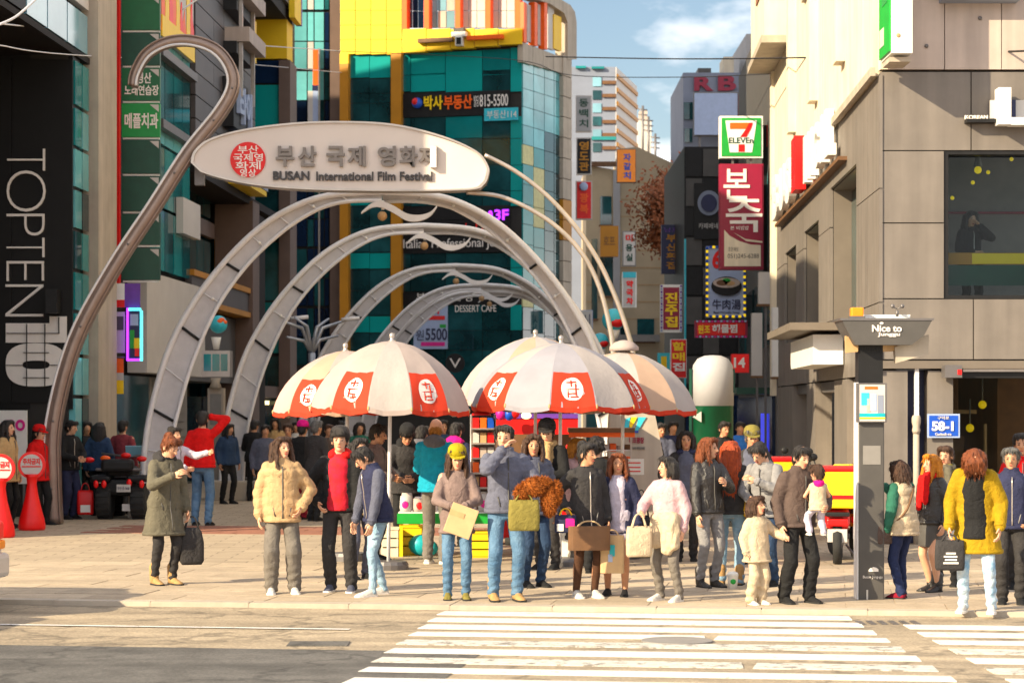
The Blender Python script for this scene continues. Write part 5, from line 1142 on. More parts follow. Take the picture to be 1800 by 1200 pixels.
# red food cart
fc = thing('food_cart', 'red food cart with purple awning strip and yellow lit ceiling behind the umbrellas', 'food cart', G(930, 955)); Yf = 32.0; f3 = front(Yf)
ppx('awning', M['red'], f3, 868, 1016, 735, 763, -.1, .1, fc); ppx('awning_edge', M['purple'], f3, 868, 1016, 727, 735, -.1, .12, fc); ppx('ceiling', M['wood_pale'], f3, 868, 1070, 712, 716, -1.4, .2, fc)
ppx('body', M['red'], f3, 872, 1012, 850, 946, -.9, 0, fc); ppx('counter', M['steel'], f3, 868, 1016, 844, 850, -1.0, .15, fc); ppx('back_panel', M['brown'], f3, 872, 1012, 763, 844, -.95, -.9, fc)
for x in (874, 1004): ppx('post', M['steel'], f3, x, x + 5, 716, 850, -.05, 0, fc)
for x in (900, 985): MB().lathe([(0, -.16), (.1, -.16), (.1, -.06), (.0, -.05)], (W(x - 900, Yf), Yf - .1, .16), 14).build('wheel', M['rubber'], fc)
for x, y in ((925, 730), (1062, 719)): MB().ell(P(x, y, Yf - .6), (.07, .07, .05), 10, 7).build('lamp', M['lamp_warm'], fc)
for x, m_ in ((880, 'pink'), (895, 'blue'), (905, 'red')): MB().ell(P(x, 722 + x % 7, Yf - .4), (.07, .07, .09), 10, 7).build('hanging_toy', M[m_], fc)
dc = thing('display_cart', 'glass fronted snack display cart with orange trays', 'display cart', G(1058, 965)); Yd = 30.8; f4 = front(Yd)
ppx('base', M['pale_panel'], f4, 1004, 1112, 842, 960, -.8, 0, dc); ppx('counter', M['steel'], f4, 1002, 1114, 836, 842, -.85, .05, dc); ppx('roof', M['brown'], f4, 1000, 1116, 752, 760, -.85, .08, dc); ppx('roof_trim', M['orange'], f4, 1000, 1116, 760, 768, .0, .06, dc)
for x in (1004, 1056, 1108): ppx('post', M['steel'], f4, x, x + 3, 768, 836, -.05, 0, dc)
for j in range(2): ppx('shelf', M['steel_pale'], f4, 1005, 1110, 790 + j * 23, 792 + j * 23, -.7, -.05, dc)
for j in range(3):
    for k in range(8): MB().box(P(1012 + k * 13, 786 + j * 23, Yd + .25), (W(11, Yd), .3, .05 + .03 * ((k + j) % 3)), bev=.01).build('food_tray', M[('orange', 'wood_pale', 'rose_wall', 'pale_panel', 'brown')[(k * 2 + j) % 5]], dc)
for k in range(18):
    c = P(880 + k * 7.4, 844, Yf - .02 + (k % 3) * .14); h = .10 + .05 * (k % 4)
    MB().lathe([(0, 0), (.028, 0), (.034, h), (.03, h + .01), (0, h + .012)], c, 10).build('sauce_bottle' if k % 2 else 'paper_tub', M[('orange', 'red', 'pale_panel', 'yellow_pure', 'brown', 'green')[k * 5 % 6]], fc)
for k in range(10):
    c = P(884 + k * 13, 790 + (k % 3) * 9, Yf - .5); MB().box(c, (.10, .05, .14), bev=.01).build('menu_card', M[('white_plastic', 'yellow_pure', 'pink', 'pale_panel', 'red')[k % 5]], fc)
for k in range(7):
    c = P(1010 + k * 15, 836, Yd - .04); MB().lathe([(0, 0), (.04, 0), (.05, .12), (0, .125)], c, 10).build('snack_cup', M[('pale_panel', 'red', 'wood_pale', 'yellow_pure')[k % 4]], dc)
pc = thing('price_card', 'white price card with red lines hung on the display cart', 'price card', P(1108, 834, 30.5)); ppx('card', M['white_plastic'], front(30.5), 1086, 1132, 806, 834, -.02, 0, pc)
for y in (812, 820, 827): ppx('print', M['red'], front(30.5), 1092, 1126, y, y + 2, 0, .004, pc)
mn = thing('stone_monument', 'tapered beige stone monument with cyan and yellow emblem behind the stalls', 'monument', G(1116, 948)); Ym = 33.2
b = MB(); pts = [(1072, 712), (1148, 712), (1166, 800), (1172, 948), (1066, 948)]; b.prism([P(x, y, Ym) for x, y in pts], (0, .6, 0)); b.build('stone', M['stone_beige'], mn)
for pts, m_ in [([(1100, 736), (1108, 733), (1104, 756), (1096, 756)], 'cyan'), ([(1110, 733), (1120, 733), (1112, 748), (1108, 756), (1106, 746)], 'yellow_pure'), ([(1122, 733), (1136, 733), (1130, 742), (1122, 756), (1116, 756), (1120, 744)], 'cyan'), ([(1098, 757), (1122, 757), (1122, 760), (1098, 760)], 'blue')]:
    MB().prism([P(x, y, Ym) for x, y in pts], (0, -.02, 0)).build('emblem', M[m_], mn)
tpx('비프광장', 1106, 1132, 768, 779, front(Ym), .01, M['maroon'], mn, .01, .03); tpx('BIFF SQUARE', 1112, 1134, 785, 790, front(Ym), .01, M['grey'], mn)
ky = thing('domed_kiosk', 'round kiosk with white dome and dark green lower half', 'kiosk', G(1253, 917)); kp_ = G(1253, 917); Yk2 = kp_.y; r = W(36, Yk2)
zt = P(0, 625, Yk2).z; zm = P(0, 712, Yk2).z
MB().lathe([(0, 0), (r, 0), (r, zm), (r * 1.02, zm)], kp_, 28).build('lower_drum', M['green_dark'] if False else mat('drum_green', (.006, .12, .06), .45), ky)
MB().lathe([(r * 1.02, zm - .01), (r * 1.02, zt - .30), (r * .97, zt - .16), (r * .75, zt - .05), (r * .4, zt), (0, zt + .01)], kp_, 28).build('dome', mat('dome_shaded', (.40, .40, .42), .5, var=.05), ky)  # grey puts the shade on the white dome into its colour
ppx('side_frame', M['green_dark'], front(Yk2 - .1), 1212, 1216, 648, 770, -.1, 0, ky); ppx('side_frame', M['green_dark'], front(Yk2 - .1), 1288, 1292, 648, 690, -.1, 0, ky)
MB().prism([P(1219, 733, Yk2 - r - .01), P(1233, 723, Yk2 - r - .01), P(1233, 742, Yk2 - r - .01)], (0, .25, 0)).build('arrow_mark', M['pale_panel'], ky)

# ------------------------------------------------------------------ red bollard signs
def bollard(px, fy, label):
    g = G(px, fy); t = thing('sign_bollard', label, 'sign bollard', g, 0, 'red sign bollards at the plaza edge')
    MB().lathe([(0, 0), (.20, 0), (.215, .04), (.20, .16), (.15, .34), (.10, .55), (.075, .72), (.085, .82), (.12, .88)], g, 22).build('stand', M['red_bright'], t)
    c = g + V((0, 0, 1.02)); ring = [c + V((.215 * math.cos(k * .2094), -.03, .215 * math.sin(k * .2094))) for k in range(30)]
    MB().prism(ring, (0, .07, 0)).build('disc', M['red_bright'], t); MB().prism([c + V(((p - c).x * .8, -.035, (p - c).z * .8)) for p in ring], (0, .01, 0)).build('disc_face', M['pale_panel'], t)
    text('주차금지', c + V((0, -.04, .06)), .27, .1, M['red'], t, depth=.006, bold=.04); MB().box(c + V((0, -.04, -.02)), (.3, .008, .018)).build('line', M['red'], t)
bollard(56, 931, 'red vase shaped sign bollard with round no parking disc beside the red capped woman'); bollard(1, 944, 'red sign bollard cut off by the picture edge beside the silver car')

# ------------------------------------------------------------------ vehicles
def loft_x(secs, m_, name, root, Mw, par=None):    # body sections along local x: (x, half width, list of (y fraction, z))
    b = MB(); b.loft([[Mw @ V((x, hw * yy, z)) for yy, z in pr] for x, hw, pr in secs], True); return b.build(name, m_, par or root)
def car(loc, rz, paint, label):
    t = thing('parked_car', label, 'car', loc, rz, 'cars waiting on the road'); Mw = WM[t.name]
    def prof(z0, z1): return [(-.92, z0), (-1, z0 + .15), (-1, z1 - .18), (-.93, z1 - .04), (-.75, z1), (.75, z1), (.93, z1 - .04), (1, z1 - .18), (1, z0 + .15), (.92, z0)]
    loft_x([(-2.2, .70, prof(.35, .72)), (-2.12, .80, prof(.26, .84)), (-1.7, .87, prof(.22, .93)), (0, .90, prof(.20, .97)), (1.4, .89, prof(.22, .97)), (2.05, .84, prof(.25, .93)), (2.2, .74, prof(.33, .82))], paint, 'body', t, Mw)
    def cab(z1): return [(-1, .92), (-.98, 1.0), (-.80, z1 - .03), (-.7, z1), (.7, z1), (.80, z1 - .03), (.98, 1.0), (1, .92)]
    loft_x([(-1.35, .80, cab(.98)), (-.55, .80, cab(1.40)), (.2, .80, cab(1.45)), (.95, .79, cab(1.41)), (1.75, .78, cab(1.0))], M['glass_dark'], 'glasshouse', t, Mw)
    loft_x([(-.62, .60, [(-1, 1.41), (-1, 1.44), (1, 1.44), (1, 1.41)]), (.2, .62, [(-1, 1.44), (-1, 1.475), (1, 1.475), (1, 1.44)]), (1.0, .60, [(-1, 1.41), (-1, 1.44), (1, 1.44), (1, 1.41)])], paint, 'roof', t, Mw)
    for sy in (-1, 1):
        for x in (-1.35, 1.35):
            c = V((x, sy * .80, .31)); b = MB(); b.loft([[Mw @ (c + V((r * math.cos(k * .2618), sy * yy, r * math.sin(k * .2618)))) for k in range(24)] for r, yy in ((.2, -.1), (.31, -.09), (.315, .0), (.31, .09), (.21, .1))], True); w_ = b.build('wheel', M['rubber'], t)
            b = MB(); b.loft([[Mw @ (c + V((r * math.cos(k * .5236), sy * yy, r * math.sin(k * .5236)))) for k in range(12)] for r, yy in ((.2, .095), (.17, .11), (.05, .12))], True); b.build('rim', M['steel'], w_)
        MB().box(Mw @ V((2.12, sy * .62, .76)), (.2, .34, .18), Mw.to_3x3(), bev=.03).build('tail_light', M['red_bright'], t); MB().box(Mw @ V((2.14, sy * .64, .62)), (.18, .3, .09), Mw.to_3x3(), bev=.02).build('indicator', M['amber'], t)
        MB().box(Mw @ V((-2.1, sy * .6, .68)), (.2, .32, .15), Mw.to_3x3(), bev=.03).build('headlight', M['white_plastic'], t)
    MB().box(Mw @ V((2.2, 0, .42)), (.16, 1.6, .24), Mw.to_3x3(), bev=.05).build('rear_bumper', paint, t); MB().box(Mw @ V((2.27, 0, .48)), (.03, .5, .12), Mw.to_3x3()).build('number_plate', M['white_plastic'], t)
    return t
mk('car_silver', (.62, .58, .54), .3, metal=.2, var=.03, spec=.8); mk('car_white', (.75, .75, .74), .3, var=.03, spec=.8)
def rl(a, b): p = R(a, b); return V((p.x, p.y, ZR + .005))
p = rl(-6.62, 1.05); car((p.x, p.y, ZR), -.14, M['car_silver'], 'pale silver car at the kerb showing only its red tail light end')
p = rl(-6.95, 3.35); car((p.x, p.y, ZR), -.14, M['car_white'], 'white car in the next lane beyond the picture edge'); p = rl(-6.5, 6.15); car((p.x, p.y, ZR), -.14, M['car_silver'], 'silver car in the nearest lane beyond the picture edge')

# quad bike, seen from behind
qg = G(208, 912); qb = thing('quad_bike', 'black quad bike seen from behind with red lights and white plate', 'quad bike', qg); Yq = qg.y
def qz(py): return P(0, py, Yq).z
def qx(px): return P(px, 0, Yq).x
for x in (183, 244):
    for dy in (.1, 1.35):
        c = V((qx(x), Yq + dy, .30)); b = MB(); b.loft([[c + V((xx, r * math.cos(k * .2618), r * math.sin(k * .2618))) for k in range(24)] for r, xx in ((.14, -.12), (.27, -.13), (.30, -.09), (.305, 0), (.30, .09), (.27, .13), (.14, .12))], True); w_ = b.build('wheel', M['rubber'], qb)
        b = MB()
        for k in range(16):
            a = k * math.pi / 8; b.box(c + V((0, .30 * math.cos(a), .30 * math.sin(a))), (.22, .05, .03), Matrix.Rotation(a - math.pi / 2, 3, 'X'))
        b.build('tyre_tread', M['rubber'], w_)
MB().box(V((qx(208), Yq + .75, .55)), (.62, 1.6, .30), bev=.08).build('body', M['black'], qb); MB().box(V((qx(208), Yq + .45, .82)), (.48, .9, .16), bev=.07).build('seat', M['rubber'], qb)
for x in (178, 242): MB().box(V((qx(x), Yq + .12, .70)), (.36, .55, .12), bev=.05).build('fender', M['black'], qb); MB().box(V((qx(x), Yq + 1.35, .68)), (.32, .55, .1), bev=.04).build('fender', M['black'], qb)
MB().box(V((qx(210), Yq - .08, .86)), (.80, .08, .05), bev=.02).build('rack', M['steel_dark'], qb); MB().box(V((qx(208), Yq - .06, .93)), (.56, .25, .22), bev=.06).build('back_box', M['black'], qb)
for x, y in ((172, 850), (186, 850), (230, 848), (252, 850)): MB().ell(V((qx(x), Yq - .18, qz(y))), (.045, .03, .07), 10, 7).build('tail_light', M['red_bright'], qb)
for x, y, m_ in ((186, 805, 'orange'), (222, 800, 'red'), (158, 808, 'red'), (250, 806, 'red')): MB().ell(V((qx(x), Yq - .05, qz(y))), (.09, .08, .05), 10, 7).build('rear_lamp', M[m_], qb)
MB().box(V((qx(221), Yq - .22, qz(857))), (.24, .015, .13), bev=.004).build('number_plate', M['pale_panel'], qb); text('부산 중 7408', V((qx(221), Yq - .232, qz(857))), .2, .06, M['navy'], qb, depth=.004); MB().box(V((qx(227), Yq - .12, qz(891))), (.2, .02, .12)).build('mud_flap', M['pale_panel'], qb)
MB().tube([V((qx(160), Yq + 1.0, 1.12)), V((qx(208), Yq + 1.15, 1.05)), V((qx(256), Yq + 1.0, 1.12))], .02, 7).build('handlebar', M['steel_dark'], qb)
MB().box(V((qx(217), Yq + 1.1, 1.16)), (.3, .03, .2), Matrix.Rotation(.4, 3, 'X'), bev=.01).build('windscreen', M['glass_sky'], qb)

# delivery scooters
def scooter(px, fy, label, boxm, lidm, rz=0.0, body='red'):
    g = G(px, fy); t = thing('delivery_scooter', label, 'scooter', g, rz, 'delivery scooters parked by the corner building'); Mw = WM[t.name]; R3 = Mw.to_3x3()
    for y in (.1, 1.3):
        b = MB(); b.loft([[Mw @ V((xx, y + r * math.cos(k * .2618), .26 + r * math.sin(k * .2618))) for k in range(24)] for r, xx in ((.17, -.05), (.25, -.055), (.265, 0), (.25, .055), (.17, .05))], True); w_ = b.build('wheel', M['rubber'], t); MB().ell(Mw @ V((0, y, .26)), (.06, .15, .15), 10, 8).build('hub', M['steel'], w_)
    MB().box(Mw @ V((0, .35, .55)), (.30, .75, .26), R3, bev=.08).build('body', M[body], t); MB().box(Mw @ V((0, .8, .32)), (.30, .6, .08), R3, bev=.03).build('footboard', M['grey_dark'], t)
    MB().box(Mw @ V((0, .55, .74)), (.27, .55, .12), R3, bev=.05).build('seat', M['black'], t); MB().box(Mw @ V((0, 1.15, .72)), (.34, .16, .62), R3, bev=.06).build('leg_shield', M[body], t)
    MB().tube([Mw @ V((0, 1.3, .26)), Mw @ V((0, 1.1, 1.0))], .03, 8).build('fork', M['steel_dark'], t); MB().tube([Mw @ V((-.34, .98, 1.05)), Mw @ V((0, 1.08, 1.0)), Mw @ V((.34, .98, 1.05))], .02, 7).build('handlebar', M['steel_dark'], t)
    for sx in (-1, 1): MB().tube([Mw @ V((sx * .3, 1.0, 1.05)), Mw @ V((sx * .36, .98, 1.24))], .01, 5).ell(Mw @ V((sx * .37, .98, 1.28)), (.06, .02, .05), 8, 6).build('mirror', M['black'], t)
    MB().box(Mw @ V((0, -.06, .52)), (.26, .10, .09), R3, bev=.02).build('tail_light', M['red_bright'], t); MB().box(Mw @ V((0, -.10, .36)), (.24, .02, .16), R3, bev=.005).build('number_plate', M['pale_panel'], t); MB().box(Mw @ V((0, -.08, .62)), (.3, .14, .05), R3, bev=.01).build('rear_carrier', M['black'], t)
    bx = MB().box(Mw @ V((0, .12, .92)), (.50, .48, .46), R3, bev=.03).build('delivery_box', M[boxm], t); MB().box(Mw @ V((0, .12, 1.17)), (.53, .51, .07), R3, bev=.03).build('box_lid', M[lidm], bx); MB().box(Mw @ V((0, .12, .83)), (.508, .488, .05), R3).build('stripe', M[lidm], bx)
    for sx in (-1, 1): MB().box(Mw @ V((sx * .225, .12, .95)), (.06, .486, .40), R3).build('stripe', M[lidm], bx)
    MB().tube([Mw @ V((.1, .5, .22)), Mw @ V((.28, .45, .0))], .015, 6).build('stand', M['steel_dark'], t)
    return t
scooter(1472, 992, 'red scooter with big yellow box and red lid next to the information pillar', 'yellow_pure', 'red_bright', -.15)
scooter(1512, 985, 'amber scooter half hidden behind the information pillar', 'amber', 'yellow_pure', .1, 'amber')
scooter(1374, 948, 'yellow boxed scooter with red lid behind the man carrying a baby', 'yellow_pure', 'red_bright', .2)
def fluffy(name, c, r, m_, label, cat, n=160, ln=.05, seed=1, lumps=()):
    rg = random.Random(seed); b = MB(); b.ell(c, V(r) * .96, 14, 10); c0 = V(c); r0 = r
    for lc, lr in lumps: b.ell(c0 + V(lc), V(lr) * .96, 12, 9)
    for k in range(n):
        lc, r = (V((0, 0, 0)), r0) if not lumps or k % (len(lumps) + 1) == 0 else lumps[k % (len(lumps) + 1) - 1]
        d = V((rg.gauss(0, 1), rg.gauss(0, 1), rg.gauss(0, 1))).normalized(); p = c0 + V(lc) + V((d.x * r[0], d.y * r[1], d.z * r[2])) * .95; e_ = V((rg.gauss(0, .6), rg.gauss(0, .6), rg.gauss(-.5, .5))); t_ = (d.cross(e_)).normalized() * .006; b.add([p - t_, p + t_, p + (d + e_ * .7).normalized() * ln * rg.uniform(.6, 1.2)], [(0, 1, 2)])
    return tagp(b.build(name, m_, loc=c), label, cat)
g = G(1497, 985); mk('fur_brown', (.09, .04, .02), .9, var=.3, scale=30)
fluffy('fur_trim', V((g.x, g.y - .32, 1.02)), (.16, .12, .20), M['fur_brown'], 'dark brown fur bundle hanging on the yellow delivery box', 'fur bundle', 900, .05)
# ------------------------------------------------------------------ people
import numpy as np
def cloth(k, rgb, rgb2=None, rough=.85, bump=.45, sc=14, var=.16, spec=.3): M[k] = mat(k, rgb, rough, var=var, scale=sc, bump=bump, spec=spec, rgb2=rgb2, fold=0 if k.startswith('hair') else 1)
M['skin'] = mat('skin', (.62, .37, .26), .5, var=.07, scale=16, spec=.4); M['skin_tan'] = mat('skin_tan', (.50, .275, .18), .5, var=.08, scale=16, spec=.4); M['skin_dark'] = mat('skin_dark', (.26, .125, .075), .5, var=.08, scale=16, spec=.4)
M['lip'] = mat('lip', (.40, .11, .09), .45); M['eye_dark'] = mat('eye_dark', (.02, .014, .012), .25, spec=.8)
for k, c1, c2 in [('hair_black', (.008, .007, .007), (.03, .024, .022)), ('hair_brown', (.03, .014, .009), (.075, .036, .02)), ('hair_auburn', (.10, .028, .012), (.20, .06, .022)), ('hair_red', (.24, .042, .012), (.42, .09, .022)), ('hair_orange', (.42, .16, .03), (.66, .28, .055)), ('hair_grey', (.06, .06, .06), (.15, .145, .14)), ('hair_copper', (.30, .12, .03), (.50, .24, .07))]:
    cloth(k, c1, c2, .5, .5, 40, spec=.5)
for k, c in [('c_olive_grey', (.115, .105, .08)), ('c_charcoal', (.035, .033, .034)), ('c_black', (.013, .013, .014)), ('c_cream', (.52, .43, .32)), ('c_beige_puffer', (.46, .32, .195)), ('c_grey_pants', (.16, .145, .13)), ('c_red', (.55, .02, .02)), ('c_redpink', (.60, .03, .06)), ('c_navy', (.025, .028, .062)),
              ('c_slate', (.095, .10, .135)), ('c_slate_puffer', (.12, .125, .165)), ('c_taupe', (.20, .15, .14)), ('c_teal', (.012, .27, .38)), ('c_greyhood', (.11, .105, .115)), ('c_tan', (.46, .32, .18)), ('c_lilac', (.50, .46, .54)), ('c_pink', (.50, .35, .37)), ('c_brown_coat', (.085, .062, .055)),
              ('c_mustard', (.33, .22, .022)), ('c_green', (.035, .12, .085)), ('c_white', (.62, .60, .57)), ('c_grey', (.24, .235, .24)), ('c_yellow', (.74, .46, .02)), ('c_olive_cap', (.33, .27, .04)), ('c_khaki', (.20, .17, .06)), ('c_plaid', (.22, .05, .06)), ('c_blue', (.06, .17, .48)), ('c_denim_dark', (.028, .05, .10)), ('c_tights', (.07, .035, .022)), ('c_magenta', (.60, .03, .22)), ('c_navy_pants', (.018, .026, .07)), ('c_boot_tan', (.42, .27, .14)), ('c_darkred', (.20, .015, .03))]:
    cloth(k, c)
cloth('c_denim', (.065, .125, .215), (.15, .235, .34), sc=9); cloth('c_denim_light', (.17, .27, .37), (.34, .44, .52), sc=8); cloth('c_denim_ripped', (.20, .36, .52), (.66, .72, .76), sc=11)
M['c_redpink'] = mat('c_redpink2', (.60, .03, .07), .85, rgb2=(.30, .006, .012), scale=11, bump=.2)
cloth('c_leather', (.018, .016, .016), rough=.35, spec=.7)
PEND = []
def disp(me, amp, quilt=0.0, step=.1, seed=0, kz=1.0, lowz=0.0, strand=0.0):
    n = len(me.vertices); co = np.empty(n * 3, 'f'); me.vertices.foreach_get('co', co); co = co.reshape(-1, 3); no = np.empty(n * 3, 'f'); me.vertices.foreach_get('normal', no); no = no.reshape(-1, 3)
    d = np.zeros(n); rs = np.random.RandomState(seed)
    for f, a in ((16, .7), (38, .8), (75, .5)):
        for _ in range(4):
            q = rs.normal(size=3); q /= np.linalg.norm(q); q[2] *= kz; ph = rs.uniform(0, 6.28)
            warp = .6 * np.sin(co @ (rs.normal(size=3) * f * .5) + rs.uniform(0, 6))
            d += a * (.62 - np.abs(np.sin(co @ (q * f) * .5 + ph + warp * 2))) * .62
    d *= amp
    if lowz: d += lowz * np.sin(co[:, 2] * 75 + 2 * np.sin(co[:, 0] * 22)) * np.clip((.42 - co[:, 2]) / .3, 0, 1)
    if strand:
        c_ = co[:, :2].mean(0); th = np.arctan2(co[:, 1] - c_[1], co[:, 0] - c_[0]); d += strand * (np.sin(th * 23 + 2.5 * np.sin(co[:, 2] * 16 + seed)) + .7 * np.sin(th * 41 + 3 * np.sin(co[:, 2] * 11)))
    if quilt: d += quilt * (np.abs(np.sin(math.pi * (co[:, 2] + .012 * np.sin(co[:, 0] * 19)) / step)) ** .6 - .6)
    co += no * d[:, None]; me.vertices.foreach_set('co', co.ravel()); me.update()
def ik(a, t, l1, l2, pole):
    a, t = V(a), V(t); d = t - a; L = min(max(d.length, .05), (l1 + l2) * .998); d.normalize(); x = (l1 * l1 - l2 * l2 + L * L) / (2 * L); h = math.sqrt(max(0, l1 * l1 - x * x))
    q = V(pole) - d * V(pole).dot(d); q = q.normalized() if q.length > 1e-4 else d.orthogonal().normalized()
    return a + d * x + q * h, a + d * L
ARMS = {'down': ((.245, -.03, .86), (.5, 1, 0)), 'pocket': ((.215, -.10, .95), (1, .8, 0)), 'front': ((.07, -.27, 1.06), (1, .5, -.6)), 'chest': ((.05, -.29, 1.20), (.8, .2, -1)), 'phone': ((.06, -.30, 1.28), (.8, .1, -1)), 'face': ((.07, -.19, 1.47), (.9, -.4, -1)),
        'head': ((.10, -.06, 1.63), (1, -.2, .2)), 'eyes': ((.12, -.20, 1.55), (1, -.2, -.4)), 'carry': ((.17, -.30, 1.08), (.9, .4, -.7)), 'reach': ((.26, -.47, 1.30), (.6, .2, -1)), 'out': ((.36, -.28, 1.12), (.6, .7, -.5)), 'back': ((.14, .17, .98), (1, .6, 0)), 'low': ((.22, -.12, .80), (.6, 1, 0)), 'cross': ((-.08, -.22, 1.14), (1, .2, -.8)), 'bentback': ((.24, .0, 1.0), (.4, 1, 0))}
BODY = [(.80, .105, .085, .0), (.86, .158, .112, .01), (.95, .160, .112, .01), (1.05, .138, .098, .0), (1.15, .142, .102, .0), (1.27, .152, .108, .0), (1.35, .150, .096, .01), (1.40, .125, .078, .014), (1.435, .075, .06, .016), (1.47, .055, .055, .014), (1.51, .052, .054, .008)]
def person(px, fy, ty, label, face=0, fem=1, lean=(0, 0), head=(0, 0), feet=((.095, 0), (-.095, 0)), P_='down', M_='down', top=None, bot=None, shoes='c_black', hair=('short', 'hair_black'), hat=None, skin='skin', Y=None, H=None, z0=0.0, hs=1.0, seated=None, scarf=None, group=None, lod=None, wide=1.0):
    if Y is None: Y = F * CH / (fy - HZ)
    x = (px - 900) / F * Y
    if H is None: H = (CH - (ty - HZ) / F * Y - z0) * (1.0 if not sum(map(abs, lean)) else 1.0)
    k = H / 1.715
    if lod is None: lod = 0 if Y < 30 else (1 if Y < 41 else 2)
    root = thing('person', label, 'person', (x, Y, z0), rad(face), group)
    W_ = root_M(root) @ Matrix.Scale(k, 4)
    sh = .156 if fem else .178
    piv = V((0, 0, .93)); RL = Matrix.Rotation(rad(lean[0]), 3, 'X') @ Matrix.Rotation(rad(lean[1]), 3, 'Y')
    def T(p):
        p = V(p); f = min(1, max(0, (p.z - .86) / .14)); q = RL @ (p - piv) + piv
        return p.lerp(q, f)
    nk = V((0, .012, 1.455)); RH = RL @ Matrix.Rotation(rad(head[0]), 3, 'Z') @ Matrix.Rotation(rad(head[1]), 3, 'X')
    def Hd(p): p = V(p); return T(nk) + RH @ ((p - nk) * 1.05 * hs)
    def RHe(): return (RH * 1.0)
    def w(p): return W_ @ V(p)
    def rings(prof, off=0.0, n=18, sx=1.0, sy=1.0, shiftx=0, shifty=0):
        out = []
        for z, rx, ry, cy in prof:
            out.append([w(T((shiftx + (rx * sx * wide + off) * math.copysign(abs(math.cos(a)) ** .85, math.cos(a)), cy + shifty + (ry * sy * wide + off) * math.copysign(abs(math.sin(a)) ** .9, math.sin(a)), z))) for a in (2 * math.pi * i / n for i in range(n))])
        return out
    # joints
    leg = {}
    for s, ft in ((1, feet[0]), (-1, feet[1])):
        hip = V((s * .085, .0, .89)); an = V((ft[0], ft[1] + .02, (ft[2] if len(ft) > 2 else 0) + .085))
        kn, an = ik(hip, an, .425, .405, (s * .15, -1, 0)); leg[s] = (hip, kn, an)
    arm = {}
    for s, a in ((1, P_), (-1, M_)):
        tg, pole = ARMS[a] if isinstance(a, str) else a
        so = T((s * sh * wide, .012, 1.375)); tg_ = T((tg[0] * s, tg[1], tg[2])) if tg[2] > .93 else V((tg[0] * s, tg[1] + (so.y - .012) * .8, tg[2]))
        el, wr = ik(so, tg_, .29, .255, (pole[0] * s, pole[1], pole[2])); arm[s] = (so, el, wr)
    # ---- body
    b = MB(); b.loft(rings(BODY if not fem else [(z, rx * (.93 if z > 1.2 else 1), ry, cy) for z, rx, ry, cy in BODY]))
    lk = .76 if (bot is None or bot[0] == 'pants') else 1.0
    for s in (1, -1):
        h_, kn, an = leg[s]; k_ = k; k = k * lk; b.capsule(w(h_), w(kn), .083 * k, .054 * k, 12); b.capsule(w(kn), w((kn * .55 + an * .45) + V((0, .012, 0))), .054 * k, .052 * k, 12); b.capsule(w((kn * .55 + an * .45) + V((0, .012, 0))), w(an), .052 * k, .036 * k, 12); k = k_; b.capsule(w(an + V((0, 0, -.03))), w(an + V((0, -.13, -.055))), .034 * k, .028 * k, 10)
        so, el, wr = arm[s]; b.capsule(w(so), w(el), .052 * k, .040 * k, 12); b.capsule(w(el), w(wr), .042 * k, .027 * k, 12)
    def he(c, r, n=16, m=12): R3 = (W_.to_3x3() @ RH); return b.ell(w(Hd(c)), V(r) * 1.05 * hs, n, m, R3)
    he((0, .012, 1.610), (.074, .090, .090)); he((0, -.022, 1.550), (.057, .064, .078)); he((0, -.058, 1.497), (.030, .026, .024)); he((0, -.045, 1.575), (.060, .045, .050))
    b.capsule(w(Hd((0, -.086, 1.598))), w(Hd((0, -.106, 1.556))), .011 * k * hs, .016 * k * hs, 8); b.capsule(w(T((0, .016, 1.42))), w(Hd((0, .002, 1.53))), .055 * k, .052 * k, 12)
    for s in (1, -1): he((s * .076, .012, 1.568), (.012, .022, .032), 8, 6)
    fing = MB()
    for s in (1, -1):
        so, el, wr = arm[s]; d = (wr - el).normalized(); pn = V((-s, 0, 0)) if abs(d.x) < .8 else V((0, -1, 0)); pn = (pn - d * pn.dot(d)).normalized(); lat = d.cross(pn) * s
        if lat.y > 0 and abs(lat.y) > .3: lat = -lat
        Mx = W_.to_3x3() @ Matrix((lat * .040, d * .052, pn * .017)).transposed(); b.ell(w(wr + d * .052), (1, 1, 1), 10, 8, Mx)
        for i, (o_, L) in enumerate(((.028, .068), (.010, .078), (-.009, .072), (-.027, .056))):
            p0 = wr + d * .075 + lat * o_; p1 = wr + d * (.095 + L * .35) + lat * o_ * 1.1 + pn * .008; p2 = p1 + d * L * .38 + pn * L * .30; p3 = p2 + d * L * .08 + pn * L * .32
            fing.tube([w(p0), w(p1), w(p2), w(p3)], [.0095 * k, .009 * k, .008 * k, .005 * k], 6)
        t0 = wr + d * .02 + lat * .02; fing.tube([w(t0), w(t0 + d * .035 + lat * .030 + pn * .01), w(t0 + d * .068 + lat * .026 + pn * .028)], [.012 * k, .010 * k, .006 * k], 6)
    vx = (.0105, .013, .017)[lod]
    body = b.build('body', M[skin], root); PEND.append((body, vx, (.42, .4, .5)[lod], 3, None, fing))
    # ---- face
    if lod < 2:
        R3 = W_.to_3x3() @ RH
        for s in (1, -1):
            MB().ell(w(Hd((s * .030, -.086, 1.585))), V((.0135, .007, .0065)) * 1.05 * hs, 10, 6, R3).build('eye', M['eye_dark'], root)
            MB().ell(w(Hd((s * .031, -.089, 1.604))), V((.019, .006, .0035)) * 1.05 * hs, 8, 5, R3).build('eyebrow', M[hair[1]] if hair[0] != 'bald' else M['hair_grey'], root)
        MB().ell(w(Hd((0, -.087, 1.520))), V((.021, .008, .0065)) * 1.05 * hs, 10, 6, R3).build('mouth', M['lip'], root)
    # ---- legs clothing
    bot = bot or ('pants', 'c_black', 1.0); kind, bm_, wd = bot[0], bot[1], bot[2]; cz = (.014, .018, .024)[lod]
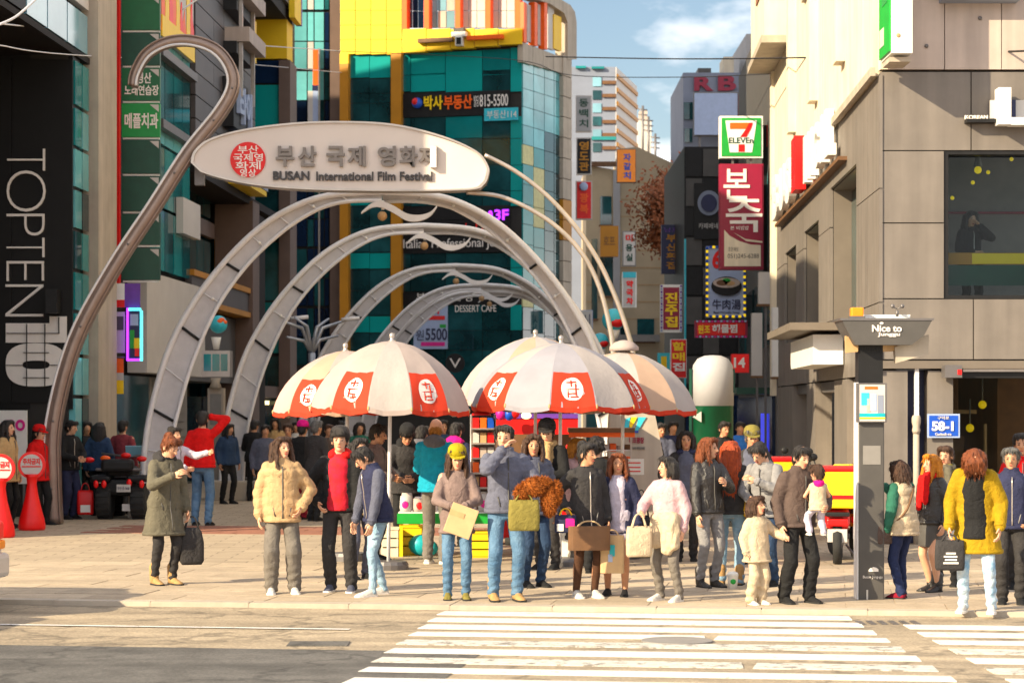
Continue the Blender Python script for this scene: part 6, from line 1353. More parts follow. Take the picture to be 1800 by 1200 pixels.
    if kind in ('pants', 'shorts'):
        b = MB(); b.loft(rings([(.80, .10, .09, .0), (.86, .155, .108, .01), (.94, .158, .110, .01), (1.02, .145, .10, .0)], .014))
        for s in (1, -1):
            h_, kn, an = leg[s]; an2 = an + V((0, .004, -.015)); g_ = wd
            b.capsule(w(h_), w(kn), .089 * k, .070 * k * (g_ * .7 + .3), 12)
            if kind == 'pants': b.capsule(w(kn), w((kn + an2) / 2 + V((0, .010, 0))), .070 * k * (g_ * .7 + .3), .064 * k * g_, 12); b.capsule(w((kn + an2) / 2 + V((0, .010, 0))), w(an2), .064 * k * g_, .056 * k * g_, 12)
        o_ = b.build('trousers' if kind == 'pants' else 'shorts', M[bm_], root); PEND.append((o_, cz, .7, 2, (.0055, 0, .1, px, .6, .006), None))
    if kind == 'skirt':
        hm = bot[3]; b = MB(); b.loft(rings([(hm, .165 * wd, .13 * wd, .0), ((hm + .9) / 2, .165 * wd, .125, .0), (.88, .155, .11, .01), (.98, .15, .105, .0), (1.04, .14, .1, 0)], .02)); o_ = b.build('skirt', M[bm_], root); PEND.append((o_, cz, .7, 2, (.006, 0, .1, px, .3, 0), None))
        if len(bot) > 4:
            b = MB()
            for s in (1, -1): h_, kn, an = leg[s]; b.capsule(w(h_), w(kn), .087 * k, .058 * k, 12); b.capsule(w(kn), w(an), .058 * k, .041 * k, 12)
            o_ = b.build('tights', M[bot[4]], root); PEND.append((o_, cz, .7, 2, None, None))
    # ---- shoes
    for s in (1, -1):
        h_, kn, an = leg[s]; fd = V(((feet[0] if s > 0 else feet[1])[0] * .6, -1, 0)).normalized() if not seated else V((0, -1, 0)); sd = V((-fd.y, fd.x, 0)); bz = an.z - .085; bs = V((an.x, an.y - .02, bz)); b = MB(); rr = []
        for t, hw, ht in ((-.075, .022, .05), (-.06, .036, .085), (0, .040, .10), (.06, .043, .075), (.12, .047, .055), (.165, .042, .042), (.19, .022, .03)):
            rr.append([w(bs + fd * t + sd * (hw * math.copysign(abs(math.cos(a)) ** .7, math.cos(a))) + V((0, 0, (.004 if math.sin(a) < 0 else ht * math.sin(a) ** .8)))) for a in (2 * math.pi * i / 14 for i in range(14))])
        b.loft(rr); so_ = b.build('shoe', M[shoes], root)
        b = MB(); b.loft([[w(bs + fd * t + sd * q * hw + V((0, 0, z_))) for q, z_ in ((-1, .0), (1, .0), (1.04, .022), (-1.04, .022))] for t, hw in ((-.08, .024), (-.06, .039), (.0, .042), (.12, .050), (.17, .044), (.196, .024))], False); b.build('sole', M['letter_white' if shoes in ('c_white', 'c_slate') else 'rubber'], so_)
        if shoes in ('c_boot_tan', 'c_leather'): MB().capsule(w(an + V((0, .004, -.03))), w(an + V((0, .01, .12))), .052 * k, .056 * k, 12).build('boot_shaft', M[shoes], so_)
    # ---- top
    if top:
        tm, hem, off = top.get('m'), top.get('hem', .82), top.get('off', .022) * .72; fl_ = top.get('flare', .0); qt = top.get('quilt', 0); b = MB()
        pf = []
        for z, rx, ry, cy in BODY:
            if z > 1.445: continue
            if z >= max(hem, .86) - .001: pf.append((z, max(rx * (.95 if fem and z > 1.2 else 1.0), .1), ry, cy))
        if hem < .86: pf = [(hem, .160 + fl_, .115 + fl_, .005), ((hem + .86) / 2, .160 + fl_ * .5, .113 + fl_ * .5, .005)] + pf
        elif hem < .95: pf = [(hem, .158, .112, .01)] + pf
        pf.append((1.455, .062, .058, .014))
        if top.get('boxy'): pf = [(z, max(rx, .150) if z < 1.37 else rx, max(ry, .108) if z < 1.37 else ry, cy) for z, rx, ry, cy in pf]
        pf = [(z, rx + (.016 if z < .98 else .008 if z < 1.1 else 0), ry + (.016 if z < .98 else .008 if z < 1.1 else 0), cy) for z, rx, ry, cy in pf]
        op = top.get('open')
        b.loft(rings(pf, off, shifty=.022 if op else 0))
        slv = top.get('sleeve', 1)
        sb = b if not top.get('sm') else MB()
        for s in (1, -1):
            so, el, wr = arm[s]
            if slv <= 0: b.capsule(w(so * .8 + V((0, .0, .28)) if False else so), w(so + (el - so) * .12), .062 * k, .058 * k, 12); 
            if slv <= 0: continue
            e2 = so + (el - so) * min(1, slv * 2); so_ = so * .93 + V((0, 0, .07 * 1.36)) ; so_ = V((so.x * .94, so.y, so.z - .006)); sb.capsule(w(so_), w(so_ + (e2 - so_) * .35), (.050 + off * .80) * k, (.051 + off * .95) * k, 12); sb.capsule(w(so_ + (e2 - so_) * .35), w(e2), (.051 + off * .95) * k, (.043 + off * 1.0) * k, 12)
            if slv > .5: w2 = el + (wr - el) * min(1, (slv - .5) * 2); sb.capsule(w(el), w(w2), (.043 + off * 1.0) * k, (.031 + off * .75) * k, 12)
        if top.get('collar'): b.loft(rings([(1.40, .088, .075, .016), (1.45, .072, .072, .012), (1.495, .074, .074, .006)], .012))
        o_ = b.build(top.get('name', 'jacket'), M[tm], root); PEND.append((o_, cz, .75, 2, (.0055 if not qt else .0035, qt, top.get('step', .1), px + 7, .7, 0), None))
        if top.get('sm'): o2 = sb.build('sleeves', M[top['sm']], root); PEND.append((o2, cz, .75, 2, (.006, qt * .7, .1, px + 9, .7, 0), None))
        if op:
            b = MB(); b.loft(rings([(z, rx * .72, ry, cy) for z, rx, ry, cy in pf if z > max(hem, .72) - .01], off - .004, shifty=-.004)); o_ = b.build('shirt', M[op], root); PEND.append((o_, cz, .75, 2, (.004, 0, .1, px + 3, .6, 0), None))
        if top.get('hood'):
            b = MB(); R3 = W_.to_3x3() @ RL
            b.ell(w(T((0, .085, 1.435))), V((.135, .085, .095)), 14, 10, R3); b.ell(w(T((.07, .01, 1.435))), V((.06, .09, .05)), 12, 8, R3); b.ell(w(T((-.07, .01, 1.435))), V((.06, .09, .05)), 12, 8, R3); o_ = b.build('hood', M[top['hood']], root); PEND.append((o_, cz, .8, 2, (.007, 0, .1, px, 1, 0), None))
        for nm, m_, (sx0, sz0, sx1, sz1), rr_ in top.get('trim', []):      # flat trims such as stripes or zips on the chest
            b = MB(); q = [T((sx0 + (sx1 - sx0) * i / 5, 0, sz0 + (sz1 - sz0) * i / 5)) for i in range(6)]
            b.tube([w(V((p_.x, p_.y - (.128 + off), p_.z))) for p_ in q], rr_ * k, 6); b.build(nm, M[m_], root)
        nm_ = top.get('name', 'jacket'); fy_ = lambda z_: next(((ry + off - cy) for zz_, rx, ry, cy in reversed(pf) if zz_ <= z_), .15)
        if lod < 2 and slv >= 1:
            for s in (1, -1):
                so, el, wr = arm[s]; d_ = (wr - el).normalized(); MB().tube([w(wr - d_ * .030), w(wr - d_ * .012), w(wr + d_ * .006)], [(.036 + off * .72) * k, (.038 + off * .72) * k, (.034 + off * .62) * k], 12).build('cuff', M[top.get('sm') or tm], root)
        if lod < 2 and not op and lean[0] < 12 and nm_ in ('jacket', 'coat', 'vest'):
            zs = [hem + .015 + (1.40 - hem - .02) * i / 8 for i in range(9)]
            MB().tube([w(T((.006, -(fy_(z_) - .002), z_))) for z_ in zs], [.007 * k] * 9, 6).build('zip', M['grey_dark' if tm not in ('c_black', 'c_charcoal', 'c_navy') else 'steel'], root)
            for s in (1, -1):
                zc = max(hem + .10, .90); MB().tube([w(T((s * .075, -(fy_(zc) - .008), zc - .045))), w(T((s * .098, -(fy_(zc) - .022), zc + .05)))], .007 * k, 6).build('pocket', M['grey_dark' if tm not in ('c_black', 'c_charcoal', 'c_navy') else 'grey'], root)
            q_ = rings([(1.425, .088, .072, .014), (1.455, .080, .072, .010), (1.475, .082, .076, .006), (1.455, .070, .060, .010)], .010); b = MB(); b.loft(q_); o_ = b.build('collar', M[top.get('hood') or tm], root); PEND.append((o_, .013, .8, 1, (.002, 0, .1, 2, 1, 0), None))
        if lod < 2:
            hz_ = hem + .012; r0_ = pf[0]; b = MB(); b.loft(rings([(hem - .012, r0_[1], r0_[2], r0_[3]), (hem + .0, r0_[1] + .006, r0_[2] + .006, r0_[3]), (hem + .028, r0_[1] + .005, r0_[2] + .005, r0_[3])], off, 24, shifty=.022 if op else 0)); b.build('hem_band', M[tm], root)
    if scarf:
        b = MB(); R3 = W_.to_3x3() @ RL
        for i in range(12):
            a = i * math.pi / 6; b.ell(w(T((.075 * math.cos(a), .012 + .075 * math.sin(a), 1.45 + .01 * math.sin(3 * a)))), V((.05, .05, .045)), 10, 7, R3)
        b.capsule(w(T((.05, -.13, 1.42))), w(T((.06, -.165, 1.12))), .045 * k, .04 * k); b.capsule(w(T((-.04, -.13, 1.42))), w(T((-.05, -.165, 1.05))), .045 * k, .04 * k)
        o_ = b.build('scarf', M[scarf], root); PEND.append((o_, cz, .8, 2, (.008, 0, .1, px, .8, 0), None))
    # ---- hair, hats
    hk, hm_ = hair
    R3 = W_.to_3x3() @ RH
    if hk != 'none':
        b = MB()
        def hh(c, r): b.ell(w(Hd(c)), V(r) * 1.05 * hs, 14, 10, R3)
        def hc(a, c, ra, rb): b.capsule(w(Hd(a)), w(Hd(c)), ra * k * hs, rb * k * hs, 10)
        if hk != 'bald':
            hh((0, .026, 1.614), (.082, .093, .092)); hh((0, .052, 1.575), (.075, .066, .082)); hh((.03, -.045, 1.672), (.055, .045, .030)); hh((-.03, -.042, 1.674), (.055, .045, .030))
            for s in (1, -1): hc((s * .078, -.025, 1.65), (s * .080, -.01, 1.585), .020, .012)
        else: hh((0, .075, 1.56), (.070, .035, .05))
        L = {'long': .36, 'verylong': .52, 'bob': .16, 'mid': .25}.get(hk, 0)
        if L:
            zb_ = 1.60 - L
            for i in range(9):
                a = math.pi * (i / 8); cx = .085 * math.cos(a); cy = .02 + .075 * math.sin(a); hc((cx, cy, 1.62), (cx * 1.18, cy * 1.05 + .015, (1.60 + zb_) / 2), .034, .036); hc((cx * 1.18, cy * 1.05 + .015, (1.60 + zb_) / 2), (cx * 1.05, cy * 1.1 + .02, zb_ + .02 * math.sin(i * 2.1)), .036, .018)
            for s in (1, -1):
                if hk != 'bob': hc((s * .080, -.03, 1.62), (s * .098, -.055, 1.46), .022, .026); hc((s * .098, -.055, 1.46), (s * .085, -.085, zb_ + .08), .026, .014)
                else: hc((s * .080, -.02, 1.62), (s * .084, -.03, 1.49), .024, .02)
                hc((s * .015, -.05, 1.69), (s * .078, -.05, 1.62), .022, .018)
        if hk == 'bun': hh((0, .085, 1.675), (.045, .04, .045)); hh((0, .06, 1.70), (.03, .03, .03))
        if hk == 'pony': hc((0, .10, 1.63), (0, .135, 1.42), .034, .018)
        if hk == 'curly':
            rg = random.Random(int(px)); 
            for i in range(26): a, e_ = rg.uniform(0, 6.28), rg.uniform(-.5, 1.5); hh((.085 * math.cos(a) * math.cos(e_), .03 + .09 * abs(math.sin(a)) * math.cos(e_) - (.05 if math.sin(a) < 0 and e_ > .4 else 0), 1.60 + .09 * math.sin(e_)), (.03, .03, .03))
        if hk == 'fore':                 # hair falling forward over a bowed face
            for i in range(7): xx = -.075 + i * .025; hc((xx * .8, -.05, 1.685), (xx * 1.15, -.09, 1.60), .022, .022); hc((xx * 1.15, -.09, 1.60), (xx * (1.0 + .1 * (i % 3)), -.085 - .012 * (i % 2), 1.47 + .025 * (i % 3)), .022, .010)
            for i in range(7): a = math.pi * i / 6; hc((.085 * math.cos(a), .02 + .07 * math.sin(a), 1.62), (.10 * math.cos(a), .03 + .08 * math.sin(a), 1.40), .034, .022)
        o_ = b.build('hair', M[hm_], root); PEND.append((o_, (.010, .014, .018)[lod], .8, 1, (.002, 0, .1, int(px) + 1, .25, 0, .0032), None))
    if hat:
        hn, hm2 = hat
        c = Hd((0, .012, 1.655)); b = MB()
        pr = [(.104, -.035), (.106, .0), (.100, .04), (.078, .072), (.040, .088), (.0, .092)]
        b.loft([[w(c + RH @ (V((r * math.cos(a) * .96, r * math.sin(a) * 1.08, z)) * 1.05 * hs)) for a in (2 * math.pi * i / 20 for i in range(20))] for r, z in pr]); cp_ = b.build('cap' if hn != 'hood' else 'hood', M[hm2], root)
        if hn == 'cap':
            b = MB(); arc = [(-.085, -.075), (-.07, -.135), (-.03, -.165), (.03, -.165), (.07, -.135), (.085, -.075), (.04, -.095), (-.04, -.095)]
            b.prism([w(c + RH @ (V((x_, y_, -.028 + (y_ + .075) * .18)) * 1.05 * hs)) for x_, y_ in arc], (0, 0, .010)); b.build('brim', M[hm2], cp_)
    return {'root': root, 'P': w(arm[1][2] + (arm[1][2] - arm[1][1]).normalized() * .09), 'M': w(arm[-1][2] + (arm[-1][2] - arm[-1][1]).normalized() * .09), 'w': w, 'T': T, 'Y': Y, 'Hd': Hd, 'k': k}
def finish():
    dg = None
    for o_, vx, ratio, sm, dp, extra in PEND:
        r_ = o_.modifiers.new('remesh', 'REMESH'); r_.mode = 'VOXEL'; r_.voxel_size = vx; r_.use_smooth_shade = True
        s_ = o_.modifiers.new('smooth', 'SMOOTH'); s_.iterations = sm; s_.factor = .5
        if ratio < .99: d_ = o_.modifiers.new('decimate', 'DECIMATE'); d_.ratio = ratio
    dg = bpy.context.evaluated_depsgraph_get(); done = []
    for o_, vx, ratio, sm, dp, extra in PEND: done.append(bpy.data.meshes.new_from_object(o_.evaluated_get(dg)))
    for (o_, vx, ratio, sm, dp, extra), me in zip(PEND, done):
        o_.modifiers.clear(); old = o_.data; me.name = old.name
        if dp: disp(me, *dp)
        if extra and extra.v:
            Mi = root_M(o_.parent).inverted(); bm = bmesh.new(); bm.from_mesh(me); tmp = extra.mesh('hand', None, Mi); bm.from_mesh(tmp); bm.to_mesh(me); bm.free(); bpy.data.meshes.remove(tmp)
        if o_.name.startswith('hair') and dp and len(me.polygons) > 50:      # loose strands that break the outline
            rs = np.random.RandomState(int(abs(dp[3])) + 5); nv = len(me.vertices); vs_, fs_ = [], []
            for q in rs.randint(0, nv, 420):
                v_ = me.vertices[int(q)]; nn = v_.normal; dn = V((rs.normal() * .25, rs.normal() * .25, -1)) ; dn = (dn - nn * dn.dot(nn) * .8).normalized(); sd = dn.cross(nn)
                if sd.length < .1: continue
                sd = sd.normalized() * rs.uniform(.0025, .006); L_ = rs.uniform(.025, .07); b0 = v_.co + nn * .001; m_ = b0 + dn * L_ * .55 + nn * rs.uniform(.001, .006); t_ = b0 + dn * L_ + nn * rs.uniform(-.003, .009); i0 = len(vs_)
                vs_ += [b0 - sd, b0 + sd, m_ + sd * .8, m_ - sd * .8, t_]; fs_ += [(i0, i0 + 1, i0 + 2, i0 + 3), (i0 + 3, i0 + 2, i0 + 4)]
            bm = bmesh.new(); bm.from_mesh(me); tm_ = bpy.data.meshes.new('strands'); tm_.from_pydata([tuple(x) for x in vs_], [], fs_); bm.from_mesh(tm_); bm.to_mesh(me); bm.free(); bpy.data.meshes.remove(tm_)
        me.polygons.foreach_set('use_smooth', [True] * len(me.polygons))
        o_.data = me; bpy.data.meshes.remove(old)
def bag(name, label, cat, hang, w_, h_, d_, m_, rz=0.0, strap=.12, hm=None, kind='tote', group=None, prints=None):
    hang = V(hang); base = hang - V((0, 0, strap + h_)); t = thing(name, label, cat, base, rz, group); Mw = WM[t.name]; b = MB()
    sec = [(0, .92, .9), (.08, 1.0, 1.0), (.5, 1.02, 1.05), (.85, .98, .8), (1.0, .94, .45)] if kind == 'tote' else [(0, .8, .9), (.1, 1, 1), (.6, 1, 1), (.9, .8, .8), (1.0, .55, .5)]
    if kind == 'paper': sec = [(0, 1, 1), (.5, 1, .98), (1, 1, .9)]
    rr = []
    for z, sx, sy in sec: rr.append([Mw @ V((math.copysign(abs(math.cos(a)) ** .4, math.cos(a)) * w_ / 2 * sx, math.copysign(abs(math.sin(a)) ** .4, math.sin(a)) * d_ / 2 * sy, z * h_)) for a in (2 * math.pi * (i + .5) / 16 for i in range(16))])
    b.loft(rr, kind != 'paper'); b.build('bag_body', M[m_], t)
    for sy in (-1, 1): MB().tube(catmull([Mw @ V((-w_ * .28, sy * d_ * .25, h_ * .97)), Mw @ V((-w_ * .16, sy * d_ * .1, h_ + strap * .75)), Mw @ V((0, 0, h_ + strap)), Mw @ V((w_ * .16, sy * d_ * .1, h_ + strap * .75)), Mw @ V((w_ * .28, sy * d_ * .25, h_ * .97))], 3), .008, 6).build('handle', M[hm or m_], t)
    for (x0, z0, x1, z1, pm) in (prints or []): MB().box(Mw @ V(((x0 + x1) / 2 * w_, -d_ / 2 * 1.04, (z0 + z1) / 2 * h_)), (abs(x1 - x0) * w_, .006, abs(z1 - z0) * h_), Mw.to_3x3()).build('print', M[pm], t)
    return t
J = dict
# ---- front row, waiting at the crossing
p1 = person(289, 1028, 762, 'woman in long olive grey coat with auburn bun, black mesh bag beside her', 35, 1, (6, 0), (20, 22), ((.10, -.02), (-.09, .05)), 'down', 'phone', J(m='c_olive_grey', hem=.58, flare=.05, off=.03, name='coat', hood='c_charcoal'), ('pants', 'c_charcoal', .85), 'c_boot_tan', ('bun', 'hair_auburn'), scarf=None)
bag('mesh_bag', 'slouchy black mesh bag hanging from the olive coated woman', 'bag', p1['P'] + V((.04, 0, .0)), .26, .40, .12, 'c_charcoal', .3, .12, kind='sack')
p2 = person(495, 1044, 767, 'long haired woman in beige puffer jacket and wide grey trousers', 8, 1, (0, 0), (28, -2), ((.14, .02), (-.11, 0)), 'pocket', 'down', J(m='c_beige_puffer', hem=.80, off=.046, quilt=.012, step=.10, boxy=1, collar=1), ('pants', 'c_grey_pants', 1.35), 'c_white', ('long', 'hair_brown'))
p3 = person(597, 1040, 754, 'man in black jacket over bright red hooded top with black trousers', -6, 0, (0, 0), (6, -4), ((.13, -.03), (-.10, .02)), 'low', 'pocket', J(m='c_black', hem=.86, off=.040, boxy=1, open='c_redpink', hood='c_red'), ('pants', 'c_charcoal', 1.15), 'c_slate', ('short', 'hair_black'), hat=('beanie', 'hair_black'))
p4 = person(664, 1046, 778, 'young man in navy jacket with white sleeve stripe and pale jeans looking down', -62, 0, (10, 0), (-10, 30), ((.16, -.16), (-.10, .10)), 'low', 'low', J(m='c_navy', hem=.84, off=.035, boxy=1, sm='c_slate', collar=1), ('pants', 'c_denim_light', .82), 'c_white', ('short', 'hair_black'))
for s_, dz in ((-1, 0), (1, 0)):
    pass
p5 = person(803, 1054, 785, 'woman in olive cap and taupe sweater holding a kraft envelope', 4, 1, (0, 0), (2, 12), ((.10, 0), (-.10, .01)), 'front', 'front', J(m='c_taupe', hem=.76, off=.022, name='sweater', flare=.01), ('pants', 'c_denim', .92), 'c_khaki', ('long', 'hair_brown'), hat=('cap', 'c_olive_cap'))
t_ = thing('envelope', 'kraft paper envelope held by the woman in the olive cap', 'envelope', p5['P'] + V((0, -.06, -.25))); MB().box(p5['P'] + V((.02, -.05, -.12)), (.27, .03, .30), Matrix.Rotation(.35, 3, 'Y'), bev=.006).build('envelope_body', M['cardboard'], t_); MB().box(p5['P'] + V((-.02, -.068, -.05)), (.15, .006, .05), Matrix.Rotation(.35, 3, 'Y')).build('print', M['wood_pale'], t_)
p7 = person(888, 1056, 746, 'man in slate padded jacket and jeans raising a hand to his face', 12, 0, (0, 0), (-22, 4), ((.12, -.02), (-.11, .02)), 'carry', 'face', J(m='c_slate_puffer', hem=.87, off=.038, quilt=.010, step=.06, collar=1), ('pants', 'c_denim', 1.0), 'c_boot_tan', ('short', 'hair_black'))
fluffy('fur_coat', p7['P'] + V((.08, -.06, .06)), (.13, .11, .09), mat('fur_rust', (.20, .065, .015), .9, rgb2=(.40, .13, .03), scale=25, bump=.6), 'rust orange fur coat draped over the padded jacket man\'s arm', 'fur coat', 5200, .032, 4, (((.15, .02, -.12), (.08, .09, .17)), ((-.11, .0, -.06), (.08, .09, .09)), ((.06, .02, .04), (.12, .10, .06)), ((.21, .03, -.06), (.06, .07, .12))))
bag('shopping_bag', 'olive shopping bag hanging below the rust fur coat', 'bag', p7['P'] + V((-.02, -.12, .0)), .30, .30, .10, 'c_khaki', .1, .06)
p9 = person(1030, 1050, 778, 'dark haired woman in charcoal coat and black tights holding a brown paper bag', 18, 1, (0, 0), (35, 4), ((.10, -.02), (-.10, .02)), 'down', 'bentback', J(m='c_charcoal', hem=.66, off=.034, flare=.03, name='coat', boxy=1), ('skirt', 'c_black', 1.0, .58, 'c_tights'), 'c_white', ('bun', 'hair_black'), skin='skin_tan')
bag('paper_bag', 'brown paper shopping bag at the knees of the charcoal coated woman', 'paper bag', p9['P'] * .35 + p9['M'] * .65 + V((.06, -.14, -.02)), .42, .24, .12, 'brown', .1, .05, 'cardboard', 'paper'); bag('paper_bag', 'cream paper bag with blue figure print beside the brown one', 'paper bag', p9['P'] + V((.03, -.10, -.02)), .24, .38, .10, 'cardboard', -.1, .05, 'cardboard', 'paper', prints=[(-.1, .45, .12, .75, 'teal_paint'), (-.16, .3, .02, .5, 'blue_pale')])
bag('handbag', 'small yellow and navy patterned handbag on the charcoal coated woman\'s arm', 'handbag', p9['M'] + V((-.03, -.04, .05)), .22, .18, .10, 'c_navy', 0, .06, 'c_yellow', prints=[(-.4, .1, -.1, .5, 'white_plastic'), (.0, .3, .4, .8, 'pink')])
p10 = person(1086, 1047, 796, 'auburn haired woman in dark cardigan over pale lilac dress and black heels', -10, 1, (0, 0), (10, 0), ((.09, -.05), (-.13, .05)), 'down', 'down', J(m='c_navy', hem=.76, off=.03, name='cardigan', open='c_lilac', flare=.01), ('skirt', 'c_lilac', 1.0, .60), 'c_black', ('mid', 'hair_auburn'), skin='skin_tan')
p11 = person(1174, 1056, 802, 'woman in pale pink sweater with cream cardigan tied at her waist', -38, 1, (2, 0), (-28, -4), ((.15, 0), (-.14, .02)), 'down', 'carry', J(m='c_pink', hem=.80, off=.040, name='sweater', boxy=1), ('pants', 'c_grey_pants', .95), 'c_white', ('bob', 'hair_black'), scarf=None)
b = MB()
for i in range(10):
    a = i * math.pi / 5; b.ell(p11['w'](p11['T']((.17 * math.cos(a), .01 + .13 * math.sin(a), .97))), (.06, .06, .07), 8, 6)
for xx, z1 in ((-.05, .70), (.08, .62), (.15, .68)): b.capsule(p11['w']((xx, -.13, .97)), p11['w']((xx * 1.3, -.17, z1)), .085, .06)
o_ = b.build('cardigan', M['c_cream'], p11['root']); PEND.append((o_, .016, .8, 2, (.012, 0, .1, 3, .5, 0), None))
bag('tote_bag', 'cream tote bag held in front of the pink sweater woman', 'bag', p11['M'] + V((-.02, -.05, 0)), .25, .30, .09, 'c_cream', .2, .12); bag('backpack', 'black sack bag hanging behind the pink sweater woman', 'bag', G(1128, 1003) + V((0, .1, .95)), .30, .50, .2, 'c_black', 0, .3, kind='sack')
# child, man with baby
p18 = person(1403, 1060, 782, 'man in dark brown jacket and black trousers carrying a baby', 24, 0, (3, 0), (6, 12), ((.14, -.02), (-.15, .02)), 'carry', 'down', J(m='c_brown_coat', hem=.84, off=.040, boxy=1, collar=1), ('pants', 'c_black', 1.25), 'c_black', ('short', 'hair_black'))
c_ = p18['w']((.04, -.27, .96)); by = person(0, 0, 0, 'baby in pink hood and cream vest strapped to the man in the brown jacket', 190, 1, (0, 0), (30, 5), ((.16, -.10, .26), (-.16, -.10, .26)), 'carry', 'carry', J(m='c_cream', hem=.84, off=.055, name='vest', sleeve=0, boxy=1, hood='c_magenta'), ('pants', 'c_lilac', 1.3), 'c_white', ('short', 'hair_brown'), Y=c_.y, H=.74, z0=c_.z - .30, hs=1.55, seated=1)
by['root'].location = (c_.x + .03, c_.y - .03, c_.z - .30)
p17 = person(1331, 1062, 880, 'small child in a cream fleece suit holding a grown up hand', 30, 1, (0, 0), (20, -4), ((.10, 0), (-.10, .02)), 'out', 'down', J(m='c_cream', hem=.72, off=.06, boxy=1, name='fleece_top', hood='c_cream', flare=.03), ('pants', 'c_cream', 1.5), 'c_white', ('bob', 'hair_brown'), hs=1.32)
p20 = person(1588, 1052, 808, 'woman in cream quilted vest with green sleeves leaning to the information pillar', -140, 1, (6, 0), (-20, 5), ((.10, .02), (-.10, -.12)), 'down', ((.22, -.45, 1.42), (.6, .2, -1)), J(m='c_cream', hem=.80, off=.04, quilt=.010, step=.08, sm='c_green', boxy=1), ('pants', 'c_navy_pants', .95), 'c_darkred', ('bob', 'hair_brown'))
ob_ = MB().tube(catmull([p20['w'](p20['T'](q)) for q in ((-.14, -.10, 1.40), (-.02, -.175, 1.2), (.13, -.16, 1.02), (.20, -.02, .92), (.10, .165, 1.1), (-.10, .13, 1.38))], 4), .012, 6).build('bag_strap', M['brown'], p20['root'])
bag('shoulder_bag', 'brown leather shoulder bag against the cream quilted vest', 'bag', p20['w']((.21, -.10, .98)), .26, .20, .10, 'c_brown_coat', .6, .04)
p21 = person(1637, 1040, 798, 'blonde orange haired woman in black leather jacket with red scarf and grey skirt', -55, 1, (0, 0), (-8, 0), ((.10, .0), (-.09, .06)), 'down', 'down', J(m='c_leather', hem=.86, off=.038, boxy=1), ('skirt', 'grey_dark', .95, .56), 'c_leather', ('long', 'hair_orange'), scarf='c_red')
bag('shoulder_bag', 'white handbag hanging from the leather jacket woman\'s shoulder', 'bag', p21['w']((.02, .19, 1.10)), .24, .30, .10, 'c_white', -.9, .14)
p22 = person(1664, 1030, 783, 'man with dark fringe and olive scarf behind the leather jacket woman', -20, 0, (0, 0), (-14, 4), P_='pocket', M_='pocket', top=J(m='c_khaki', hem=.84, off=.035, collar=1), bot=('pants', 'c_black', 1.0), scarf='c_olive_grey', hair=('short', 'hair_brown'))
p23 = person(1716, 1076, 812, 'woman bowing her head in long mustard cardigan and ripped pale jeans', -18, 1, (17, 0), (8, 42), ((.15, -.02), (-.13, .0)), 'down', 'down', J(m='c_mustard', hem=.60, off=.045, flare=.05, name='cardigan', open='c_black', boxy=1), ('pants', 'c_denim_ripped', .95), 'c_white', ('fore', 'hair_auburn'), H=1.62)
bg_ = bag('shopping_bag', 'black shopping bag with white printed lines held by the mustard cardigan woman', 'bag', p23['M'] + V((0, -.03, 0)), .27, .28, .10, 'c_charcoal', -.1, .05)
for zz_, ww_ in ((-.17, .09), (-.20, .13), (-.23, .11), (-.26, .14)): MB().box(p23['M'] + V((.0, -.085, zz_)), (ww_, .006, .016)).build('print', M['letter_white'], bg_)
p24 = person(1778, 1062, 786, 'man in navy and slate zip jacket and dark trousers at the picture edge', -12, 0, (0, 0), (-6, 2), P_='pocket', M_='down', top=J(m='c_navy', hem=.84, off=.038, collar=1, sm='c_slate', boxy=1), bot=('pants', 'c_charcoal', 1.15), shoes='c_black', hair=('short', 'hair_grey'), skin='skin_tan')
# ---- second row among and under the umbrellas
p6 = person(766, 990, 735, 'balding man in teal puffer jacket with grey hood seen from behind', 168, 0, (2, 0), (10, 6), P_='chest', M_='chest', top=J(m='c_teal', hem=.86, off=.050, quilt=.013, step=.10, hood='c_greyhood', boxy=1), bot=('pants', 'c_grey_pants', 1.1), shoes='c_white', hair=('bald', 'hair_copper'))
p8 = person(962, 1000, 740, 'man in dark cap with tan scarf over black jacket at the food cart', -20, 0, (0, 0), (10, 12), P_='front', M_='pocket', top=J(m='c_black', hem=.84, off=.035, open='c_tan'), bot=('pants', 'c_charcoal', 1.0), scarf='c_tan', hair=('short', 'hair_black'), hat=('cap', 'c_charcoal'))
p8b = person(938, 1032, 762, 'woman with tanned face and slate puffer behind the man raising his hand', 25, 1, (0, 0), (-20, 6), P_='down', M_='pocket', top=J(m='c_slate', hem=.82, off=.045, quilt=.012, step=.08, hood='c_navy'), bot=('pants', 'c_denim_dark', .95), shoes='c_black', hair=('mid', 'hair_brown'), skin='skin_tan')
p3b = person(632, 1018, 792, 'person in grey trousers half hidden behind the man in black jacket', 30, 1, top=J(m='c_tan', hem=.80, off=.03), bot=('pants', 'c_slate', 1.0), shoes='c_black', hair=('bob', 'hair_black'), H=1.58)
p650 = person(656, 985, 748, 'man with dark hair and beige top talking beside the umbrella pole', 70, 0, (4, 0), (10, 10), P_='front', M_='front', top=J(m='c_taupe', hem=.82, off=.035), bot=('pants', 'c_charcoal', 1.0), hair=('short', 'hair_black'), skin='skin_tan', H=1.72)
p710 = person(712, 968, 748, 'stall keeper in charcoal hooded coat bending over the table', 10, 0, (14, 0), (0, 22), P_='front', M_='front', top=J(m='c_charcoal', hem=.78, off=.045, hood='c_black'), bot=('pants', 'c_black', 1.0), hair=('short', 'hair_black'), hat=('beanie', 'c_black'), skin='skin_tan', H=1.72)
p745 = person(738, 962, 752, 'person in grey jacket with back turned next to the stall keeper', 150, 0, (6, 0), top=J(m='c_grey', hem=.84, off=.04, hood='c_greyhood'), bot=('pants', 'c_navy', 1.0), hair=('short', 'hair_black'), H=1.68)
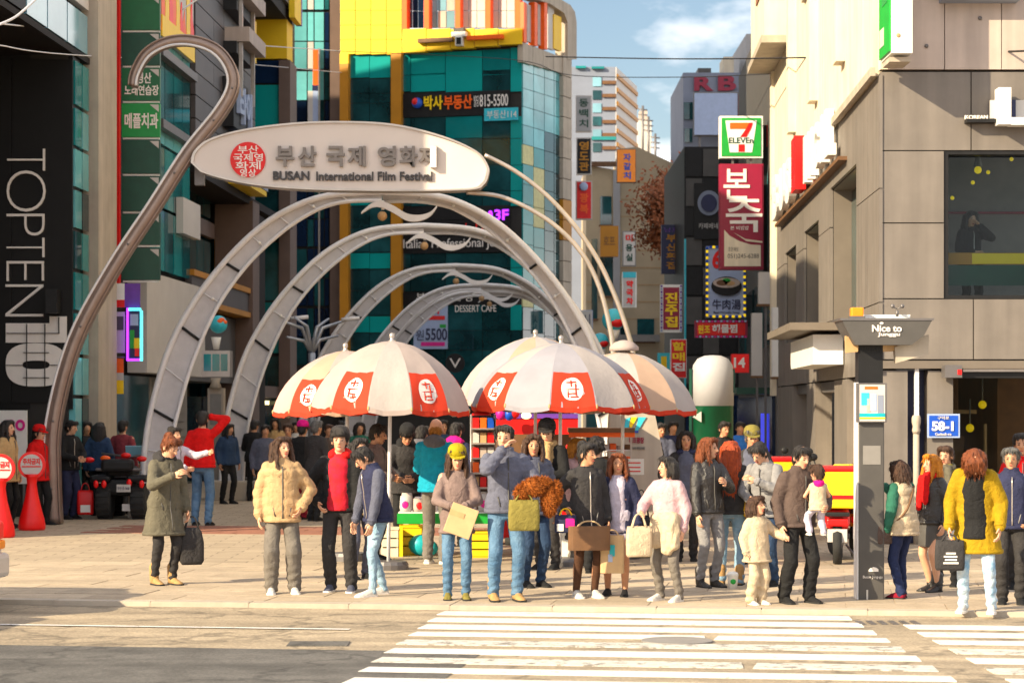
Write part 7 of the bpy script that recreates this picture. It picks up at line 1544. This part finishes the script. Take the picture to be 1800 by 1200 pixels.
p800 = person(800, 960, 742, 'person in dark navy hood with magenta collar under the cream umbrella', 160, 1, (4, 0), top=J(m='c_navy', hem=.8, off=.045, hood='c_magenta'), bot=('pants', 'c_black', 1.0), hair=('short', 'hair_black'), H=1.72)
p1015 = person(1013, 992, 772, 'woman with copper hair and pale pink top at the display cart', 60, 1, (0, 0), (10, 8), P_='front', M_='front', top=J(m='c_pink', hem=.8, off=.03), bot=('pants', 'c_grey_pants', 1.0), hair=('mid', 'hair_copper'), H=1.55)
p1045 = person(1048, 1008, 772, 'person with round black hair behind the charcoal coated woman', 170, 1, top=J(m='c_black', hem=.8, off=.03), bot=('pants', 'c_black', 1.0), hair=('curly', 'hair_black'), H=1.58)
p12 = person(1206, 985, 757, 'woman with black bob in dark jacket and grey sweatshirt facing the road', -4, 1, (0, 0), (2, 0), P_='down', M_='pocket', top=J(m='c_charcoal', hem=.82, off=.04, open='c_slate', hood='c_navy'), bot=('pants', 'c_charcoal', 1.05), hair=('bob', 'hair_black'), skin='skin_tan')
p13 = person(1245, 1032, 768, 'red haired woman in shiny black leather jacket and grey jeans', 28, 1, (0, 0), (30, 2), P_='chest', M_='low', top=J(m='c_leather', hem=.86, off=.030), bot=('pants', 'c_grey', .9), shoes='c_leather', hair=('mid', 'hair_auburn'))
p14 = person(1284, 1028, 775, 'woman with very long bright red hair seen from behind in pale jeans', 172, 1, (0, 0), (0, 0), ((.11, 0), (-.11, .02)), 'chest', 'down', J(m='c_charcoal', hem=.86, off=.03, boxy=1), ('pants', 'c_denim_light', 1.05), 'c_boot_tan', ('verylong', 'hair_red'))
ob_ = MB().capsule(p14['w']((.05, -.16, 1.2)), p14['w']((-.21, .02, .95)), .07, .07).ell(p14['w']((-.23, .05, .90)), (.085, .08, .10), 10, 8).build('yellow_jacket', M['c_yellow'], loc=p14['w']((-.1, 0, .9))); tagp(ob_, 'bright yellow jacket bundled at the side of the long red haired woman', 'jacket')
p15 = person(1321, 990, 752, 'elderly man in dark cap and coat standing behind the red haired women', -10, 0, (0, 0), (14, 8), top=J(m='c_charcoal', hem=.7, off=.04, open='c_slate'), bot=('pants', 'c_black', 1.0), hair=('short', 'hair_grey'), hat=('cap', 'c_khaki'), skin='skin_tan')
p16 = person(1347, 1030, 786, 'dark haired person in light grey shirt looking down at a phone', -35, 0, (8, 0), (-10, 28), P_='phone', M_='front', top=J(m='c_grey', hem=.82, off=.03, sm='c_grey', boxy=1), bot=('pants', 'c_denim_dark', 1.0), hair=('short', 'hair_black'), H=1.58)
for nm, px_, lb in (('paper_cup', 1288, 'white paper cup with green logo at the red haired woman\'s feet'),):
    g = G(px_, 1035); t_ = thing(nm, lb, 'cup', g); MB().lathe([(0, 0), (.045, 0), (.06, .15), (.063, .155), (0, .155)], g, 14).build('cup', M['white_plastic'], t_); MB().ell(g + V((0, -.05, .085)), (.03, .012, .03), 8, 6).build('logo', M['green'], t_); MB().ell(g + V((0, 0, .16)), (.06, .06, .03), 10, 6).build('lid', M['white_plastic'], t_)
# ---- people in the shade on the left
B1 = person(68, 922, 749, 'woman in bright red jacket and red cap walking past the black store', 62, 1, (0, 0), (6, 6), ((.09, -.10), (-.09, .10)), 'low', 'down', J(m='c_red', hem=.78, off=.045, boxy=1, collar=1), ('pants', 'c_black', 1.05), 'c_black', ('pony', 'hair_black'), hat=('cap', 'c_red'))
B2 = person(122, 912, 738, 'woman with black top and long blue grey trousers beside the gate pole', 50, 1, (2, 0), (20, 10), P_='front', M_='front', top=J(m='c_black', hem=.86, off=.03), bot=('pants', 'c_navy', 1.25), hair=('short', 'hair_black'))
bag('paper_bag', 'red and white carrier bag on the ground near the gate pole', 'bag', G(150, 912) + V((0, 0, .62)), .28, .42, .14, 'red', .2, .12, prints=[(-.3, .1, .3, .4, 'white_plastic')])
B3 = person(14, 928, 738, 'person in brown coat with dark hair at the left picture edge', 70, 1, top=J(m='c_tan', hem=.75, off=.05, hood='c_charcoal'), bot=('pants', 'c_black', 1.0), hair=('long', 'hair_black'))
B3b = person(40, 905, 752, 'person in blue jacket half hidden behind the red capped woman', 160, 0, top=J(m='c_blue', hem=.82, off=.04), bot=('pants', 'c_charcoal', 1.0), hair=('short', 'hair_black'))
B4 = person(174, 906, 742, 'woman in denim blue jacket seen from behind the quad bike', 175, 1, top=J(m='c_denim_dark', hem=.84, off=.045, boxy=1), bot=('pants', 'c_black', 1.0), hair=('mid', 'hair_black'))
B5 = person(216, 903, 738, 'person in red plaid shirt standing beyond the quad bike', 165, 0, top=J(m='c_plaid', hem=.84, off=.03), bot=('pants', 'c_black', 1.0), hair=('short', 'hair_black'))
B6 = person(356, 923, 722, 'man in red sweater and blue jeans seen from behind touching his head', 172, 0, (0, 0), (10, 0), ((.12, -.02), (-.12, .10)), 'down', 'head', J(m='c_red', hem=.88, off=.030, name='sweater', boxy=1), ('pants', 'c_denim', 1.05), 'c_black', ('short', 'hair_black'))
B7 = person(307, 935, 757, 'dark haired woman in white blouse behind the olive coated woman', 60, 1, P_='reach', M_='front', top=J(m='c_lilac', hem=.84, off=.03), bot=('pants', 'c_charcoal', 1.0), hair=('bun', 'hair_black'), H=1.62)
# ---- strollers further along the street
rg = random.Random(21); mid = [
 (466, 900, 768, 'c_slate', 'c_charcoal', 'hair_black', 'short', 10, 'stroller in slate jacket just behind the beige puffer woman'),
 (508, 905, 745, 'c_grey', 'c_charcoal', 'hair_brown', 'short', -15, 'stroller with brown hair in grey jacket beyond the beige puffer woman'),
 (532, 912, 748, 'c_black', 'c_darkred', 'hair_black', 'short', 160, 'stroller in pink cap and black jacket with dark red trousers'),
 (556, 915, 738, 'c_charcoal', 'c_black', 'hair_grey', 'short', 150, 'grey haired man in dark suit with white collar under the umbrella edge'),
 (577, 895, 730, 'c_brown_coat', 'c_black', 'hair_brown', 'short', 20, 'stroller in brown coat between the two cream umbrellas'),
 (632, 890, 735, 'c_green', 'c_black', 'hair_black', 'bob', 0, 'stroller in green top deep in the umbrella shade'),
 (1182, 900, 745, 'c_navy', 'c_black', 'hair_black', 'short', 5, 'stroller in navy next to the green kiosk'),
 (778, 905, 752, 'c_denim_dark', 'c_black', 'hair_black', 'short', 30, 'stroller in dark denim behind the teal puffer man'),
 (880, 900, 752, 'c_black', 'c_black', 'hair_black', 'short', -20, 'stroller in black beside the snack rack'),
 (915, 905, 756, 'c_grey', 'c_black', 'hair_brown', 'long', 15, 'stroller with long brown hair before the red food cart'),
 (446, 880, 742, 'c_black', 'c_black', 'hair_black', 'short', 170, 'far stroller in black beside the second arch'),
 (484, 872, 738, 'c_tan', 'c_charcoal', 'hair_black', 'mid', 0, 'far stroller in tan coat inside the arches'),
 (522, 868, 740, 'c_white', 'c_charcoal', 'hair_black', 'bob', 0, 'far stroller in white top inside the arches'),
 (598, 868, 736, 'c_slate', 'c_black', 'hair_black', 'short', 180, 'far stroller in slate under the half hidden umbrella'),
 (152, 904, 745, 'c_charcoal', 'c_black', 'hair_black', 'long', 20, 'stroller with long hair near the glass shop front'),
 (268, 890, 748, 'c_brown_coat', 'c_black', 'hair_black', 'short', -30, 'stroller in brown coat near the largest arch foot'),
 (428, 862, 742, 'c_navy', 'c_black', 'hair_black', 'bob', 10, 'far stroller in navy coat next to the flower planters'),
 (1230, 880, 750, 'c_grey', 'c_black', 'hair_black', 'short', 15, 'stroller in grey at the green kiosk'),
 (1300, 900, 745, 'c_blue', 'c_black', 'hair_black', 'short', 0, 'stroller in blue in the narrow shaded street'),
 (990, 945, 762, 'c_navy', 'c_charcoal', 'hair_black', 'short', 30, 'stroller in navy at the red food cart behind the charcoal coated woman'),
 (1140, 935, 760, 'c_black', 'c_black', 'hair_black', 'short', 15, 'stroller in black in front of the stone monument'),
 (1796, 1035, 800, 'c_red', 'c_charcoal', 'hair_black', 'short', -10, 'person in red cut off by the picture edge'),
 (1160, 920, 752, 'c_slate', 'c_black', 'hair_black', 'short', 0, 'stroller in slate by the stone monument'),
 (1270, 925, 752, 'c_black', 'c_black', 'hair_black', 'short', 25, 'stroller in black before the domed kiosk'),
 (400, 885, 752, 'c_denim_dark', 'c_black', 'hair_black', 'mid', 40, 'stroller in dark denim between the two nearest arches')]
for i, (x_, fy_, ty_, tm, bm_, hm_, hk, fc_, lb) in enumerate(mid):
    person(x_, fy_, ty_, lb, fc_, i % 2, (rg.uniform(0, 4), 0), (rg.uniform(-20, 20), rg.uniform(0, 8)), ((.09, rg.uniform(-.12, .02)), (-.09, rg.uniform(0, .14))), ('down', 'pocket', 'front', 'low')[i % 4], ('down', 'low', 'pocket')[i % 3], J(m=tm, hem=.82, off=.035), ('pants', bm_, 1.0), 'c_black', (hk, hm_), hat=('cap', 'c_magenta') if i == 2 else None, skin='skin_tan', H=1.62 + .03 * (i % 4))
c_ = FW.pt(FW.a(1706, -.7), 0, -.7)
pw = person(0, 0, 0, 'woman in dark top sitting behind the large upper window with hand at her chin', 12, 1, (0, 0), (0, 10), P_='face', M_='front', top=J(m='c_black', hem=.84, off=.03), bot=('pants', 'c_black', 1.0), hair=('mid', 'hair_black'), Y=c_.y, H=1.60, z0=3.15)
pw['root'].location = (c_.x, c_.y, 3.15)
finish()
